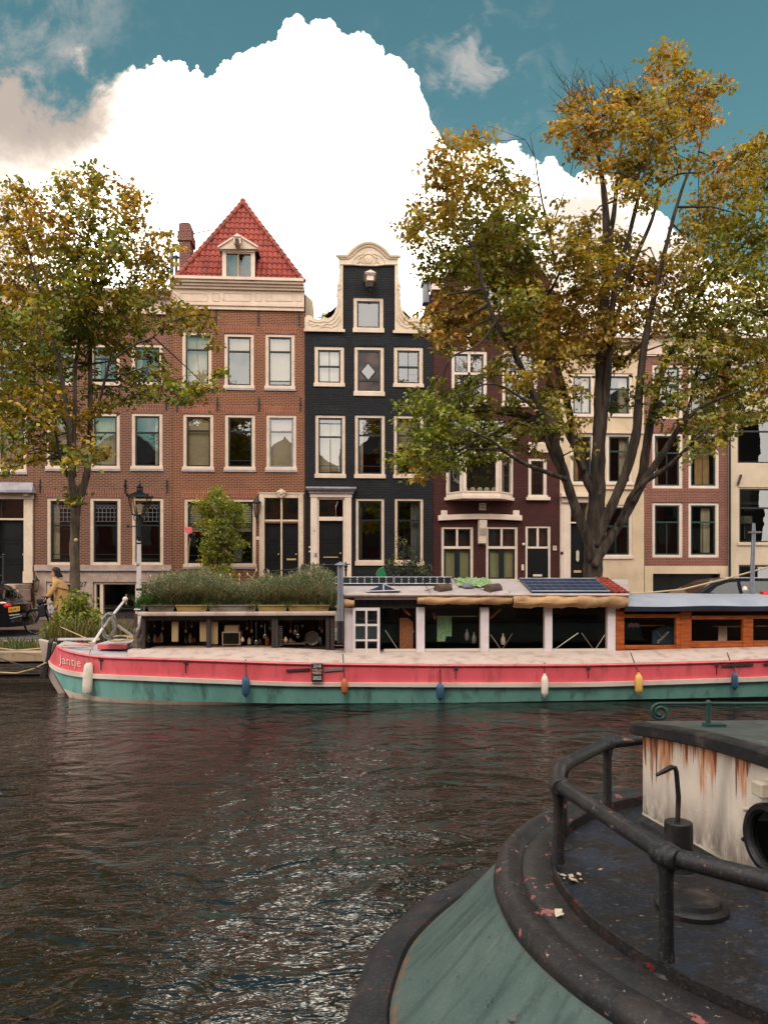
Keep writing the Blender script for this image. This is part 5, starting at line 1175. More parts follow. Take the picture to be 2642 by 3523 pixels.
canvas(1183,1219,2063,2088,'rolled_tarpaulin','short tan tarpaulin bundle right beside the stovepipe')
q=MB(); rb(q,1780,2070,1986,2073,Y=YC-.3,th=.02); tag(q.build('wooden_slat','wood_pale',None,loc=at(1880,2073,YC-.3)),'thin pale wooden slat lying along the right tan tarpaulin','slat')
q=MB()
for (a,b) in ((1433,1461),(1653,1682),(1874,1900),(2090,2117)): q2=MB(); rb(q2,a,2089,b,2246,Y=YC-.02,th=.14); q2.build('post','post_white',boat,bevel=.01)
x0,x1,z0,z1=rect(1186,2088,2117,2242,YC)
q=MB(); q.box(x0,x1,YC+1.7,YC+1.76,z0-.3,z1+.25); q.box(x0,x0+.04,YC+.02,YB,z0-.3,z1); q.box(x1-.04,x1,YC+.02,YB,z0-.3,z1); q.box(x0,x1,YC+.05,YC+1.7,z0-.5,z0-.45); q.box(x0,x1,YB-.04,YB,z0-.5,z1); q.build('saloon_room','interior',boat)
q=MB(); rb(q,1220,2064,2154,2092,Y=YC+.06,th=.05); q.build('header_board','wood_dark',boat)
q=MB()
for (a,b) in ((1462,1652),(1683,1873),(1901,2089)): rb(q,a,2232,b,2241,Y=YC,th=.05)
rb(q,1321,2233,1432,2242,Y=YC,th=.05); q.build('window_rail','cloth_pale',boat)
q=MB(); xg0,xg1,zg0,zg1=rect(1310,2092,2090,2236,YC); q.quad((xg0,YC+.03,zg0),(xg1,YC+.03,zg0),(xg1,YC+.03,zg1),(xg0,YC+.03,zg1)); q.build('saloon_pane','lamp_glass',boat)
q=MB()
for c in (1375,1740,1790,1965,2010,2055):
    pass
for (a,b) in (((1325,2168),(1372,2240)),((1425,2170),(1376,2240)),((1686,2182),(1724,2236)),((1762,2180),(1726,2236)),((1905,2236),(1988,2178)),((2000,2178),(2042,2236)),((2046,2236),(2080,2184))):
    q.tube([at(*a,YC+.1),at(*b,YC+.1)],.008,5)
q.build('wire_brace','alu',boat)
q=MB()
for (a,b) in (((1686,2128),(1722,2094)),((1246,2108),(1224,2128)),((1386,2094),(1412,2118)),((1490,2110),(1496,2130))): q.tube([at(*a,YC+.15),at(*b,YC+.15)],.02,5)
q.build('roof_brace','wood_varnish',boat)
# white glazed door hung outside
q=MB(); dY=YC-.14
rb(q,1185,2092,1215,2242,Y=YC-.05,th=.05); q.build('side_panel','post_white',boat)
q=MB(); us_=(1214,1223,1257,1264,1298,1307); vs_=(2091,2101,2147,2154,2200,2206,2254,2268)
for a,b in ((0,1),(2,3),(4,5)): rb(q,us_[a],2091,us_[b],2268,Y=dY,th=.045)
for a,b in ((0,1),(2,3),(4,5),(6,7)):
    for c,d in ((1,2),(3,4)): rb(q,us_[c]+.0,vs_[a],us_[d],vs_[b],Y=dY+.002,th=.041)
dr=q.build('glazed_door','post_white',boat); q=MB(); x0,x1,z0,z1=rect(1222,2232,1299,2256,dY); q.box(x0,x1,dY+.02,dY+.03,z0,z1); q.build('lower_panel','cloth_pale',dr)
q=MB(); x0,x1,z0,z1=rect(1222,2100,1299,2232,dY); q.quad((x0,dY+.03,z0),(x1,dY+.03,z0),(x1,dY+.03,z1),(x0,dY+.03,z1)); q.box(x0,x1,dY+.045,dY+.05,z0,z1,1); q.build('pane',['pane_glass','black_paint'],dr)
# things in the saloon
q=MB(); rows=[]
for v in (2120,2160,2207): rows.append([at(1503+50*i/14,v+(0 if i<9 else -18 if v>2200 else 0),YC+.3)+Vector((0,.02*math.sin(i*1.7+v*.02),0)) for i in range(15)])
q.loft(rows[::-1],uv=False); tag(q.build('towel','towel_green',None,True,loc=at(1528,2207,YC+.3),auto=False),'green and white patterned towel hanging in the saloon window','towel')
q=MB(); q.tube([at(1495,2120,YC+.31),at(1640,2120,YC+.31)],.008,6); q.build('clothes_rail','alu',boat)
q=MB(); x0,x1,z0,z1=rect(1375,2126,1421,2242,YC+.35); q.prism([(x0,z0),(x1,z0),(x1,z1-.08),((x0+x1)/2+.03,z1),(x0,z1)],YC+.35,YC+.38); q.box(x0,x0+.03,YC+.32,YC+.349,z0,z1-.05); tag(q.build('wicker_screen','wicker',None,loc=((x0+x1)/2,YC+.35,z0)),'orange brown wicker screen leaning behind the white glazed door','screen')
for (u,v,lb) in ((1606,2190,'grey bottle hanging in the saloon window right of the towel'),(1630,2200,'pale bottle nearest the second white post in the saloon'),(1730,2205,'pale basket hanging behind the wire cross in the third saloon window')):
    c=at(u,v,YC+.3); q=MB(); q.lathe([(.03,-.07),(.045,-.02),(.04,.05),(.015,.09),(.012,.14)],c,10); tag(q.build('bottle','zinc' if u!=1730 else 'cloth_pale',None,True,loc=c-Vector((0,0,.07))),lb,'bottle' if u!=1730 else 'basket')
c=at(1362,2096,YC+.2); q=MB(); q.lathe([(.02,.06),(.05,.03),(.055,0)],c,12); tag(q.build('pendant_lamp','white_trim',None,True,loc=c),'small white pendant lamp just right of the glazed door','lamp')
# stovepipe
sp=empty('stovepipe',at(1171,2215,YC-.25),'tall grey stovepipe with a conical cap between the two cabins','stovepipe')
q=MB(); a,b,c_=at(1171,2214,YC-.25),at(1171,2132,YC-.25),at(1171,1944,YC-.25); q.tube([b,c_],.057,14); q.tube([at(1171,2136,YC-.25),at(1171,2130,YC-.25)],.066,14); q.build('pipe','zinc',sp,smooth=True)
q=MB(); q.tube([a,b],.062,14); q.build('lower_pipe','iron',sp,smooth=True); q=MB(); q.lathe([(.045,-.08),(.045,.0)],c_,10); q.lathe([(.11,.0),(.104,.012),(.0,.065)],c_,16); q.build('cap','zinc',sp,smooth=True)
# solar panels
def panel(u0,u1,f0,f1,label,kind,skew=(0,0)):
    a,b=roofpt(u0,f0),roofpt(u1,f0); c,d=roofpt(u1+skew[1],f1),roofpt(u0+skew[0],f1); nrm=(b-a).cross(d-a).normalized()
    r_=empty('solar_panel',(a+b)/2,label,'solar panel','solar panels on the cabin roof'); q=MB()
    up=nrm*.04; B=[a,b,c,d]; q.add([p+nrm*.005 for p in B]+[p+up for p in B],[(0,3,2,1),(4,5,6,7),(0,1,5,4),(1,2,6,5),(2,3,7,6),(3,0,4,7)]); q.build('cells','solar_black' if kind=='dots' else 'solar_blue',r_)
    q=MB(); n=len(B)
    for i in range(4): q.tube([B[i]+up*1.1,B[(i+1)%4]+up*1.1],.009,4)
    q.build('frame','alu',r_)
    if kind=='dots':
        q=MB(); nx=max(4,int((u1-u0)/24))
        for i in range(nx+1):
            for j in range(4):
                if i in (0,nx): continue
                p=(a.lerp(b,i/nx)).lerp(d.lerp(c,i/nx),j/3.0*.8+.1)+up*1.12; ex=(b-a).normalized()*.018; ey=(d-a).normalized()*.022
                q.add([p-ex,p-ey,p+ex,p+ey],[(0,1,2,3)])
        q.build('cell_gap','solar_white',r_)
    else:
        q=MB()
        for i in range(1,9): q.tube([a.lerp(b,i/9)+up*1.02,d.lerp(c,i/9)+up*1.02],.0022,4)
        for j in (1,2,3): q.tube([a.lerp(d,j/4)+up*1.02,b.lerp(c,j/4)+up*1.02],.0016,4)
        q.build('cell_gap','alu',r_)
panel(1155,1353,.56,1.02,'dotted black solar panel nearest the stovepipe','dots',(0,0)); panel(1357,1552,.56,1.02,'dotted black solar panel in the middle of the roof','dots',(0,0))
panel(1828,2096,.08,.93,'large plain dark blue solar panel left of the red tiles','plain',(-42,-50))
# roof clutter
q=MB(); pantiles(q,roofpt(2100,.06)+Vector((0,0,.03)),roofpt(2164,.06)+Vector((0,0,.03)),roofpt(2042,1.04)+Vector((0,0,.04)),roofpt(2084,1.04)+Vector((0,0,.04)),8,tw=.12,amp=.012,lap=.018); q.build('roof_tile','tile_red',boat)
q=MB(); n=22; rows=[]
for j in range(9): rows.append([roofpt(1568+ (1690-1568)*i/n + (j-4)*(-2.2),.42+.6*j/8)+Vector((0,0,.03+.014*math.sin(i*1.3+j*1.9)+.012*math.sin(i*2.9-j))) for i in range(n+1)])
q.loft(rows,uv=False); tag(q.build('leafy_cloth','leaf_cloth',None,True,loc=roofpt(1630,.5),auto=False),'green and white leafy cloth spread on the boat roof','cloth')
for u,lb in ((1524,'brown barrel end lying left on the boat roof below the leafy cloth'),(1696,'brown barrel end lying right of the grey hatch on the roof')):
    p=roofpt(u,.25); q=MB(); q.tube([p+Vector((-.12,-.05,.02)),p+Vector((.12,.1,.03))],[.1,.11],12); tag(q.build('barrel','barrel_brown',None,True,loc=p),lb,'barrel')
q=MB(); p=roofpt(1610,.4); q.obox(p+Vector((0,0,.05)),(.1,0,0),(0,.08,.03),(0,-.003,.012)); tag(q.build('roof_hatch','zinc',None,loc=p),'small grey hatch lid below the leafy cloth on the roof','hatch')
q=MB(); a,b,c_,d_=roofpt(1260,.1),roofpt(1378,.1),roofpt(1320,.5),None
q.add([a+Vector((0,0,.02)),b+Vector((0,0,.02)),c_+Vector((0,0,.06))],[(0,1,2)]); q.build('skylight_pane','solar_blue',boat); q=MB()
for x_,y_ in ((a,b),(b,c_),(c_,a),(a.lerp(b,.5),c_)): q.tube([x_+Vector((0,0,.03)),y_+Vector((0,0,.05))],.012,5)
q.build('skylight_frame','boat_white_grey',boat)
q=MB()
for L in (((1462,2040),(1530,2020)),((1560,2000),(1690,2048)),((1750,2040),(1775,2092)),((1784,1992),(1850,2092)),((1455,2005),(1480,2048))):
    q.tube([at(u,v,YC-.2 if v>2046 else YC-.12+ (2046-v)/52*1.1)+Vector((0,0,.04)) for u,v in L],.006,4)
q.build('roof_cord','iron',boat)
# ---- after cabin in varnished wood under a tarpaulin
q=MB()
for (a,b,c,d) in ((2117,2102,2147,2240),(2147,2112,2338,2125),(2325,2125,2338,2233),(2378,2118,2556,2131),(2556,2116,2590,2228),(2590,2116,2760,2128),(2760,2110,2800,2226)): rb(q,a,b,c,d,Y=YC-.01,th=.1)
q.build('wood_frame','wood_varnish',boat,bevel=.008)
q=MB()
for (a,b,c,d) in ((2338,2104,2378,2233),(2147,2220,2338,2234),(2378,2206,2556,2228),(2590,2204,2760,2226),(2117,2090,2800,2103)): rb(q,a,b,c,d,Y=YC+.01,th=.1)
q.build('wood_sill','wood_varnish',boat,bevel=.008)
x0,x1,z0,z1=rect(2120,2090,3050,2234,YC); q=MB(); q.box(x0,x1,YC+1.6,YC+1.65,z0-.1,z1); q.box(x0,x1,YC+.1,YC+1.6,z0-.2,z0-.12); q.box(x0,x1,YB-.05,YB,z0-.2,z1); q.build('after_room','interior',boat)
q=MB(); a,b,c,d=rect(2147,2125,2760,2228,YC); q.quad((a,YC+.06,c),(b,YC+.06,c),(b,YC+.06,d),(a,YC+.06,d)); q.build('after_pane','lamp_glass',boat)
us=list(range(2150,3051,50)); e=[at(u,2089-(u-2150)*.006+1.5*math.sin(u*.02),YC-.2) for u in us]; m_=[at(u,2062-(u-2150)*.004+2*math.sin(u*.031),YC+.05) for u in us]; g_=[at(u,2052+1.5*math.sin(u*.013),YC+.6) for u in us]; bk=[Vector((p.x,YB+.2,e[0].z)) for p in e]
q=MB(); q.loft([e,m_,g_,[Vector((p.x,BC,p.z+.05)) for p in g_],bk],uv=False); q.add([e[0],m_[0],g_[0],Vector((g_[0].x,BC,g_[0].z+.05)),bk[0]],[(4,3,2,1,0)]); q.build('tarpaulin_roof','tarp_blue',boat,smooth=True)
q=MB(); q.loft([[p+Vector((0,.03,-.07)) for p in e],[p+Vector((0,-.01,.01)) for p in e]],uv=False); q.loft([[p+Vector((0,.3,-.06)) for p in e],[p+Vector((0,.03,-.07)) for p in e]],uv=False); q.build('tarpaulin_hem','tarp_navy',boat,smooth=True)
# closed umbrella with lettering, cloths and rails in the after windows
q=MB(); pts_=[(2244,2218),(2246,2170),(2300,2148),(2318,2160),(2328,2218)]; q.prism([(lambda p:(p.x,p.z))(at(u,v,YC+.25)) for u,v in pts_],YC+.25,YC+.33)
um=empty('umbrella',at(2286,2218,YC+.28),'dark blue umbrella with white lettering in the wooden cabin window','umbrella'); q.build('canopy','umbrella_navy',um,bevel=.02)
q=MB(); q.tube([at(2258,2172,YC+.24),at(2280,2200,YC+.24)],.006,5); q.build('rib','alu',um)
o_=at(2279,2192,YC+.245); text('lettering','eVentures','letter_white',um,.075,o_,(.62,0,.6),(-.6,0,.62),ext=.002)
for k,(a,b,v) in enumerate(((2158,2291,2152),(2454,2548,2155),(2596,2740,2154))):
    q=MB(); q.tube([at(a,v,YC+.35),at(b,v,YC+.35)],.014,6); tag(q.build('curtain_rod','wood_pale',None,loc=at((a+b)/2,v,YC+.35)),('pale rod across the umbrella window','pale rod carrying the white cloth','pale rod in the window at the right edge')[k],'rod')
q=MB(); rows=[[at(2469+30*i/10,v,YC+.33)+Vector((0,.012*math.sin(i*1.8+v),0)) for i in range(11)] for v in (2206,2180,2153)]; q.loft(rows,uv=False); tag(q.build('hand_towel','cloth_pale',None,True,loc=at(2484,2206,YC+.33),auto=False),'white cloth hanging on a rod in the wooden cabin window','towel')
q=MB(); rows=[[at(2160+38*i/8,v+3*math.sin(i*2),YC+.33)+Vector((0,.01*math.sin(i*2),0)) for i in range(9)] for v in (2158,2148,2144)]; q.loft(rows,uv=False); tag(q.build('scarf','bag_lilac',None,True,loc=at(2178,2158,YC+.33),auto=False),'dull pink scarf draped on the rod left of the umbrella','scarf')
# ---- fenders on their lines
def fender(u,v0,v1,w,mt,label,vr,flat=False,ur=None):
    p=hullpt(u,(v0+v1)/2,.97); y=p.y-.14 if flat else p.y-w/2*13.2/F-.05; a,b=at(u,v0,y),at(u,v1,y); L=a.z-b.z; rr=w/2*y/F
    r_=empty('fender',b,label,'fender','fenders hanging along the hull'); q=MB()
    if flat:
        tl=.035; 
        prof=[(rr*.5,0),(rr*.95,.06*L),(rr*1.02,.3*L),(rr,.7*L),(rr*.9,.92*L),(rr*.45,L)]; q.lathe(prof,(0,0,0),14); q.v=[(b.x+.035*(z/L)+x,b.y+yy*.5,b.z+z) for x,yy,z in q.v]
    else: q.lathe([(rr*.2,0),(rr*.35,.06*L),(rr*.8,.13*L),(rr,.22*L),(rr,.74*L),(rr*.75,.86*L),(rr*.35,.94*L),(rr*.3,L)],b,14)
    q.build('body',mt,r_,smooth=True); q=MB(); top=at(ur or u,vr,y+.08 if not flat else y+.2); q.tube([a,a.lerp(top,.5)+Vector((0,.02,0)),top],.009,5); q.build('rope','rope_grey' if flat else 'iron',r_)
fender(300,2280,2387,33,'fender_white','large flat cream fender beside the painted name at the bow',2236,True,313)
fender(846,2321,2400,26,'fender_blue','blue fender left of the dark sign with years',2268); fender(1185,2332,2391,22,'fender_orange','orange brown fender just right of the dark sign',2250,ur=1180)
fender(1514,2347,2412,25,'fender_blue','blue fender below the hanging green towel window',2285); fender(1873,2317,2400,24,'fender_white','off white fender below the large blue solar panel',2280)
fender(2196,2313,2391,27,'fender_yellow','yellow fender with rope below the wooden cabin',2245,ur=2168); fender(2526,2309,2376,22,'fender_blue','dark blue fender nearest the right edge',2245,ur=2500)
# ---- dark sign with years
s0_=hullpt(1072,2315,.99); sg=empty('hanging_sign',hullpt(1090,2347)+Vector((0,-.1,0)),'dark blue sign with white years hung on the pink hull','sign')
yS=hullpt(1090,2315).y-.075; q=MB(); x0,x1,z0,z1=rect(1072,2283,1110,2347,yS); q.box(x0,x1,yS,yS+.02,z0,z1); q.build('board','sign_navy',sg)
for s_,v,sz in (('2018',2292,.075),('STELLA',2306,.056),('MARIS',2316,.06),('2022',2333,.08)): text('lettering',s_,'letter_white' if v in (2292,2333) else 'letter_pink',sg,sz,at(1091,v,yS-.004),(1,0,0),(0,0,1),ext=.002,sx=.9)
# ---- name painted on the bow
def warp(v):
    u=207+ (v.x)*1.0; vv=2268+ (u-207)*.19 - v.y; p=hullpt(u,vv,.992); return p+Vector((-.35,-.94,0))*.012
text('lettering','Jantje','letter_pink',boat,42,None,None,None,ext=0,warp=lambda v: warp(Vector((v.x*.8,v.y,v.z))),align='LEFT')
# ---- bow gear
q=MB(); y=13.9; c=at(319,2216,y); q.add([at(304,2208,y),at(332,2208,y),at(319,2234,y),at(304,2208,y+.1),at(332,2208,y+.1),at(319,2234,y+.1)],[(0,2,1),(3,4,5),(0,1,4,3),(1,2,5,4),(2,0,3,5)]); q.build('bow_bracket','boat_white',boat,bevel=.01)
q=MB(); q.tube([at(322,2212,y+.05),at(362,2150,14.3),at(432,2064,14.5)],.024,8); q.ball(at(432,2062,14.5),.05,8); q.tube([at(402,2150,14.4),at(465,2194,14.6)],.026,8); q.tube([at(392,2135,14.4),at(404,2152,14.4)],.022,8); q.tube([at(470,2200,14.5),at(488,2130,14.0)],.03,8); q.build('davit','post_white',boat,smooth=True)
def coil(name,c,rx,rz,n,mt,label,tilt=0.):
    q=MB(); pts_=[]
    for k in range(n*24):
        a=2*math.pi*k/24; w=1+.16*math.sin(k*.31)+.05*math.sin(k*.83); pts_.append(Vector(c)+Vector((rx*w*math.cos(a),.06*math.sin(k*.37)+tilt*rz*math.sin(a),rz*w*math.sin(a)*(1 if tilt==0 else .35))))
    q.tube(pts_,.013,5); return tag(q.build(name,mt,None,True,loc=Vector(c)-Vector((0,0,rz))),label,'rope')
coil('rope_coil',at(376,2152,14.28),.11,.21,5,'rope_grey','grey rope coil hanging on the white davit at the bow'); coil('rope_coil',at(415,2196,14.4),.19,.1,5,'rope_tan','loose tan rope heap on the foredeck by the galley',1.)
coil('rope_coil',at(262,2222,14.6),.26,.05,2,'boat_white','pale rope laid in loops on the white foredeck',1.)
q=MB(); x0,x1,z0,z1=rect(335,2214,440,2230,14.5); q.box(x0,x1,14.5,15.6,z0-.02,z1); q.box(x0+.01,x1-.01,14.485,14.499,z0-.01,z1-.015,1); q.build('deck_hatch',['boat_white_grey','boat_pink'],boat,bevel=.01)
q=MB(); x0,x1,z0,z1=rect(200,2196,340,2203,15.9); q.box(x0,x1,15.9,16.0,z0,z1); tag(q.build('gangplank','post_white',None,loc=((x0+x1)/2,15.95,z0)),'white plank lying beside the foredeck against the verge','plank')
q=MB()
for (a,b,w_) in (((466,2225),(486,2150),.05),((478,2228),(489,2190),.03),((455,2222),(480,2175),.03),((470,2185),(478,2230),.06)): q.tube([at(*a,14.3),at(*b,14.25)],w_,6)
tag(q.build('driftwood_boards','wood_weather',None,loc=at(470,2228,14.3)),'weathered boards leaning at the front end of the galley','boards')
q=MB(); x0,x1,z0,z1=rect(462,2112,474,2160,14.2); q.box(x0,x1,14.2,14.22,z0,z1); cr=tag(q.build('carton','barrel_brown',None,loc=((x0+x1)/2,14.2,z0)),'small worn carton leaning at the galley front','carton')
# tyre-dark rope bundle over the stem, mooring lines
q=MB()
for k in range(5): q.tube([at(176+k*3,2198,14.9),at(170+k*2,2212,14.84),at(165+k*1.5,2260,14.86),at(150+k*3,2310,14.88),at(140+k*5,2335,14.9)],.022,5)
tag(q.build('bow_rope','wood_dark',None,True,loc=at(165,2260,14.86)),'dark rope bundle hanging over the white stem','rope')
def line(name,pts_,r_,mt,label):
    q=MB(); q.tube(pts_,r_,6); return tag(q.build(name,mt,None,True,loc=pts_[0]),label,'rope')
line('mooring_line',[at(160,2280,14.8),at(120,2300,15.4),at(60,2316,15.9),at(-20,2312,16.3),at(-90,2290,16.4)],.014,'rope_tan','pale mooring line sagging left from the bow')
line('mooring_line',[at(150,2300,14.9),at(85,2292,15.5),at(0,2265,16.3),at(-70,2240,16.4)],.014,'iron','dark mooring line running left above the pale one')
line('mooring_line',[at(-30,2227,16.3),at(60,2238,16.35),at(140,2231,16.2),at(160,2229,15.2)],.016,'rope_tan','pale rope lying along the quay edge left of the bow')
line('mooring_line',[at(330,2210,14.6),at(262,2180,16.),at(205,2155,17.5)],.01,'rope_tan','thin line from the bow bracket up to the ivy')
line('stay_rope',[at(2150,2042,15.),at(2240,2038,15.),at(2345,2028,15.),at(2500,1990,15.),at(2760,1918,15.)],.017,'rope_tan','pale rope rising to the right edge across the parked car')
# mast
ms=empty('mast',at(2585,2055,15.0),'grey mast with a pale lamp box on the wooden cabin roof','mast'); q=MB(); q.tube([at(2585,2060,15.),at(2587,1960,15.),at(2591,1840,15.),at(2591,1800,15.)],[.045,.045,.04,.03],10); q.build('pole','zinc',ms,smooth=True)
q=MB(); x0,x1,z0,z1=rect(2576,1828,2614,1834,15.); q.box(x0,x1,14.95,15.05,z0,z1); q.build('crossbar','alu',ms); q=MB(); x0,x1,z0,z1=rect(2580,1777,2624,1799,15.); q.box(x0,x1,14.93,15.07,z0,z1); 
q=MB(); q.lathe([(.02,-.02),(.05,.0),(.045,.05),(.015,.08)],at(2561,2030,15.),10); q.build('lamp','white_trim',ms,smooth=True); q=MB(); q.tube([at(2561,2030,15.),at(2585,2034,15.)],.01,5); q.build('bracket','alu',ms)
q=MB(); a,b=at(2618,2050,14.9),at(2700,2050,14.9); q.tube([a+Vector((0,0,.02)),b+Vector((0,0,.02))],.075,12); tag(q.build('roof_float','tail_red',None,True,loc=a),'red rolled float lying on the tarpaulin at the right edge','float')
# ======================================================== foliage: every leaf a small folded face with its own colour
def leaf_mesh(name, P_, size, colf, parent, mt='leaf', aspect=.62, droop=.5, loc=None, rng=RNG, hint=None):
    """P_: n x 3 points; size: n or scalar; colf(n,P_) -> n x 3 linear colours"""
    P_ = np.asarray(P_, float); n = len(P_)
    off = OFF[parent.name] if parent is not None else Vector(loc)
    P_ = P_ - np.array(off); size = np.broadcast_to(size, (n,)) * rng.uniform(.7, 1.25, n)
    d = rng.normal(size=(n,3)); d[:,2] -= droop*1.4; d /= np.linalg.norm(d,axis=1,keepdims=True)
    w = rng.normal(size=(n,3)); w -= d*(w*d).sum(1,keepdims=True); w /= np.linalg.norm(w,axis=1,keepdims=True)
    if hint is not None:
        nh = hint + rng.normal(size=(n,3))*.33; nh /= np.linalg.norm(nh,axis=1,keepdims=True)
        d = rng.normal(size=(n,3)); d -= nh*(d*nh).sum(1,keepdims=True); d[:,2] -= droop*.9; d /= np.linalg.norm(d,axis=1,keepdims=True); w = np.cross(nh, d); w /= np.linalg.norm(w,axis=1,keepdims=True)
    nn = np.cross(d, w); L = size[:,None]; W = L*aspect*.5; k = rng.uniform(.05,.35,(n,1))
    v0 = P_; v1 = P_+d*L*.36+w*W+nn*W*k; v2 = P_+d*L*.72+w*W*.72+nn*W*k*.7; v3 = P_+d*L-nn*L*.12; v4 = P_+d*L*.72-w*W*.72+nn*W*k*.7; v5 = P_+d*L*.36-w*W+nn*W*k
    V = np.stack([v0,v1,v2,v3,v4,v5],1).reshape(-1,3)
    base = np.arange(n)[:,None]*6
    Fq = np.concatenate([base+np.array([[0,1,2,3]]), base+np.array([[0,3,4,5]])],1).reshape(-1,4)
    me = bpy.data.meshes.new(name); nf = len(Fq)
    me.vertices.add(len(V)); me.vertices.foreach_set('co', V.ravel().astype(np.float32))
    me.loops.add(nf*4); me.loops.foreach_set('vertex_index', Fq.ravel().astype(np.int32))
    me.polygons.add(nf); me.polygons.foreach_set('loop_start', np.arange(0,nf*4,4,dtype=np.int32)); me.polygons.foreach_set('loop_total', np.full(nf,4,dtype=np.int32))
    me.update(calc_edges=True)
    c = colf(n, P_+np.array(off)); c = np.concatenate([c, np.ones((n,1))],1); c = np.repeat(c, 8, axis=0)
    ca = me.color_attributes.new('col','FLOAT_COLOR','CORNER'); ca.data.foreach_set('color', c.astype(np.float32).ravel())
    me.materials.append(M[mt]); o = bpy.data.objects.new(name, me); COL.objects.link(o)
    if parent is not None: o.parent = parent
    else: o.location = off
    OFF[o.name] = Vector(off); return o
def pal(*cols): return np.array([lin(c) for c in cols])
GREEN = pal((104,106,32),(90,96,32),(114,114,34),(78,88,30)); OLIVE = pal((126,112,32),(114,104,32),(138,120,36),(102,98,32)); GOLD = pal((148,122,38),(136,112,38),(158,130,42),(122,104,36)); RUST = pal((148,108,44),(132,100,44),(156,118,46),(112,90,42)); FRESH = pal((112,118,32),(100,110,32),(126,128,36),(90,102,32))
PALS = dict(g=GREEN,o=OLIVE,y=GOLD,r=RUST,f=FRESH)
HINT = {}
def blob_leaves(blobs, Y0, dens, spread=1.0, rng=RNG):
    """blobs: (u, v, r, mix) in photo pixels; leaves sit in small sprays spread through each blob's volume"""
    Ps, Cs, cen, Hs = [], [], [], []
    for b in blobs:
        u, v, r_, mx = b[:4]; y = Y0 + (b[4] if len(b) > 4 else rng.uniform(-1.7,1.7)*spread)
        c = np.array(at(u, v, y)); rr = r_*y/F*1.0; cen.append((Vector(c), rr))
        ns = max(5, int(dens*(rr/.5)**2))
        for _ in range(ns):
            d = rng.normal(size=3); d /= np.linalg.norm(d); q = c + d*rr*rng.uniform(.15,1.0)**.55*np.array([1.05,.95,.92])
            m_ = rng.integers(7,17); ax = rng.normal(size=3); ax[2] = ax[2]*.4-.1; ax /= np.linalg.norm(ax)
            tt = rng.uniform(-.5,.5,(m_,1)); hn = rng.normal(size=3)*.38 + np.array([0,-.15,1.]); hn /= np.linalg.norm(hn); jj = rng.normal(size=(m_,3))*.10; jj -= hn*(jj@hn)[:,None]*.72; ax -= hn*(ax@hn); pts_ = q + ax*tt*.45 + jj; Hs.append(np.repeat(hn[None],m_,0))
            kind = mx[rng.integers(len(mx))]; pl_ = PALS[kind]; base = pl_[rng.integers(len(pl_))]
            cc = (base+.006)*1.6*rng.uniform(.8,1.15)*rng.uniform(.82,1.16,(m_,1))*(1+rng.normal(size=(m_,3))*.05)
            Ps.append(pts_); Cs.append(cc)
    HINT['v'] = np.concatenate(Hs)
    return np.concatenate(Ps), np.clip(np.concatenate(Cs),.004,1), cen
class Skel:
    def __init__(s): s.mb = MB(); s.pts = []
    def branch(s, L, Y0, dy0=0, dy1=0, wob=.05, n=10):
        n_=len(L); P_=[]; rs=[]
        acc=[0]
        for i in range(1,n_): acc.append(acc[-1]+math.hypot(L[i][0]-L[i-1][0],L[i][1]-L[i-1][1]))
        for i,(u,v,w) in enumerate(L):
            y=Y0+dy0+(dy1-dy0)*acc[i]/acc[-1]; P_.append(at(u,v,y)); rs.append(w*(.80 if w<60 else .88)/2*y/F)
        # smooth
        Q=[];RR=[]
        for i in range(n_-1):
            p0,p1,p2,p3=P_[max(i-1,0)],P_[i],P_[i+1],P_[min(i+2,n_-1)]
            for k in range(5):
                t_=k/5; q=.5*((2*p1)+(p2-p0)*t_+(2*p0-5*p1+4*p2-p3)*t_*t_+(3*p1-p0-3*p2+p3)*t_**3)
                Q.append(q+Vector(RNG.normal(size=3)*wob*.3*min(1,rs[i]*6)*.25)); RR.append(rs[i]+(rs[i+1]-rs[i])*t_)
        Q.append(P_[-1]); RR.append(rs[-1]); s.mb.tube(Q,[r*(1+.05*math.sin(i*1.7)) for i,r in enumerate(RR)],n)
        s.pts += [(q,r) for q,r in zip(Q,RR)]
    def twigs(s, cen, rng=RNG, per=6):
        """a limb from the nearest branch into each clump, and twigs inside it"""
        tw=MB()
        for c,rr in cen:
            best=min(s.pts,key=lambda p:(p[0]-c).length+ (0.6 if p[1]>.12 else 0)); a=best[0]
            dlt=c-a
            mid=a.lerp(c,.5)+Vector(rng.normal(size=3))*.10*min(1,dlt.length)+Vector((0,0,.06*dlt.length))
            r0=min(best[1]*.75,.012+.016*dlt.length); tw.tube([a,a.lerp(mid,.5),mid,mid.lerp(c,.55),c],[r0,r0*.8,r0*.65,r0*.5,r0*.35],6,cap=False)
            for _ in range(per):
                e=c+Vector(rng.normal(size=3)).normalized()*rr*rng.uniform(.6,1.0); m2=c.lerp(e,.5)+Vector(rng.normal(size=3))*.05; tw.tube([c,m2,e],[.011,.008,.004],4,cap=False)
        return tw
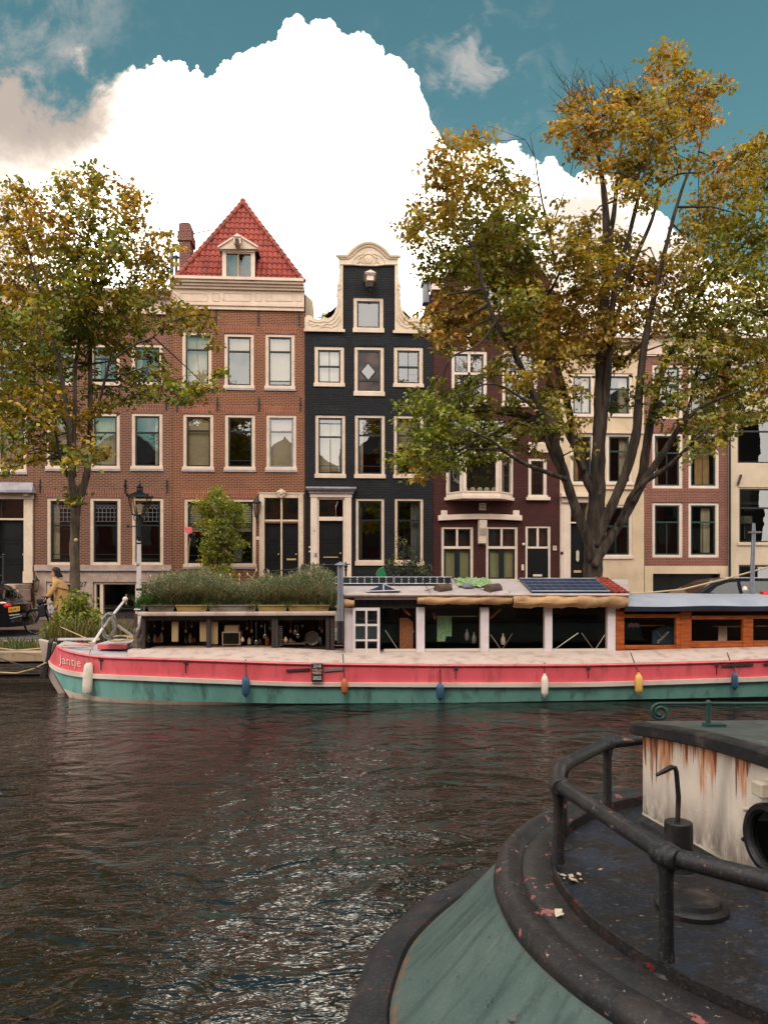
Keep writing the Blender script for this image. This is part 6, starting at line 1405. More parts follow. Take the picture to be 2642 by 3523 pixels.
# ---------------------------------------------------------------- the big tree on the right
TY=18.0
tree=empty('tree',at(2045,2170,TY),'large spreading tree turning gold and rust, forked trunk before the cream house','tree')
sk=Skel(); B=lambda L,a=0,b=0,**k: sk.branch(L,TY,a,b,**k)
B([(2036,2200,130),(2037,2120,98),(2038,2040,82),(2039,1970,76),(2042,1890,76),(2047,1810,72),(2053,1700,64),(2058,1560,58),(2062,1420,52),(2066,1250,46),(2078,1050,44),(2086,900,38),(2084,760,32),(2074,640,24),(2058,540,16),(2040,430,7)],0,.3,n=16)
B([(2036,1930,40),(2022,1860,46),(1992,1780,44),(1962,1700,42),(1935,1610,40),(1905,1520,40),(1868,1430,36),(1832,1350,32),(1795,1270,28),(1755,1190,25),(1706,1110,22),(1668,1010,19),(1648,930,14),(1625,850,8)],-.1,-1.2,n=12)
B([(1948,1650,22),(1890,1628,22),(1815,1600,19),(1745,1560,16),(1690,1515,13),(1610,1480,8)],-.6,-2.0,n=8)
B([(1962,1700,26),(1935,1630,36),(1903,1560,36),(1880,1500,34),(1850,1440,30)],-.3,.4,n=10)
B([(2052,1730,26),(2022,1660,38),(1988,1560,36),(1960,1430,32),(1935,1330,28),(1905,1230,24),(1870,1130,21),(1838,1060,18),(1800,980,14),(1760,900,9)],0,1.3,n=10)
B([(2010,1620,20),(1985,1560,24),(1940,1470,24),(1900,1390,20),(1880,1290,16),(1862,1200,12)],0,1.6,n=8)
B([(2070,1500,34),(2090,1300,30),(2100,1120,26),(2120,960,24),(2160,820,20),(2190,700,17),(2215,600,12),(2250,480,6)],.2,-1.4,n=9)
B([(2086,880,26),(2110,740,22),(2122,620,17),(2136,500,10),(2150,390,5)],.3,.9,n=8)
B([(2074,1330,30),(2100,1180,24),(2130,1060,22),(2180,900,20),(2240,760,16),(2270,640,12),(2290,520,8),(2300,380,4)],.2,1.2,n=8)
B([(2046,1880,40),(2076,1800,46),(2118,1710,42),(2158,1610,40),(2186,1500,42),(2196,1380,36),(2206,1260,32),(2226,1130,28),(2256,990,24),(2282,880,20),(2318,740,16),(2360,610,11),(2400,540,5)],-.1,-.8,n=11)
B([(2130,1260,20),(2190,1200,18),(2260,1140,15)],.2,.4,n=7)
B([(2042,1950,36),(2078,1880,44),(2122,1815,42),(2168,1740,40),(2205,1650,42),(2222,1540,38),(2246,1400,34),(2276,1280,28),(2322,1190,24),(2370,1100,20),(2410,1000,18),(2470,920,14),(2540,860,10),(2600,780,5)],-.2,.8,n=11)
B([(2175,1730,36),(2225,1640,32),(2282,1555,28),(2330,1480,24),(2385,1420,20),(2450,1380,15),(2560,1340,8)],-.2,-1.6,n=9)
B([(2126,1812,22),(2168,1712,26),(2215,1660,24),(2290,1610,21),(2345,1560,17),(2395,1510,12),(2440,1470,6)],-.3,-1.9,n=8)
B([(2330,1480,16),(2372,1390,14),(2400,1260,13),(2440,1160,12),(2500,1090,8)],-.8,.2,n=7)
B([(2410,1000,12),(2450,1080,10),(2530,1140,7),(2620,1160,4)],.5,-.3,n=6)
B([(1706,1110,14),(1640,1190,9),(1560,1225,7),(1505,1300,5)],-1.1,-1.5,n=6)
B([(1868,1430,16),(1780,1360,11),(1690,1320,9),(1600,1350,8),(1490,1395,5)],-1.0,-2.2,n=6)
B([(1910,930,15),(1895,830,12),(1866,700,9),(1848,600,7),(1838,540,5),(1806,480,3)],.6,.8,n=7); B([(1890,800,7),(1930,690,5),(1962,600,2.5)],.6,.4,n=5); B([(1838,540,4),(1822,460,2)],.8,.9,n=4)
B([(1862,1050,16),(1905,980,13),(1950,880,11),(1995,800,8)],1.0,.2,n=6)
B([(2270,640,12),(2330,600,9),(2420,590,6),(2490,555,3)],.6,-.2,n=6)
Lf='left'
blobs=[(1560,510,70,'ryo'),(1640,480,55,'yro'),(1500,560,55,'ry'),(1510,640,70,'yro'),(1600,590,90,'yoy'),(1690,590,80,'yog'),(1440,760,70,'yo'),(1400,790,45,'yo'),(1500,730,80,'oyy'),(1590,720,100,'oyg'),(1700,690,90,'ogy'),(1770,650,60,'oy'),(1800,740,70,'og'),(1460,840,55,'oy'),
(1540,850,90,'og'),(1640,830,110,'go'),(1740,800,90,'go'),(1820,850,70,'og'),(1480,930,50,'og'),(1560,940,70,'og'),(1660,930,100,'go'),(1760,920,100,'go'),(1840,950,70,'oy'),(1700,1010,80,'go'),(1790,1030,90,'go'),
(1560,1060,70,'ryo'),(1490,1070,50,'ry'),(1620,1060,60,'ryo'),(1540,1140,60,'roy'),(1480,1130,45,'ro'),(1600,1160,60,'roy'),(1700,1120,75,'go'),(1780,1130,70,'go'),(1520,1200,40,'ro'),
(1880,1080,90,'yor'),(1950,1060,80,'ryo'),(1850,1160,80,'oyr'),(1930,1150,80,'ry'),(1900,760,70,'oy'),(1960,860,80,'oy'),(2010,780,60,'yo'),(2040,860,90,'oy'),(2060,940,90,'oy'),(1980,950,80,'oyg'),
(2120,850,80,'oy'),(2150,930,80,'yor'),(2200,960,80,'ryr'),(2270,930,80,'ryo'),(2100,1040,90,'yro'),(2190,1050,80,'yro'),(2020,1060,80,'ry'),(2000,1150,80,'ryr'),(2090,1140,80,'ryo'),(2170,1150,70,'yo'),(2050,1220,70,'ryr'),(1960,1230,70,'ryo'),(1880,1240,70,'oy'),(2130,1230,60,'oy'),
(1960,380,45,'ry'),(2010,350,55,'ry'),(1920,440,45,'ry'),(1990,440,70,'ryo'),(2070,400,70,'ry'),(2130,350,60,'ry'),(2140,440,70,'yo'),(2060,490,60,'ry'),(1990,510,45,'ry'),(2210,400,70,'yo'),(2200,320,50,'yo'),(2250,240,50,'ryo'),(2280,180,42,'yro'),(2320,220,50,'yo'),(2350,290,60,'yo'),(2290,330,70,'yo'),(2370,370,65,'ryo'),(2430,300,50,'ry'),(2480,290,36,'ro'),(2420,390,55,'ry'),(2290,430,70,'oy'),(2220,490,75,'oy'),(2380,450,50,'ry'),(2300,510,60,'yo'),(2140,560,65,'oy'),(2210,580,70,'og'),(2060,590,45,'ry'),(2290,590,60,'oy'),(2150,660,55,'oy'),(2240,680,55,'oy'),
(2390,560,40,'yo'),(2450,560,50,'ry'),(2520,560,65,'oy'),(2600,530,70,'oy'),(2640,500,50,'oy'),(2460,650,65,'oyr'),(2550,650,80,'oy'),(2640,640,80,'og'),(2400,720,60,'oy'),(2490,750,80,'oy'),(2590,750,80,'og'),(2370,810,60,'oy'),(2450,840,85,'og'),(2550,850,90,'go'),(2640,840,80,'go'),(2360,900,70,'oy'),(2440,940,80,'go'),(2540,950,90,'go'),(2630,950,80,'go'),
(2330,1010,75,'yo'),(2420,1040,85,'go'),(2510,1050,85,'go'),(2610,1050,80,'go'),(2300,1090,70,'oyg'),(2380,1130,70,'go'),(2470,1150,85,'go'),(2570,1150,80,'og'),(2650,1150,70,'og'),(2320,1200,60,'go'),(2420,1230,70,'go'),(2510,1240,80,'og'),(2600,1250,80,'yo'),(2460,1320,75,'yo'),(2550,1330,80,'oyg'),(2640,1320,75,'yo'),(2400,1330,60,'og'),(2480,1410,70,'og'),(2560,1420,65,'go'),(2420,1440,60,'og'),(2630,1420,45,'go'),(2360,1480,55,'og'),(2430,1520,50,'go'),(2500,1490,45,'go'),(2300,1370,50,'og'),(2240,1330,50,'og'),(2300,1300,40,'o'),(2390,1560,30,'g'),
(1440,1370,45,'fg'),(1390,1400,30,'f'),(1510,1360,65,'fg'),(1590,1370,75,'fg'),(1660,1410,60,'fo'),(1470,1430,65,'fg'),(1550,1450,80,'fg'),(1640,1480,65,'fg'),(1410,1480,40,'f'),(1480,1520,70,'fg'),(1560,1530,75,'fg'),(1640,1550,55,'fg'),(1420,1560,60,'fo'),(1390,1600,32,'fy'),(1460,1600,55,'fy'),(1440,1640,30,'fy'),(1540,1590,45,'f'),(1600,1600,30,'f'),(1700,1500,50,'fg'),(1720,1570,38,'fg'),(1370,1570,20,'f'),
(1750,1400,45,'fo'),(1820,1370,55,'og'),(1900,1390,55,'og'),(1790,1470,40,'og'),(1850,1480,45,'og'),(1920,1470,45,'og'),(1830,1550,35,'og'),(1770,1530,30,'fg'),(1900,1330,50,'oy'),(1830,1290,50,'oy'),(1770,1300,45,'oy'),(1720,1230,45,'og'),(1690,1290,35,'go'),(1980,1360,40,'oy'),(1990,1460,35,'oy'),(2180,1370,40,'og'),(2260,1430,40,'og'),(2000,1540,28,'o'),(2100,1400,32,'og')]
Pn,Cn,cen=blob_leaves(blobs,TY,33)
SHX=[(1952,250,1985,330),(1930,300,2000,380)]
tw=sk.twigs(cen)
# bare twigs over the orange top
rb_=random.Random(5)
for k in range(64):
    u0,v0=rb_.uniform(1940,2200),rb_.uniform(320,420); a=rb_.gauss(-.35,.55); L_=rb_.uniform(50,140); y=TY+rb_.uniform(-.5,1); p0=at(u0,v0,y); u1,v1=u0+math.sin(a)*L_,v0-math.cos(a)*L_; p1=at((u0+u1)/2+rb_.gauss(0,8),(v0+v1)/2,y); tw.tube([p0,p1,at(u1,v1,y)],[.010,.007,.003],4,cap=False)
    for j in range(3): f=rb_.uniform(.3,.9); q0=p0.lerp(at(u1,v1,y),f); tw.tube([q0,q0+Vector((rb_.gauss(0,.12),rb_.gauss(0,.05),rb_.uniform(.08,.25)))],[.005,.002],3,cap=False)
for (u0,v0,u1,v1) in ((2060,420,1920,290),(2060,420,1900,360),(2180,400,2120,270),(2150,390,2040,250),(2400,520,2500,560),(1905,1000,1490,1010),(1960,560,1910,380)):
    y=TY+.3; m_=at((u0+u1)/2+12,(v0+v1)/2+6,y); tw.tube([at(u0,v0,y),m_,at(u1,v1,y)],[.02,.013,.004],5,cap=False)
trk=sk.mb.build('trunk','bark_dark',tree,smooth=True,auto=False); tw.build('branches','twig',trk)
leaf_mesh('crown',Pn,.12,lambda n,P_:Cn,tree,hint=HINT['v'])
# knots on the trunk
q=MB()
for (u,v,w) in ((2043,1868,.05),(2062,1700,.05),(2030,1640,.04)):
    p=at(u,v,TY-.2); q.ball(p,w,8,sz=(1,.6,1.1))
q.build('knot','bark_dark',trk,smooth=True)
# ---------------------------------------------------------------- the smaller tree on the left
LY=19.0
tree=empty('tree',at(262,2200,LY),'slimmer tree with olive and yellow leaves and an ivy wrapped foot, by the lamp post','tree')
sk=Skel(); B=lambda L,a=0,b=0,**k: sk.branch(L,LY,a,b,**k)
B([(264,2215,60),(263,2140,48),(261,2050,43),(258,1900,40),(260,1800,39),(265,1740,40),(284,1690,33),(302,1620,28),(310,1540,25),(312,1420,22),(312,1280,19),(314,1150,16),(330,1040,13),(356,930,10),(380,830,5)],0,.8,n=12)
B([(262,1745,38),(250,1680,30),(245,1600,26),(240,1500,22),(228,1380,19),(206,1260,16),(178,1150,13),(150,1040,10),(118,930,8),(90,820,4)],0,-.8,n=10)
B([(256,1640,22),(256,1520,20),(258,1400,18),(262,1260,16),(280,1120,14),(300,980,12),(304,840,8),(318,680,4)],0,.2,n=8)
B([(240,1480,14),(208,1420,13),(180,1360,11),(130,1320,8)],-.2,-1.2,n=7); B([(235,1640,16),(205,1560,13),(190,1480,9),(150,1450,5)],0,-.6,n=6)
B([(312,1430,14),(340,1390,12),(356,1330,11),(374,1260,10),(388,1200,6)],.3,-.5,n=7); B([(356,1330,8),(375,1290,8),(430,1285,7),(480,1270,5)],0,-.9,n=6)
B([(470,1180,9),(520,1165,9),(560,1130,7),(620,1095,5),(700,1080,3)],-.7,-1.4,n=6); B([(374,1260,8),(420,1215,8),(480,1178,8)],-.4,-.7,n=6)
B([(340,1010,9),(360,950,8),(385,880,6),(440,780,3)],.5,1.2,n=6); B([(312,1150,10),(390,1060,8),(470,980,6),(540,900,3)],.4,-.3,n=6); B([(178,1150,8),(100,1180,6),(20,1130,4)],-.5,-1.2,n=5)
blobs=[(60,640,34,'yo'),(40,700,48,'yo'),(100,690,50,'yor'),(20,760,40,'yo'),(140,730,50,'yro'),(230,620,45,'og'),(210,660,40,'og'),(310,610,45,'og'),(270,670,50,'oy'),(330,660,45,'oy'),(345,610,24,'o'),(430,650,42,'yr'),(415,700,48,'yr'),(475,700,45,'yo'),(460,650,22,'oy'),(470,745,42,'yo'),(350,720,50,'oy'),(280,740,60,'oy'),
(20,840,70,'yo'),(110,800,65,'yr'),(180,800,75,'oyr'),(260,820,80,'go'),(350,800,80,'og'),(430,790,60,'yo'),(70,920,90,'yro'),(170,900,90,'og'),(270,910,90,'go'),(360,890,90,'og'),(440,870,65,'oy'),(520,850,60,'yo'),(580,820,42,'yo'),(600,860,30,'y'),(500,930,70,'og'),(570,920,55,'yo'),(10,1010,75,'yro'),(90,1010,90,'oy'),(190,1000,95,'og'),(290,1000,90,'go'),(380,980,80,'go'),(460,1000,65,'og'),(540,990,50,'yo'),
(30,1100,85,'og'),(130,1100,95,'go'),(230,1090,95,'g'),(330,1080,95,'go'),(420,1070,80,'go'),(500,1060,50,'og'),(30,1190,85,'go'),(130,1190,90,'go'),(220,1180,85,'g'),(320,1170,80,'go'),(410,1150,75,'go'),(470,1120,55,'go'),(620,1090,40,'yo'),(670,1070,48,'fo'),(715,1090,40,'yo'),(700,1130,25,'o'),(650,1120,35,'oy'),(560,1110,30,'o'),(590,1070,30,'oy'),
(520,1230,38,'og'),(560,1270,42,'og'),(600,1310,45,'of'),(650,1340,42,'f'),(690,1340,38,'fo'),(610,1360,40,'fg'),(560,1330,36,'og'),(640,1380,24,'g'),(720,1340,22,'f'),(730,1180,18,'o'),(755,1290,18,'fo'),(480,1290,42,'og'),(440,1270,40,'og'),(420,1200,45,'go'),
(20,1280,80,'go'),(110,1280,85,'og'),(200,1270,75,'go'),(290,1260,45,'go'),(30,1360,80,'go'),(120,1370,80,'oyg'),(210,1360,60,'oy'),(320,1340,40,'yg'),(60,1440,75,'yo'),(150,1440,70,'yog'),(230,1420,48,'oy'),(330,1400,40,'yo'),(30,1510,55,'go'),(110,1500,60,'yog'),(190,1500,45,'go'),(280,1450,40,'yg'),(290,1510,36,'g'),(360,1400,28,'yo'),
(60,1570,45,'oy'),(120,1560,45,'yo'),(40,1610,28,'o'),(200,1560,40,'g'),(260,1570,40,'g'),(330,1550,48,'yo'),(300,1590,32,'yo'),(360,1560,26,'fy'),(230,1600,22,'o'),(270,1680,20,'g'),(245,1720,22,'go'),(410,1350,26,'g'),(430,1380,18,'g'),(470,1370,20,'g'),(500,1350,18,'g'),(520,1360,14,'g'),
(-60,760,70,'yo'),(-70,900,80,'yo'),(-80,1050,80,'og'),(-70,1200,80,'go'),(-70,1350,80,'go'),(-60,1480,60,'oy')]
Pn,Cn,cen=blob_leaves(blobs,LY,22); tw=sk.twigs(cen,per=5)
trk=sk.mb.build('trunk','bark',tree,smooth=True,auto=False); tw.build('branches','twig',trk)
q=MB()
for (u,v,w) in ((263,1858,.042),): p=at(u,v,LY-.15); q.lathe([(w*.4,-.05),(w,-.03),(w*1.1,0.01)],p,10,axis='y')
q.build('cut_branch','wood_pale',trk,smooth=True)
Cn2=Cn.copy(); leaf_mesh('crown',Pn,.125,lambda n,P_:Cn2,tree,aspect=.7,hint=HINT['v'])
# the smaller tree once more, taller, on the near bank: it shows in the upper panes across the water
src=tree
cp_=src.copy(); COL.objects.link(cp_); cp_.location=(6.0,-5.0,0); cp_.rotation_euler=(0,0,2.1); cp_.scale=(1.5,1.5,1.55); cp_['label']='tall tree of the near bank, met only as branches mirrored in the upper window panes'
for ch_ in list(src.children):
    c_=ch_.copy(); COL.objects.link(c_); c_.parent=cp_
    for g_ in list(ch_.children): d_=g_.copy(); COL.objects.link(d_); d_.parent=c_
# ---------------------------------------------------------------- street plants
def bush(name,label,cat,blobs,Y,dens,size,stemuv=None,loc_uv=None,sp=.4,aspect=.6):
    r_=empty(name,at(*loc_uv,Y),label,cat); P_,C_,cen=blob_leaves(blobs,Y,dens,sp)
    q=MB()
    for L in stemuv or []: q.tube([at(u,v,Y) for u,v in L],[.03*(1-.7*k/len(L)) for k in range(len(L))],6)
    for c,rr in cen:
        if stemuv: q.tube([at(stemuv[0][0][0],min(c.z and stemuv[0][0][1],9e9),Y).lerp(c,.35),c],[.012,.005],4)
    if stemuv: q.build('trunk','twig',r_)
    return leaf_mesh('foliage',P_,size,lambda n,p:C_,r_,aspect=aspect)
bush('sapling','slender leafy young tree before the wide ground floor window of the red roofed house','tree',[(740,1715,30,'f'),(700,1740,28,'fo'),(770,1730,30,'fg'),(735,1770,38,'fg'),(790,1770,32,'g'),(815,1750,26,'fg'),(715,1800,26,'fo'),(765,1810,34,'fg'),(810,1820,26,'g'),(740,1850,34,'fg'),(790,1860,30,'g'),(815,1870,26,'g'),(710,1880,26,'fg'),(755,1890,32,'f'),(725,1925,30,'fo'),(775,1920,22,'g'),(750,1690,18,'f'),(835,1785,16,'f')],27.6,95,.1,[[(752,2080),(750,1980),(748,1880),(752,1780),(750,1700)]],(752,2130))
bush('shrub','bright yellow green shrub at the foot of the young tree','shrub',[(690,1985,28,'fo'),(730,1965,30,'fy'),(770,1970,30,'fo'),(650,1990,24,'fo'),(740,2000,34,'fo'),(800,1995,24,'fg'),(700,2030,40,'fg'),(760,2030,40,'fg')],27.2,60,.09,None,(730,2130))
DKG=PALS['d']=pal((38,48,36),(30,40,32),(48,56,40),(26,34,28))
bush('shrub','dark loose shrub in front of the right ground window of the black house','shrub',[(1390,1890,28,'d'),(1350,1930,24,'dg'),(1420,1930,34,'d'),(1455,1960,28,'dg'),(1380,1970,40,'d'),(1440,1990,34,'d'),(1350,1985,26,'d'),(1380,1860,14,'dg'),(1410,2030,50,'d')],27.0,34,.09,[[(1395,2100),(1392,1960),(1388,1870)]],(1400,2130))
bush('tree','distant small tree showing between the bell gable and the maroon house','tree',[(1405,1165,20,'go'),(1425,1140,14,'go'),(1440,1180,20,'go'),(1390,1100,8,'g'),(1118,1085,8,'go'),(1440,1110,14,'y'),(1460,1150,18,'y'),(1140,1080,7,'g')],40,20,.16,[[(1420,1400),(1425,1150)]],(1420,2100),sp=.2)
q=MB(); q.lathe([(.12,0),(.19,.3),(.2,.34),(.16,.36)],(0,0,0),14); c=at(1312,2000,24.0); q=MB(); q.prism([(lambda p:(p.x,p.z))(at(u,v,24)) for u,v in ((1295,2000),(1294,1972),(1302,1958),(1320,1947),(1330,1990),(1332,2004))],23.9,24.2); tag(q.build('waste_bag','green_barrel',None,loc=at(1312,2000,24),bevel=.02),'bright green bag propped up behind the boat roof under the black house','bag')
bush('ivy_mound','mound of ivy and weeds round the foot of the left tree','ivy',[(262,2080,34,'fg'),(240,2110,40,'g'),(290,2110,40,'fg'),(225,2150,44,'g'),(262,2150,55,'fg'),(300,2150,46,'g'),(210,2190,44,'g'),(262,2190,55,'g'),(310,2190,50,'g'),(340,2180,34,'go'),(190,2200,30,'g'),(262,2050,24,'fg'),(225,2215,40,'g'),(300,2215,46,'go')],18.6,85,.1,[[(262,2200),(262,2060)]],(262,2215),sp=.15)
# grasses: blades
def blades(name,pts_,h0,h1,cols,label=None,parent=None,kind=None,loc=None,cat=None,w=.012,lean=.35,rng=RNG):
    n=len(pts_); P_=np.asarray(pts_,float); off=OFF[parent.name] if parent is not None else Vector(loc); P_=P_-np.array(off)
    hh=rng.uniform(h0,h1,n)[:,None]; a=rng.uniform(0,6.283,n); dr=np.stack([np.cos(a),np.sin(a),np.zeros(n)],1); pe=np.stack([-np.sin(a),np.cos(a),np.zeros(n)],1); le=rng.uniform(.05,lean,n)[:,None]*hh
    up=np.array([[0,0,1.]]); b0=P_-pe*w; b1=P_+pe*w; m0=P_+up*hh*.6+dr*le*.35-pe*w*.8; m1=P_+up*hh*.6+dr*le*.35+pe*w*.8; t_=P_+up*hh*rng.uniform(.8,1,n)[:,None]+dr*le*1.2
    V=np.stack([b0,b1,m1,m0,t_],1).reshape(-1,3); me=bpy.data.meshes.new(name); base=np.arange(n)*5
    fs=[]; 
    for b in base.tolist(): fs.append((b,b+1,b+2,b+3)); fs.append((b+3,b+2,b+4))
    me.from_pydata(V.tolist(),[],fs); pl_=pal(*cols); c=pl_[rng.integers(0,len(pl_),n)]*rng.uniform(.7,1.25,(n,1)); c=np.concatenate([np.clip(c,0,1),np.ones((n,1))],1); c=np.repeat(c,7,axis=0)
    ca=me.color_attributes.new('col','FLOAT_COLOR','CORNER'); ca.data.foreach_set('color',c.astype(np.float32).ravel()); me.materials.append(M['grass_blade']); o=bpy.data.objects.new(name,me); COL.objects.link(o)
    if parent is not None: o.parent=parent
    else: o.location=off
    OFF[o.name]=Vector(off)
    return tag(o,label,cat,None,kind)
xs=RNG.uniform(-18,14,9000); blades('grass',[(x,y,.055) for x,y in zip(xs,RNG.uniform(16.85,18.55,9000))],.06,.22,((76,88,40),(94,100,46),(64,80,36),(110,104,52)),'short grass growing along the quay verge',None,kind='stuff',loc=(0,17.6,0))
o=bpy.data.objects['grass']
xl,xr=at(190,2200,17.8).x,at(345,2200,17.8).x
blades('tall_grass',[(RNG.uniform(xl,xr+.6),RNG.uniform(17.2,18.4),.05) for _ in range(1100)],.25,.75,((112,104,56),(132,116,66),(92,96,46),(84,92,44)),'tall dry grass leaning round the ivy mound',None,kind='stuff',loc=((xl+xr)/2,17.8,.05),lean=.7,cat='grass')
# roof garden on the galley
g0,g1=at(492,2090,14.2).x,at(1146,2090,14.2).x; zt_=at(800,2092,14.2).z
rg=empty('roof_garden',((g0+g1)/2,14.9,zt_),'thick grey green thicket of herbs and grass covering the galley roof','plants'); pts_=[]; 
HC=((120,124,92),(128,126,96),(98,108,76),(146,134,106),(88,102,70),(160,146,120))
for fa,fz,nn_,ha,hb_,cs_ in ((0,.13,1500,.06,.22,((96,120,66),(112,130,80),(80,104,58))),(.10,.42,5600,.16,.50,HC),(.40,.68,4200,.10,.38,HC[1:]),(.66,.86,3200,.14,.46,HC[2:]),(.84,1.0,2200,.16,.40,HC)):
    xs=g0-.02+(g1-g0+.04)*RNG.uniform(fa,fz,nn_); ys=14.16+RNG.uniform(0,1,nn_)**1.4*1.75
    blades('herb_stems',[(x,y,zt_-.03+.12*RNG.random()) for x,y in zip(xs,ys)],ha,hb_,cs_,parent=rg,w=.006,lean=1.7)
# stalks with pale seed heads, and tufts spilling over the boxes
for k in range(46):
    f=RNG.random(); x=g0+(g1-g0)*f; y=14.2+RNG.random()*1.2; q=MB(); hh_=RNG.uniform(.4,.72); e=Vector((x+RNG.normal()*.1,y,zt_+hh_)); q.tube([(x,y,zt_),Vector((x,y,zt_+hh_*.6)),e],.004,4); q.ball(e,.016,5,sz=(1,1,2.2)); q.build('seed_stalk','rope_tan' if k%3 else 'wood_weather',rg)
blades('trailing_tuft',[(g0+(g1-g0)*f_+RNG.normal()*.07,14.02+RNG.random()*.06,zt_-.02) for f_ in (.1,.33,.36,.57,.74,.79,.93) for _ in range(70)],.06,.2,((104,118,70),(88,104,60),(128,128,84)),parent=rg,w=.005,lean=2.6)
Ps=[];Cs=[]
GG=pal((112,120,88),(126,128,98),(96,106,76),(140,134,106),(102,114,76))
for _ in range(2700):
    f=RNG.random(); x=g0-.03+(g1-g0+.06)*f; y=14.15+RNG.random()**1.3*1.7; top=(.56+.12*math.sin(f*9)+.06*math.sin(f*23))*(.55+.45*min(1,(f+.02)*7)); z=zt_+RNG.uniform(.02,max(.1,top)); m_=14
    Ps.append(np.array([[x,y,z]])+RNG.normal(size=(m_,3))*np.array([[.05,.05,.05]])); Cs.append(GG[RNG.integers(5)]*RNG.uniform(.65,1.3,(m_,1)))
Pn=np.concatenate(Ps);Cn3=np.concatenate(Cs); leaf_mesh('herb_leaves',Pn,.045,lambda n,p:Cn3,rg,aspect=.35,droop=-.5)
FR=pal((70,100,44),(84,112,50),(58,88,40))
Ps=[];Cs=[]
for _ in range(420):
    f=RNG.random()**1.2; x=g0+.0+(g1-g0)*f; y=14.16+RNG.random()*.2; z=zt_+RNG.uniform(0,.12 if f>.12 else .2); Ps.append(np.array([[x,y,z]])+RNG.normal(size=(10,3))*.04); Cs.append(FR[RNG.integers(3)]*RNG.uniform(.7,1.25,(10,1)))
Cn4=np.concatenate(Cs); leaf_mesh('low_leaves',np.concatenate(Ps),.06,lambda n,p:Cn4,rg,aspect=.3,droop=-.3)
blades('spray_fern',[(at(496,2080,14.15).x+RNG.normal()*.05,14.15+RNG.normal()*.04,zt_) for _ in range(260)],.12,.30,((70,112,52),(90,130,60),(60,96,46)),parent=rg,w=.006,lean=1.6)
# ======================================================== lamp post
SY=20.0
lp=empty('street_lamp',at(482,2180,SY),'old street lantern on a white wrapped post before the stone basement house','street lamp'); c0=at(482,1770,SY); X=c0.x; z_=lambda v: at(482,v,SY).z
q=MB(); q.tube([(X-.02,SY,0),(X-.02,SY,z_(1857))],[.075,.055],12); q.build('post','post_wrapped',lp,smooth=True)
q=MB(); q.tube([(X-.02,SY,z_(1857)),(X,SY,z_(1775))],[.05,.04],10); q.lathe([(.06,z_(1862)),(.065,z_(1856)),(.06,z_(1850)),(.075,z_(1847)),(.05,z_(1843))],(X-.01,SY,0),10); 
for ra,rb2,va,vb in ((.072,.075,2032,2024),(.062,.066,1872,1867)):
    q2=MB(); q2.lathe([(ra,z_(va)),(rb2,z_(vb))],(X-.02,SY,0),12); q2.build('band','iron',lp)
q2=MB(); q2.tube([(X-.3,SY,z_(1811)),(X-.04,SY,z_(1811))],.014,6); q2.ball((X-.3,SY,z_(1811)),.035,6); q2.build('ladder_bar','iron',lp)
for s in (-1,1): q.tube([(X+s*.03,SY,z_(1795)),(X+s*.13,SY,z_(1790)),(X+s*.16,SY,z_(1780)),(X+s*.13,SY,z_(1772))],.012,5)
q.build('neck','iron',lp,smooth=True)
def sq(q,r0,za,r1,zb_): q.add([(X+sx*r,SY+sy*r,z) for r,z in ((r0,za),(r1,zb_)) for sx,sy in ((-1,-1),(1,-1),(1,1),(-1,1))],[(0,1,5,4),(1,2,6,5),(2,3,7,6),(3,0,4,7),(3,2,1,0),(4,5,6,7)])
zt,zb=z_(1712),z_(1771); q=MB(); sq(q,.165,zb-.02,.165,zb)
for sx in (-1,1):
    for sy in (-1,1): q.tube([(X+sx*.145,SY+sy*.145,zb),(X+sx*.235,SY+sy*.235,zt)],.013,5)
sq(q,.27,zt,.265,zt+.03); sq(q,.24,zt+.03,.12,zt+.12); sq(q,.12,zt+.12,.07,zt+.15); q.lathe([(.07,zt+.15),(.085,zt+.17),(.075,zt+.24),(.095,zt+.26),(.03,zt+.31),(.035,zt+.33),(.012,zt+.36),(.01,zt+.46)],(X,SY,0),10)
for sx in (-1,1):
    for sy in (-1,1): q.ball((X+sx*.25,SY+sy*.25,zt+.05),.035,6)
ln=q.build('lantern','iron',lp); q=MB(); sq(q,.14,zb+.005,.228,zt-.005); q.build('lantern_glass','lamp_glass',ln); q=MB(); q.lathe([(.05,zb),(.04,zb+.05),(.06,zb+.08),(.065,zb+.16),(.1,zb+.24),(.03,zb+.28)],(X,SY,0),10); q.build('bulb','white_trim',ln,smooth=True)
q=MB(); q.box(X-.13,X+.05,SY-.09,SY-.085,z_(2102),z_(2072)); sgn=q.build('post_sign','sign_navy',lp); q=MB(); q.box(X-.12,X+.04,SY-.094,SY-.0905,z_(2098),z_(2093)); q.build('sign_stripe','letter_white',sgn)
# ======================================================== railings of the stoops
RY=28.0
rl=empty('iron_railing',at(1080,2080,RY),'black iron railing across the stoops of the red roofed and the black house','railing')
for u,v in ((1040,1942),(1079,1938),(1190,1936)):
    p=at(u,v,RY); q=MB(); q.lathe([(.06,0),(.06,.9),(.04,1.0),(.035,p.z-.3),(.07,p.z-.26),(.04,p.z-.2),(.075,p.z-.12),(.03,p.z-.02),(.005,p.z+.04)] if p.z>1.6 else [(.05,0),(.04,p.z)],(p.x,RY,0),8); q.build('post','iron',rl,smooth=True)
q=MB(); q.tube([at(912,1958,RY),at(906,1966,RY),at(912,1974,RY),at(940,1964,RY),at(1040,1957,RY)],.022,6); q.tube([at(1055,1944,RY),at(1205,1941,RY)],.022,6); q.build('rail','iron',rl)
q=MB(); a,b=at(880,2000,29.4).x,at(1215,2000,29.4).x; q.box(a,b,27.9,29.45,.0,1.38); tag(q.build('stoop','sandstone',None,loc=((a+b)/2,28.7,0)),'raised stone stoop before the doors of the red roofed and black houses','stoop')
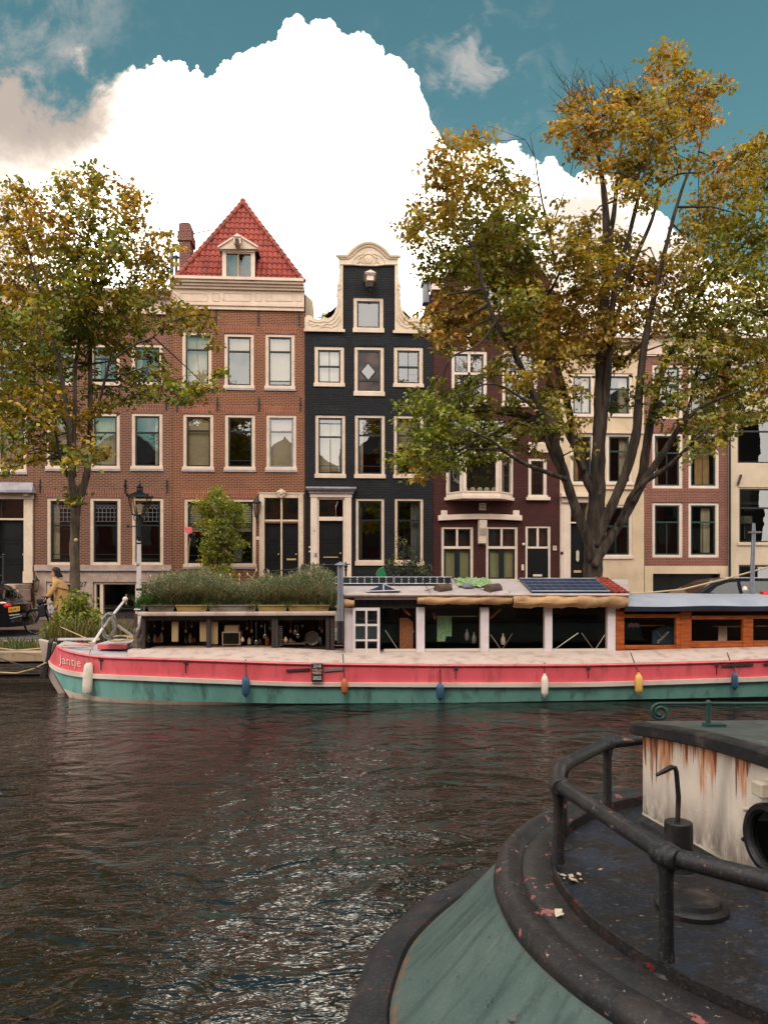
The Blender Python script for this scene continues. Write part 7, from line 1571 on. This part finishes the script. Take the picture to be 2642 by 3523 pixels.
# ======================================================== parked dark car on the right
CY=19.6
car=empty('parked_car',at(2500,2200,CY),'dark family car with sloping windscreen parked behind the boat on the right','car')
X0=at(2235,2062,CY).x
Z=lambda v: at(2450,v,CY).z
side=[(0.0,.28),(-.02,.55),(.08,.78),(.3,.92),(.95,1.02),(1.2,1.06)]  # nose and bonnet (x from X0)
prof=[(0,.3),(-.03,.6),(.1,.8),(.55,.95),(1.0,1.04),(1.4,1.24),(1.75,1.42),(2.1,1.535),(2.5,1.575),(3.2,1.575),(3.9,1.54),(4.4,1.44),(4.75,1.1),(4.8,.6),(4.75,.3)]
def carbody(q,prof,y0,y1,X0,inset):
    n=len(prof); rows=[]
    for y,ins in ((y0,.0),(y0-.0,0)):
        pass
    ys=[(y0+.0,1.0,.0),(y0+.14,1.0,.0)]
    lay=[]
    for f in (0,.08,.25,.75,.92,1):
        e=1-((f-.5)*2)**6*.06; lay.append([(X0+2.4+(x-2.4)*(1 if z<1. else e*.995),y0+(y1-y0)*(f if z<1.05 else .5+(f-.5)*(1-(z-1.05)*inset)),z if f not in (0,1) else z-.02*(z>1.2)) for x,z in prof])
    q.loft(lay,uv=False); q.add(lay[0],[tuple(range(n))]); q.add(lay[-1],[tuple(range(n-1,-1,-1))])
q=MB(); carbody(q,prof,CY-.0,CY+1.75,X0,.5); q.build('body','car_dark',car,smooth=True,auto=35)
yl=lambda z: CY+.875-(.875)*(1-(max(z,1.05)-1.05)*.5)-.006
def cquad(name,pts_,mt): q=MB(); q.add([(X0+x,yl(z)-.004,z) for x,z in pts_],[tuple(range(len(pts_)))]); return q.build(name,mt,car)
cquad('side_window',[(1.5,1.08),(2.42,1.1),(2.42,1.47),(2.15,1.45),(1.85,1.34)],'car_glass'); cquad('side_window',[(2.52,1.1),(3.4,1.12),(3.4,1.49),(2.52,1.48)],'car_glass'); cquad('side_window',[(3.5,1.12),(4.3,1.14),(4.2,1.4),(3.5,1.48)],'car_glass')
q=MB(); q.add([(X0+1.02,CY+.12,1.055),(X0+1.02,CY+1.63,1.055),(X0+2.0,CY+1.5,1.515),(X0+2.0,CY+.25,1.515)],[(0,1,2,3)]); q.v=[(a-.015,b,c+.012) for a,b,c in q.v]; q.build('windscreen','car_glass',car)
q=MB(); q.tube([(X0+2.0,CY+.2,1.585),(X0+3.9,CY+.2,1.57)],.015,6); q.build('roof_rail','alu',car)
for x in (.85,3.85):
    q=MB(); q.lathe([(.32,-.02),(.33,.02),(.33,.2),(.3,.22)],(X0+x,CY-.01,.33),20,axis='y'); w=q.build('wheel','rubber',car,smooth=True); q=MB(); q.lathe([(.2,-.025),(.18,-.03),(.05,-.035)],(X0+x,CY-.01,.33),16,axis='y'); q.build('rim','alu',w)
q=MB(); q.ball((X0+1.62,CY-.08,1.12),.1,8,sz=(.8,.7,.7)); q.build('wing_mirror','car_dark',car,smooth=True)
q=MB(); q.box(X0+3.62,X0+3.84,yl(1.3)-.012,yl(1.3)-.008,1.22,1.38); q.build('window_sticker','letterbox',car)
q=MB(); q.ball((X0+.12,CY+.12,.72),.12,8,sz=(.6,.8,.6)); q.build('headlight','alu',car,smooth=True)
# ======================================================== black hatchback at the left edge
HY=20.9
car=empty('parked_car',at(0,2190,HY),'shiny black car cut by the left edge, red tail light and yellow plate','car')
XE=at(64,2150,HY).x
rear=[(-4.0,.3),(-4.05,.6),(-3.9,.78),(-3.0,.95),(-2.4,1.3),(-1.9,1.44),(-1.2,1.45),(-.75,1.36),(-.42,.98),(-.36,.92),(-.16,.86),(-.12,.62),(-.02,.52),(0,.4),(-.08,.27)]
q=MB(); n=len(rear); lay=[]
for f in (0,.08,.3,.7,.92,1):
    bow=-((f-.5)*2)**4*.16; lay.append([(XE+x+(bow if x>-1 else 0),HY+1.72*(f if z<.95 else .5+(f-.5)*(1-(z-.95)*.5)),z) for x,z in rear])
q.loft(lay,uv=False); q.add(lay[0],[tuple(range(n))]); q.add(lay[-1],[tuple(range(n-1,-1,-1))]); q.build('body','car_black',car,smooth=True,auto=35)
q=MB(); rw=lambda x,z,f:(XE+x-((f-.5)*2)**4*.16,HY+1.72*(.5+(f-.5)*(1-max(0,z-.95)*.5)),z); q.add([rw(-.40,1.0,.1),rw(-.40,1.0,.9),rw(-.72,1.335,.86),rw(-.72,1.335,.14)],[(0,1,2,3)]); q.v=[(a+.018,b,c+.012) for a,b,c in q.v]; q.build('rear_window','car_glass',car)
# lamp on the near rear corner, plate on the tailgate
q=MB(); q.ball((XE-.3,HY+.05,.83),.12,8,sz=(1.0,.55,.62)); q.build('tail_light','tail_red',car,smooth=True); q=MB(); q.ball((XE-.4,HY+.02,.91),.1,8,sz=(1.0,.4,.35)); q.build('tail_light_lens','letter_pink',car,smooth=True)
q=MB(); yy=HY+.06; pa=[Vector((XE-.27,HY+.30,.655)),Vector((XE-.09,HY+.66,.655))]
pb=Vector((0,0,.135)); n_=Vector((.36,-.18,0)).normalized()*.05
A=Vector((XE-.245,HY-.02,.66)); B_=Vector((XE-.035,HY+.2,.69)); q.add([A,B_,B_+pb,A+pb],[(0,1,2,3)]); pl=q.build('number_plate','plate_yellow',car)
text('lettering','76-SR-1','letter_black',pl,.085,(A+B_)/2+pb/2+Vector((.003,-.006,0)),(B_-A),(0,0,1),ext=.001)
q=MB(); A2=A-Vector((0,0,.09))+Vector((.02,0,0)); q.add([A2,B_-Vector((0,0,.10)),B_-Vector((0,0,.07)),A2+Vector((0,0,.03))],[(0,1,2,3)]); q.tube([(XE-.2,HY-.02,.5),(XE-.02,HY+.3,.56)],.014,5); q.build('chrome_strip','alu',car)
for x in (-.85,-3.3):
    q=MB(); q.lathe([(.29,-.02),(.31,.02),(.31,.2),(.28,.22)],(XE+x,HY-.01,.31),20,axis='y'); q.build('wheel','rubber',car,smooth=True)
# ======================================================== bicycle
BY=21.9
bk=empty('bicycle',at(190,2178,BY),'dark bicycle with black panniers held by the person in the camel coat','bicycle')
W0_=at(126,2143,BY); RW_=.345; zc=RW_+.002; bx=W0_.x
def wheel(x,name='wheel'):
    q=MB(); q.tube([(x+RW_*.965*math.cos(2*math.pi*k/40),BY,zc+RW_*.965*math.sin(2*math.pi*k/40)) for k in range(40)],.024,8,closed=True); w=q.build(name,'rubber',bk,smooth=True)
    q=MB(); q.tube([(x+RW_*.9*math.cos(2*math.pi*k/40),BY,zc+RW_*.9*math.sin(2*math.pi*k/40)) for k in range(40)],.010,6,closed=True); q.build('rim','alu',w,smooth=True)
    q=MB()
    for k in range(18): a=2*math.pi*k/18; q.tube([(x+.03*math.cos(a+.5),BY+(.02 if k%2 else -.02),zc+.03*math.sin(a+.5)),(x+RW_*.9*math.cos(a),BY,zc+RW_*.9*math.sin(a))],.0022,4)
    q.lathe([(.02,-.05),(.028,-.03),(.028,.03),(.02,.05)],(x,BY,zc),10,axis='y'); q.build('spokes','alu',w)
wheel(bx); wheel(bx+1.08)
q=MB(); hd=(bx+.2,BY,.86); bb=(bx+.62,BY,.3); st=(bx+.82,BY,.85); rr_=(bx+1.08,BY,zc)
q.tube([(bx,BY-.05,zc),(bx+.12,BY-.05,.66),hd,(bx+.23,BY,.98)],.017,8); q.tube([(bx,BY+.05,zc),(bx+.12,BY+.05,.66),hd],.014,8)
q.tube([(bx+.19,BY,.8),(bx+.42,BY,.42),bb],.019,8); q.tube([(bx+.17,BY,.72),bb],.016,8); q.tube([bb,st],.018,8); q.tube([bb,rr_],.013,6); q.tube([st,rr_],.012,6); q.build('frame','car_black',bk,smooth=True)
q=MB(); q.tube([(bx+.23,BY,.98),(bx+.22,BY,1.03)],.014,6); q.tube([(bx+.4,BY-.29,1.02),(bx+.24,BY-.27,1.06),(bx+.2,BY-.1,1.04),(bx+.2,BY+.1,1.04),(bx+.24,BY+.27,1.06),(bx+.4,BY+.29,1.02)],.013,8); q.tube([(bx+.42,BY-.29,1.015),(bx+.27,BY-.28,1.05)],.018,8); q.ball((bx+.1,BY,.84),.045,8); q.build('handlebar','iron',bk,smooth=True)
q=MB(); q.tube([(bx+RW_*1.07*math.cos(a),BY,zc+RW_*1.07*math.sin(a)) for a in [R(20+150*k/14) for k in range(15)]],.02,6); q.tube([(bx+1.08+RW_*1.07*math.cos(a),BY,zc+RW_*1.07*math.sin(a)) for a in [R(5+165*k/14) for k in range(15)]],.02,6); q.build('mudguard','car_black',bk,smooth=True)
q=MB(); q.obox((bx+.2,BY-.13,.66),(.1,0,.02),(0,.05,0),(-.02,0,.16)); q.obox((bx+.2,BY+.13,.66),(.1,0,.02),(0,.05,0),(-.02,0,.16)); q.build('pannier','bag_black',bk,bevel=.03)
q=MB(); q.obox((bx+.14,BY,.92),(.1,0,0),(0,.12,0),(-.01,0,.07)); q.build('front_bag','bag_black',bk,bevel=.03)
q=MB(); q.ball((st[0],BY,.92),.1,8,sz=(1.35,.8,.42)); q.build('saddle','bag_black',bk,smooth=True)
q=MB(); q.tube([(bb[0],BY-.06,bb[2]),(bb[0]-.1,BY-.06,bb[2]-.14)],.012,6); q.tube([(bb[0],BY+.06,bb[2]),(bb[0]+.1,BY+.06,bb[2]+.14)],.012,6); q.obox((bb[0]-.1,BY-.11,bb[2]-.14),(.045,0,0),(0,.045,0),(0,0,.01)); q.obox((bb[0]+.1,BY+.11,bb[2]+.14),(.045,0,0),(0,.045,0),(0,0,.01)); q.build('crank','iron',bk)
# ======================================================== person leaning over the handlebar
PY=21.62
ps=empty('person',at(195,2168,PY),'person with short black hair in a long camel coat, leaning over a bicycle','person'); px0=ps.location.x
def skin_mesh(name,verts,edges,rad,mt,parent,sub=2,root=0):
    me=bpy.data.meshes.new(name); off=OFF[parent.name]; me.from_pydata([tuple(Vector(v)-off) for v in verts],edges,[]); o=bpy.data.objects.new(name,me); COL.objects.link(o); o.parent=parent; OFF[o.name]=off
    m=o.modifiers.new('skin','SKIN'); m.use_smooth_shade=True
    for i,r in enumerate(rad): me.skin_vertices[0].data[i].radius=(r,r) if not isinstance(r,tuple) else r
    me.skin_vertices[0].data[root].use_root=True
    s=o.modifiers.new('sub','SUBSURF'); s.levels=s.render_levels=sub
    if mt: me.materials.append(M[mt])
    return o
pp=lambda u,v,dy=0.: at(u,v,PY+dy)
pel,ch,nk,hdp=pp(222,2062),pp(206,2005),pp(196,1990),pp(193,1968,-.01)
# body: pelvis, chest, neck, head, arms, legs as one skin
V_=[pel,pel.lerp(ch,.5),ch,nk,pp(195,1979),
    ch+Vector((-.02,-.17,.01)),pp(188,2028,-.24),pp(165,2056,-.30),pp(158,2061,-.30),
    ch+Vector((-.02,.17,.01)),pp(182,2030,.42),pp(161,2054,.50),pp(154,2058,.52),
    pel+Vector((-.02,-.09,-.03)),pp(206,2112,-.10),pp(199,2158,-.12),
    pel+Vector((.02,.09,-.03)),pp(228,2112,.10),pp(236,2158,.14)]
E_=[(0,1),(1,2),(2,3),(3,4),(2,5),(5,6),(6,7),(7,8),(2,9),(9,10),(10,11),(11,12),(0,13),(13,14),(14,15),(0,16),(16,17),(17,18)]
rad=[.14,.13,.135,.05,.05,.065,.045,.03,.024,.065,.045,.03,.024,.095,.062,.042,.095,.062,.042]
bd=skin_mesh('body',V_,E_,rad,'trousers',ps)
# head with face
q=MB(); hc=Vector(hdp); rows=[]
for (dz,rx,ry,sx) in ((-.125,.035,.035,-.045),(-.115,.05,.045,-.035),(-.09,.066,.056,-.018),(-.06,.078,.066,-.008),(-.02,.09,.073,0),(.03,.098,.077,.004),(.07,.092,.072,.008),(.1,.07,.056,.012),(.115,.03,.025,.014)):
    rows.append([hc+Vector((sx+rx*math.cos(a),ry*math.sin(a),dz)) for a in [2*math.pi*k/16 for k in range(16)]])
q.loft(rows,closed=True,uv=False); q.add([hc+Vector((-.085,0,.0)),hc+Vector((-.118,0,-.035)),hc+Vector((-.085,-.02,-.045)),hc+Vector((-.085,.02,-.045))],[(0,1,2),(0,3,1),(1,3,2)])   # nose
q.tube([hc+Vector((.0,0,-.12)),hc+Vector((.02,0,-.19))],[.05,.055],10)
for s in (-1,1): q.ball(hc+Vector((.015,s*.076,-.02)),.028,6,sz=(.7,.35,1.1))
q.ball(hc+Vector((-.083,0,-.075)),.02,6,sz=(.5,1.1,.35)); hd_=q.build('head','skin',ps,smooth=True)
q=MB()
for s in (-1,1): q.ball(hc+Vector((-.083,s*.032,.0)),.012,6)
q.build('eye','hair',hd_,smooth=True)
q=MB(); rows=[]
for (dz,rx,ry,sx) in ((-.115,.055,.06,.06),(-.09,.07,.075,.05),(-.05,.085,.086,.04),(-.0,.098,.09,.028),(.05,.112,.09,.012),(.09,.105,.082,.008),(.12,.08,.06,.012),(.137,.03,.025,.012)):
    rows.append([hc+Vector((sx+rx*math.cos(a)+.006*math.sin(5*a+dz*40),ry*math.sin(a),dz)) for a in [2*math.pi*k/18 for k in range(18)]])
q.loft(rows,closed=True,uv=False); q.add(rows[0],[tuple(range(17,-1,-1))])
for k in range(9): a=-1.2+2.4*k/8; q.tube([hc+Vector((.09*math.cos(a)+.03,.09*math.sin(a),-.05)),hc+Vector((.12*math.cos(a)+.04,.1*math.sin(a),-.12)),hc+Vector((.13*math.cos(a)+.06,.09*math.sin(a),-.145))],[.035,.028,.008],6)
q.build('hair','hair',ps,smooth=True)
# coat: body of the coat lofted down to the hem, two sleeves
ctr=[(197,1988,.085,.07),(203,1996,.15,.15),(206,2010,.175,.2),(210,2030,.19,.21),(216,2055,.2,.2),(218,2085,.225,.21),(217,2112,.27,.24),(215,2123,.285,.25)]
rows=[]
for i,(u,v,rx,ry) in enumerate(ctr):
    c=pp(u,v); tl=(.35 if i<4 else .15); rows.append([c+Vector((rx*math.cos(a),ry*math.sin(a),-tl*rx*math.cos(a)*.4))+Vector((.014*math.sin(6*a+i),.014*math.cos(5*a+i),0))*(1 if i>3 else .3) for a in [2*math.pi*k/28 for k in range(28)]])
q=MB(); q.loft(rows[::-1],closed=True,uv=False); q.add(rows[0],[tuple(range(28))]); coat=q.build('coat','coat',ps,smooth=True,auto=False)
def sleeve(a,b,c): q=MB(); q.tube([a,a.lerp(b,.5)+Vector((0,0,.012)),b,b.lerp(c,.6),c],[.095,.08,.07,.058,.056],14); return q.build('sleeve','coat',coat,smooth=True,auto=False)
sleeve(ch+Vector((-.01,-.16,.03)),pp(187,2026,-.24),pp(166,2054,-.30)); sleeve(ch+Vector((-.01,.16,.03)),pp(181,2028,.42),pp(163,2052,.50))
q=MB(); 
rows=[[pp(u,v)+Vector((rx*math.cos(a),ry*math.sin(a),-.3*rx*math.cos(a)+.0)) for a in [2*math.pi*k/20 for k in range(20)]] for u,v,rx,ry in ((196,1986,.075,.07),(202,1994,.15,.17),(208,2010,.2,.235),(211,2020,.215,.25))]
q.loft(rows[::-1],closed=True,uv=False); q.build('shoulder_cape','coat',coat,smooth=True,auto=False)
rows=[[pp(u,v)+Vector((rx*math.cos(a),ry*math.sin(a),-.2*rx*math.cos(a))) for a in [2*math.pi*k/18 for k in range(18)]] for u,v,rx,ry in ((193,1984,.07,.07),(196,1989,.1,.1),(198,1994,.115,.125))]
q=MB(); q.loft(rows[::-1],closed=True,uv=False); q.build('collar','coat',coat,smooth=True,auto=False)
# hands closed on the grips
def hand(w,g,s):
    d=(Vector(g)-Vector(w)).normalized(); up=Vector((0,0,1)); sd=d.cross(up).normalized()
    V2=[w,w+d*.045,w+d*.085]; E2=[(0,1),(1,2)]; R2=[.024,(.032,.02),(.034,.018)]; n0=2
    for k,l in enumerate((.028,.033,.031,.024)):
        b=len(V2); o_=sd*(k-1.5)*.018; V2+= [w+d*.1+o_,w+d*(.1+l)+o_-up*.012,w+d*(.1+l*.7)+o_-up*.045]; E2+=[(n0,b),(b,b+1),(b+1,b+2)]; R2+=[.0095,.009,.0075]
    b=len(V2); V2+=[w+d*.05+sd*.034*s-up*.01,w+d*.085+sd*.04*s-up*.03]; E2+=[(1,b),(b,b+1)]; R2+=[.011,.009]
    return skin_mesh('hand',V2,E2,R2,'skin',ps,1)
hand(pp(165,2055,-.30),pp(157,2062,-.30),1); hand(pp(161,2054,.50),pp(154,2059,.52),-1)
for (u,v,dy) in ((199,2158,-.12),(236,2158,.14)):
    c=pp(u,v,dy); q=MB(); rows=[]
    for x,hy,hz in ((.08,.03,.05),(.05,.045,.075),(0,.048,.085),(-.06,.046,.06),(-.13,.04,.04),(-.17,.02,.025)): rows.append([Vector((c.x+x,c.y+hy*math.cos(a),.012+hz*(.5+.5*math.sin(a)))) for a in [2*math.pi*k/10 for k in range(10)]])
    q.loft(rows,closed=True,uv=False); q.add(rows[0],[tuple(range(9,-1,-1))]); q.add(rows[-1],[tuple(range(10))]); sh=q.build('shoe','trousers',ps,smooth=True); q=MB(); q.box(c.x-.17,c.x+.08,c.y-.045,c.y+.045,.0,.028); q.build('sole','shoe_white',sh,bevel=.01)
q=MB(); b0=pp(172,2066,-.33); q.add([b0+Vector(v) for v in ((-.03,-.03,.0),(.05,-.03,.0),(.05,.03,.0),(-.03,.03,.0),(-.05,-.05,-.2),(.13,-.05,-.22),(.13,.05,-.22),(-.05,.05,-.2),(-.0,-.05,-.38),(.12,-.05,-.37),(.12,.05,-.37),(0,.05,-.38))],[(0,1,5,4),(1,2,6,5),(2,3,7,6),(3,0,4,7),(4,5,9,8),(5,6,10,9),(6,7,11,10),(7,4,8,11),(8,9,10,11),(3,2,1,0)])
tag(q.build('shopping_bag','bag_lilac',None,loc=b0-Vector((0,0,.38)),bevel=.02),'lilac bag hanging from the hand of the person in the camel coat','bag')
# small pink kite-like paper on a stick by the window
pk_=empty('pink_windmill',at(646,2000,28.6),'pink paper flower on a thin stick by the ground floor window','garden stick'); q=MB(); q.tube([at(642,2000,28.6),at(654,1850,28.6)],.012,5); q.build('stick','wood_pale',pk_); q=MB(); c=at(650,1824,28.58); 
q.prism([(c.x-.16,c.z+.13),(c.x+.13,c.z+.1),(c.x+.15,c.z-.1),(c.x-.02,c.z-.16),(c.x-.12,c.z-.06)],28.56,28.6); q.build('flower','pink_paper',pk_,bevel=.02)
# ======================================================== the old boat in front
CX, CD = 2.2, 3.3
fboat=empty('moored_tug',fb(CX+1.5,CD,WATER),'old black and green steel boat with rusty white cabin in the foreground','boat')
A0, A1, NA = R(62), R(300), 110
def ring(r_, z, n=NA, xe=7.0, wob=0.0):
    """horse-shoe round the end of the hull, then straight along both sides"""
    P_=[]
    P_ += [fb(CX+xe*(1-k/6), CD+r_, z) for k in range(6)]
    for k in range(n+1):
        a=math.pi/2+math.pi*k/n; rr=r_+wob*math.sin(a*9.+r_)+wob*.6*math.sin(a*23); P_.append(fb(CX+rr*math.cos(a), CD+rr*math.sin(a), z))
    P_ += [fb(CX+xe*(k/6), CD-r_, z) for k in range(1,7)]
    return P_
def sweep(prof, name, mt, smooth=True, auto=45, wob=0.002):
    q=MB(); q.loft([ring(r_,z,wob=wob) for r_,z in prof][::-1] if True else None); return q.build(name,mt,fboat,smooth=smooth,auto=auto)
sweep([(2.18,-.335),(2.06,-.22),(1.9,-.045),(1.78,.09),(1.69,.2)],'hull_plating','hull_green',wob=.004)
sweep([(2.10,-.9),(2.30,-.62),(2.36,-.42),(2.372,-.37),(2.36,-.335),(2.32,-.315),(2.24,-.312),(2.195,-.318),(2.18,-.345)],'rubbing_band','rim_black',wob=.006)
sweep([(1.66,.12),(1.70,.17),(1.715,.205),(1.705,.245),(1.675,.268),(1.635,.272),(1.60,.258),(1.585,.242),(1.575,.252),(1.50,.255),(1.452,.252)],'gunwale_cap','cap_black',wob=.002)
sweep([(1.450,.2),(1.450,.296),(1.438,.296),(1.438,.2)],'deck_flange','flange_red',auto=30)
q=MB(); rr=ring(1.44,.243); c=[fb(CX+ (i/len(rr))*0+1.0,CD,.243) for i in range(len(rr))]
n_=len(rr); q.loft([rr,[p.lerp(fb(CX+1.5,CD,.243),.5) for p in rr],[fb(CX+1.5,CD,.243)+ (p-fb(CX+1.5,CD,.243))*.02 for p in rr]]); q.build('deck','deck_blue',fboat)
for deg,zz,rr in ((232,.02,1.86),(236,-.02,1.905),(229,.06,1.81),(205,-.14,2.0),(198,.03,1.83)):
    p=pr0=fb(CX+rr*math.cos(R(deg)),CD+rr*math.sin(R(deg)),zz); q=MB(); q.ball(p,.022,8,sz=(1,1,.55)); q.build('rivet','hull_green',fboat,smooth=True)
# rail
ZR=.655; RA=1.42
def pr(deg,z,r_=RA): return fb(CX+r_*math.cos(R(deg)),CD+r_*math.sin(R(deg)),z)
angs=[100,131,157,172,209,243,272]
q=MB(); path=[]
def seg(a,b,n): return [pr(a,ZR).lerp(pr(b,ZR),k/n) for k in range(n)]
path=seg(100,131,6)+seg(131,157,6)+[pr(157+15*k/5,ZR) for k in range(5)]+seg(172,209,12)+seg(209,243,12)+seg(243,272,8)+[pr(272,ZR),fb(CX+3,CD-1.45,ZR)]
q.tube(path,.0325,18); rl=q.build('hand_rail','rail_black',fboat,smooth=True,auto=60)
for i,a in enumerate(angs):
    q=MB(); top=pr(a,ZR); q.tube([pr(a,.30),pr(a,.34),pr(a,ZR-.08),pr(a,ZR-.03)],[.028,.0245,.0235,.033],14); q.tube([pr(a,.246),pr(a,.262)],[.05,.036],12); q.build('rail_post','rail_black',fboat,smooth=True)
    q=MB(); q.ball(top,.0455,10,sz=(1,1,1.0)); 
    for da in (-1,1):
        t_=(pr(a+da*2.2,ZR)-top).normalized(); q.tube([top+t_*.02,top+t_*.036,top+t_*.044,top+t_*.05],[.041,.040,.038,.033],16)
    q.build('rail_joint','rail_black',fboat,smooth=True)
# cabin: end wall towards the stern
zb=.24; A=Vector((1.435,4.27)); Bq=Vector((1.83,2.33)); 
def cw(s_,z,out=0.):
    p=A.lerp(Bq,s_); n_=Vector((-(Bq-A).y,(Bq-A).x)).normalized()*-1; return fb(p.x-.98*out*1.0,p.y-.2*out,z)
camb=lambda s_: .735+.075*math.sin(math.pi*min(1,max(0,s_)))
q=MB(); n=24; rows=[]
for j in range(9): rows.append([cw(k/n,zb+(camb(k/n)-zb)*j/8) for k in range(n+1)])
q.loft([r[::-1] for r in rows]); 
cabw=q.build('cabin_wall','cabin_rust',fboat)
q=MB()
for s_ in (0,1):
    a=cw(s_,zb); b=cw(s_,camb(s_)); q.quad(a,a+fb(4,0,0),b+fb(4,0,0),b)
q.build('cabin_side','cabin_rust',fboat)
q=MB()
def roofrow(out,dz,s0=-.025,s1=1.025): return [cw(s0+(s1-s0)*k/n,camb(s0+(s1-s0)*k/n)+dz,out) for k in range(n+1)]
q.loft([roofrow(.0,-.012),roofrow(.046,-.012),roofrow(.05,-.006),roofrow(.05,.044),roofrow(.043,.053),roofrow(.02,.057),roofrow(-.02,.058)]); q.loft([roofrow(-.02,.058),roofrow(.0,.05)])
e0=cw(-.025,camb(0)-.01,.045); e1=cw(-.025,camb(0)+.055,.045)
q.quad(e0,e0+fb(4,.0,0),e1+fb(4,.0,0),e1); q.build('roof_fascia','old_black',fboat,smooth=True,auto=30)
q=MB(); r0=roofrow(-.0,.055); q.loft([r0,[p+fb(1.2,0,.01) for p in r0],[p+fb(4,0,.01) for p in r0]]); q.build('cabin_roof','roof_green',fboat,smooth=True)
q=MB(); q.loft([[cw(k/n,zb-.01,.05) for k in range(n+1)],[cw(k/n,zb+.02,.035) for k in range(n+1)],[cw(k/n,zb+.045,.004) for k in range(n+1)]]); q.build('cabin_foot','old_black',fboat)
q=MB(); rnd=random.Random(3); w_=[rnd.uniform(.004,.016) for _ in range(n*4+1)]
q.loft([[cw(k/(n*4),zb+.043,.006) for k in range(n*4+1)],[cw(k/(n*4),zb+.047+w_[k],.004) for k in range(n*4+1)]]); q.build('caulk_line','peel_white',fboat)
# porthole
pc_s=.52; zc=.487
wd=(cw(1,0)-cw(0,0)).normalized(); wn=Vector((-wd.y,wd.x,0)); wn = wn if wn.x<0 else -wn; up=Vector((0,0,1)); C0=cw(pc_s,zc)
def pring(prof,name,mt,par,n=40):
    q=MB(); rows=[]
    for r_,o in prof: rows.append([C0+wn*o+(wd*math.cos(2*math.pi*k/n)+up*math.sin(2*math.pi*k/n))*r_ for k in range(n)])
    q.loft(rows,closed=True,uv=False); return q.build(name,mt,par,smooth=True)
ph=pring([(.152,.0),(.152,.018),(.145,.03),(.125,.032),(.112,.02),(.108,-.03)],'porthole','old_black',fboat)
pring([(.108,.0),(.1,-.012),(.094,-.02),(.09,-.05)],'porthole_ring','alu',ph); q=MB(); q.add([C0+wn*.004+(wd*math.cos(2*math.pi*k/30)+up*math.sin(2*math.pi*k/30))*.112 for k in range(30)],[tuple(range(30))]); q.build('pane','car_glass',ph)
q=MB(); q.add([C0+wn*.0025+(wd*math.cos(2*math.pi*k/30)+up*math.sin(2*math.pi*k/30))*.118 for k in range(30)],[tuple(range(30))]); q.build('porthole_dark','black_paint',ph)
for k in range(8):
    a=2*math.pi*(k+.4)/8; p=C0+(wd*math.cos(a)+up*math.sin(a))*.178; q=MB(); q.tube([p-wn*.004,p+wn*.012,p+wn*.018],[.011,.010,.004],8); q.build('bolt','peel_white' if k%2 else 'old_black',fboat,smooth=True)
q=MB(); p=cw(.515,.70,.03); q.obox(p,wd*.035,wn*.035,(0,0,.03)); q.build('lamp_box','peel_white',fboat,bevel=.006)
# roof hand rail with a curled end
q=MB(); zr_=.945; d_=3.98; pth=[fb(x,d_,zr_) for x in (5.2,4.0,3.0,2.4,2.0,1.62)]; q.tube(pth,.0085,10)
cc=fb(1.545+.0,d_,.90); pts_=[]
e=fb(1.52,d_,zr_)
for k in range(46):
    t_=k/45; a=R(90)+t_*R(560); r_=.040*(1-.74*t_)+.004
    c0=fb(1.425,d_,zr_-.044); pts_.append(c0+fb(math.cos(a)*r_*1.05,0,math.sin(a)*r_))
q.tube([fb(1.62,d_,zr_),e]+pts_,[.0085,.0085]+[.0085+.003*(k/45) for k in range(46)],10); gr=q.build('roof_grab_rail','pipe_green',fboat,smooth=True)
for x in (1.675,2.9):
    q=MB(); q.tube([fb(x+.0,d_,zr_+.012),fb(x,d_,zr_-.02),fb(x,d_,zr_-.10)],[.013,.015,.012],10); q.ball(fb(x,d_,zr_+.003),.016,6); q.obox(fb(x+.03,d_,.83),fb(.05,0,0),fb(0,.03,0),(0,0,.012)); q.build('rail_stanchion','pipe_green',gr,smooth=True)
# vent with its crank, deck drum
q=MB(); c=fb(1.367,3.575,.245); q.lathe([(.072,0),(.066,.02),(.0635,.2),(.0625,.215),(.058,.219),(.002,.219)],c,24); vt=q.build('vent_pipe','old_black',fboat,smooth=True)
q=MB(); a=c+Vector((-.004,0,.215)); q.tube([a,a+Vector((.004,0,.12)),a+Vector((-.006,0,.235)),a+Vector((-.012,0,.252)),a+Vector((-.03,0,.256)),a+fb(-.06,-.01,.243),a+fb(-.105,-.015,.222)],[.0115,.0115,.011,.0115,.0125,.012,.007],10); q.build('crank','old_black',vt,smooth=True)
q=MB(); c=fb(1.255,3.14,.244); q.lathe([(.142,0),(.142,.018),(.13,.028),(.118,.031),(.112,.05),(.096,.056),(.002,.058)],c,28); q.build('deck_drum','old_black',fboat,smooth=True)
# loose flakes of paint and leaves on the deck
rnd=random.Random(11)
for (name,mt,cs_) in (('paint_flake','peel_white',[(2.2-1.36,3.42,9,.05),(2.2-1.50,3.05,3,.02)]),):
    for (x,d2,nn,sp_) in cs_:
        q=MB()
        for k in range(nn):
            p=fb(x+rnd.gauss(0,sp_*.6),d2+rnd.gauss(0,sp_*1.6),.252+.012*rnd.random()+ (.014 if x<.75 else 0)); s_=rnd.uniform(.010,.026); a=rnd.uniform(0,6.3); e1=Vector((math.cos(a),math.sin(a),rnd.uniform(-.3,.5)))*s_; e2=Vector((-math.sin(a),math.cos(a),rnd.uniform(-.2,.5)))*s_*.8
            q.add([p-e1,p+e1*.2-e2,p+e1,p+e2*.9,p+Vector((0,0,.006))],[(0,1,4),(1,2,4),(2,3,4),(3,0,4)])
        q.build(name,mt,fboat)
for u,v,lb in ((2055,2992,'tiny yellow leaf lying on the blue deck of the front boat'),):
    p=onz(u,v,.256); q=MB(); q.add([p,p+Vector((.012,.004,.004)),p+Vector((.026,0,.006)),p+Vector((.012,-.01,.002))],[(0,1,2,3)]); tag(q.build('fallen_leaf','fender_yellow',None,loc=p),lb,'leaf')
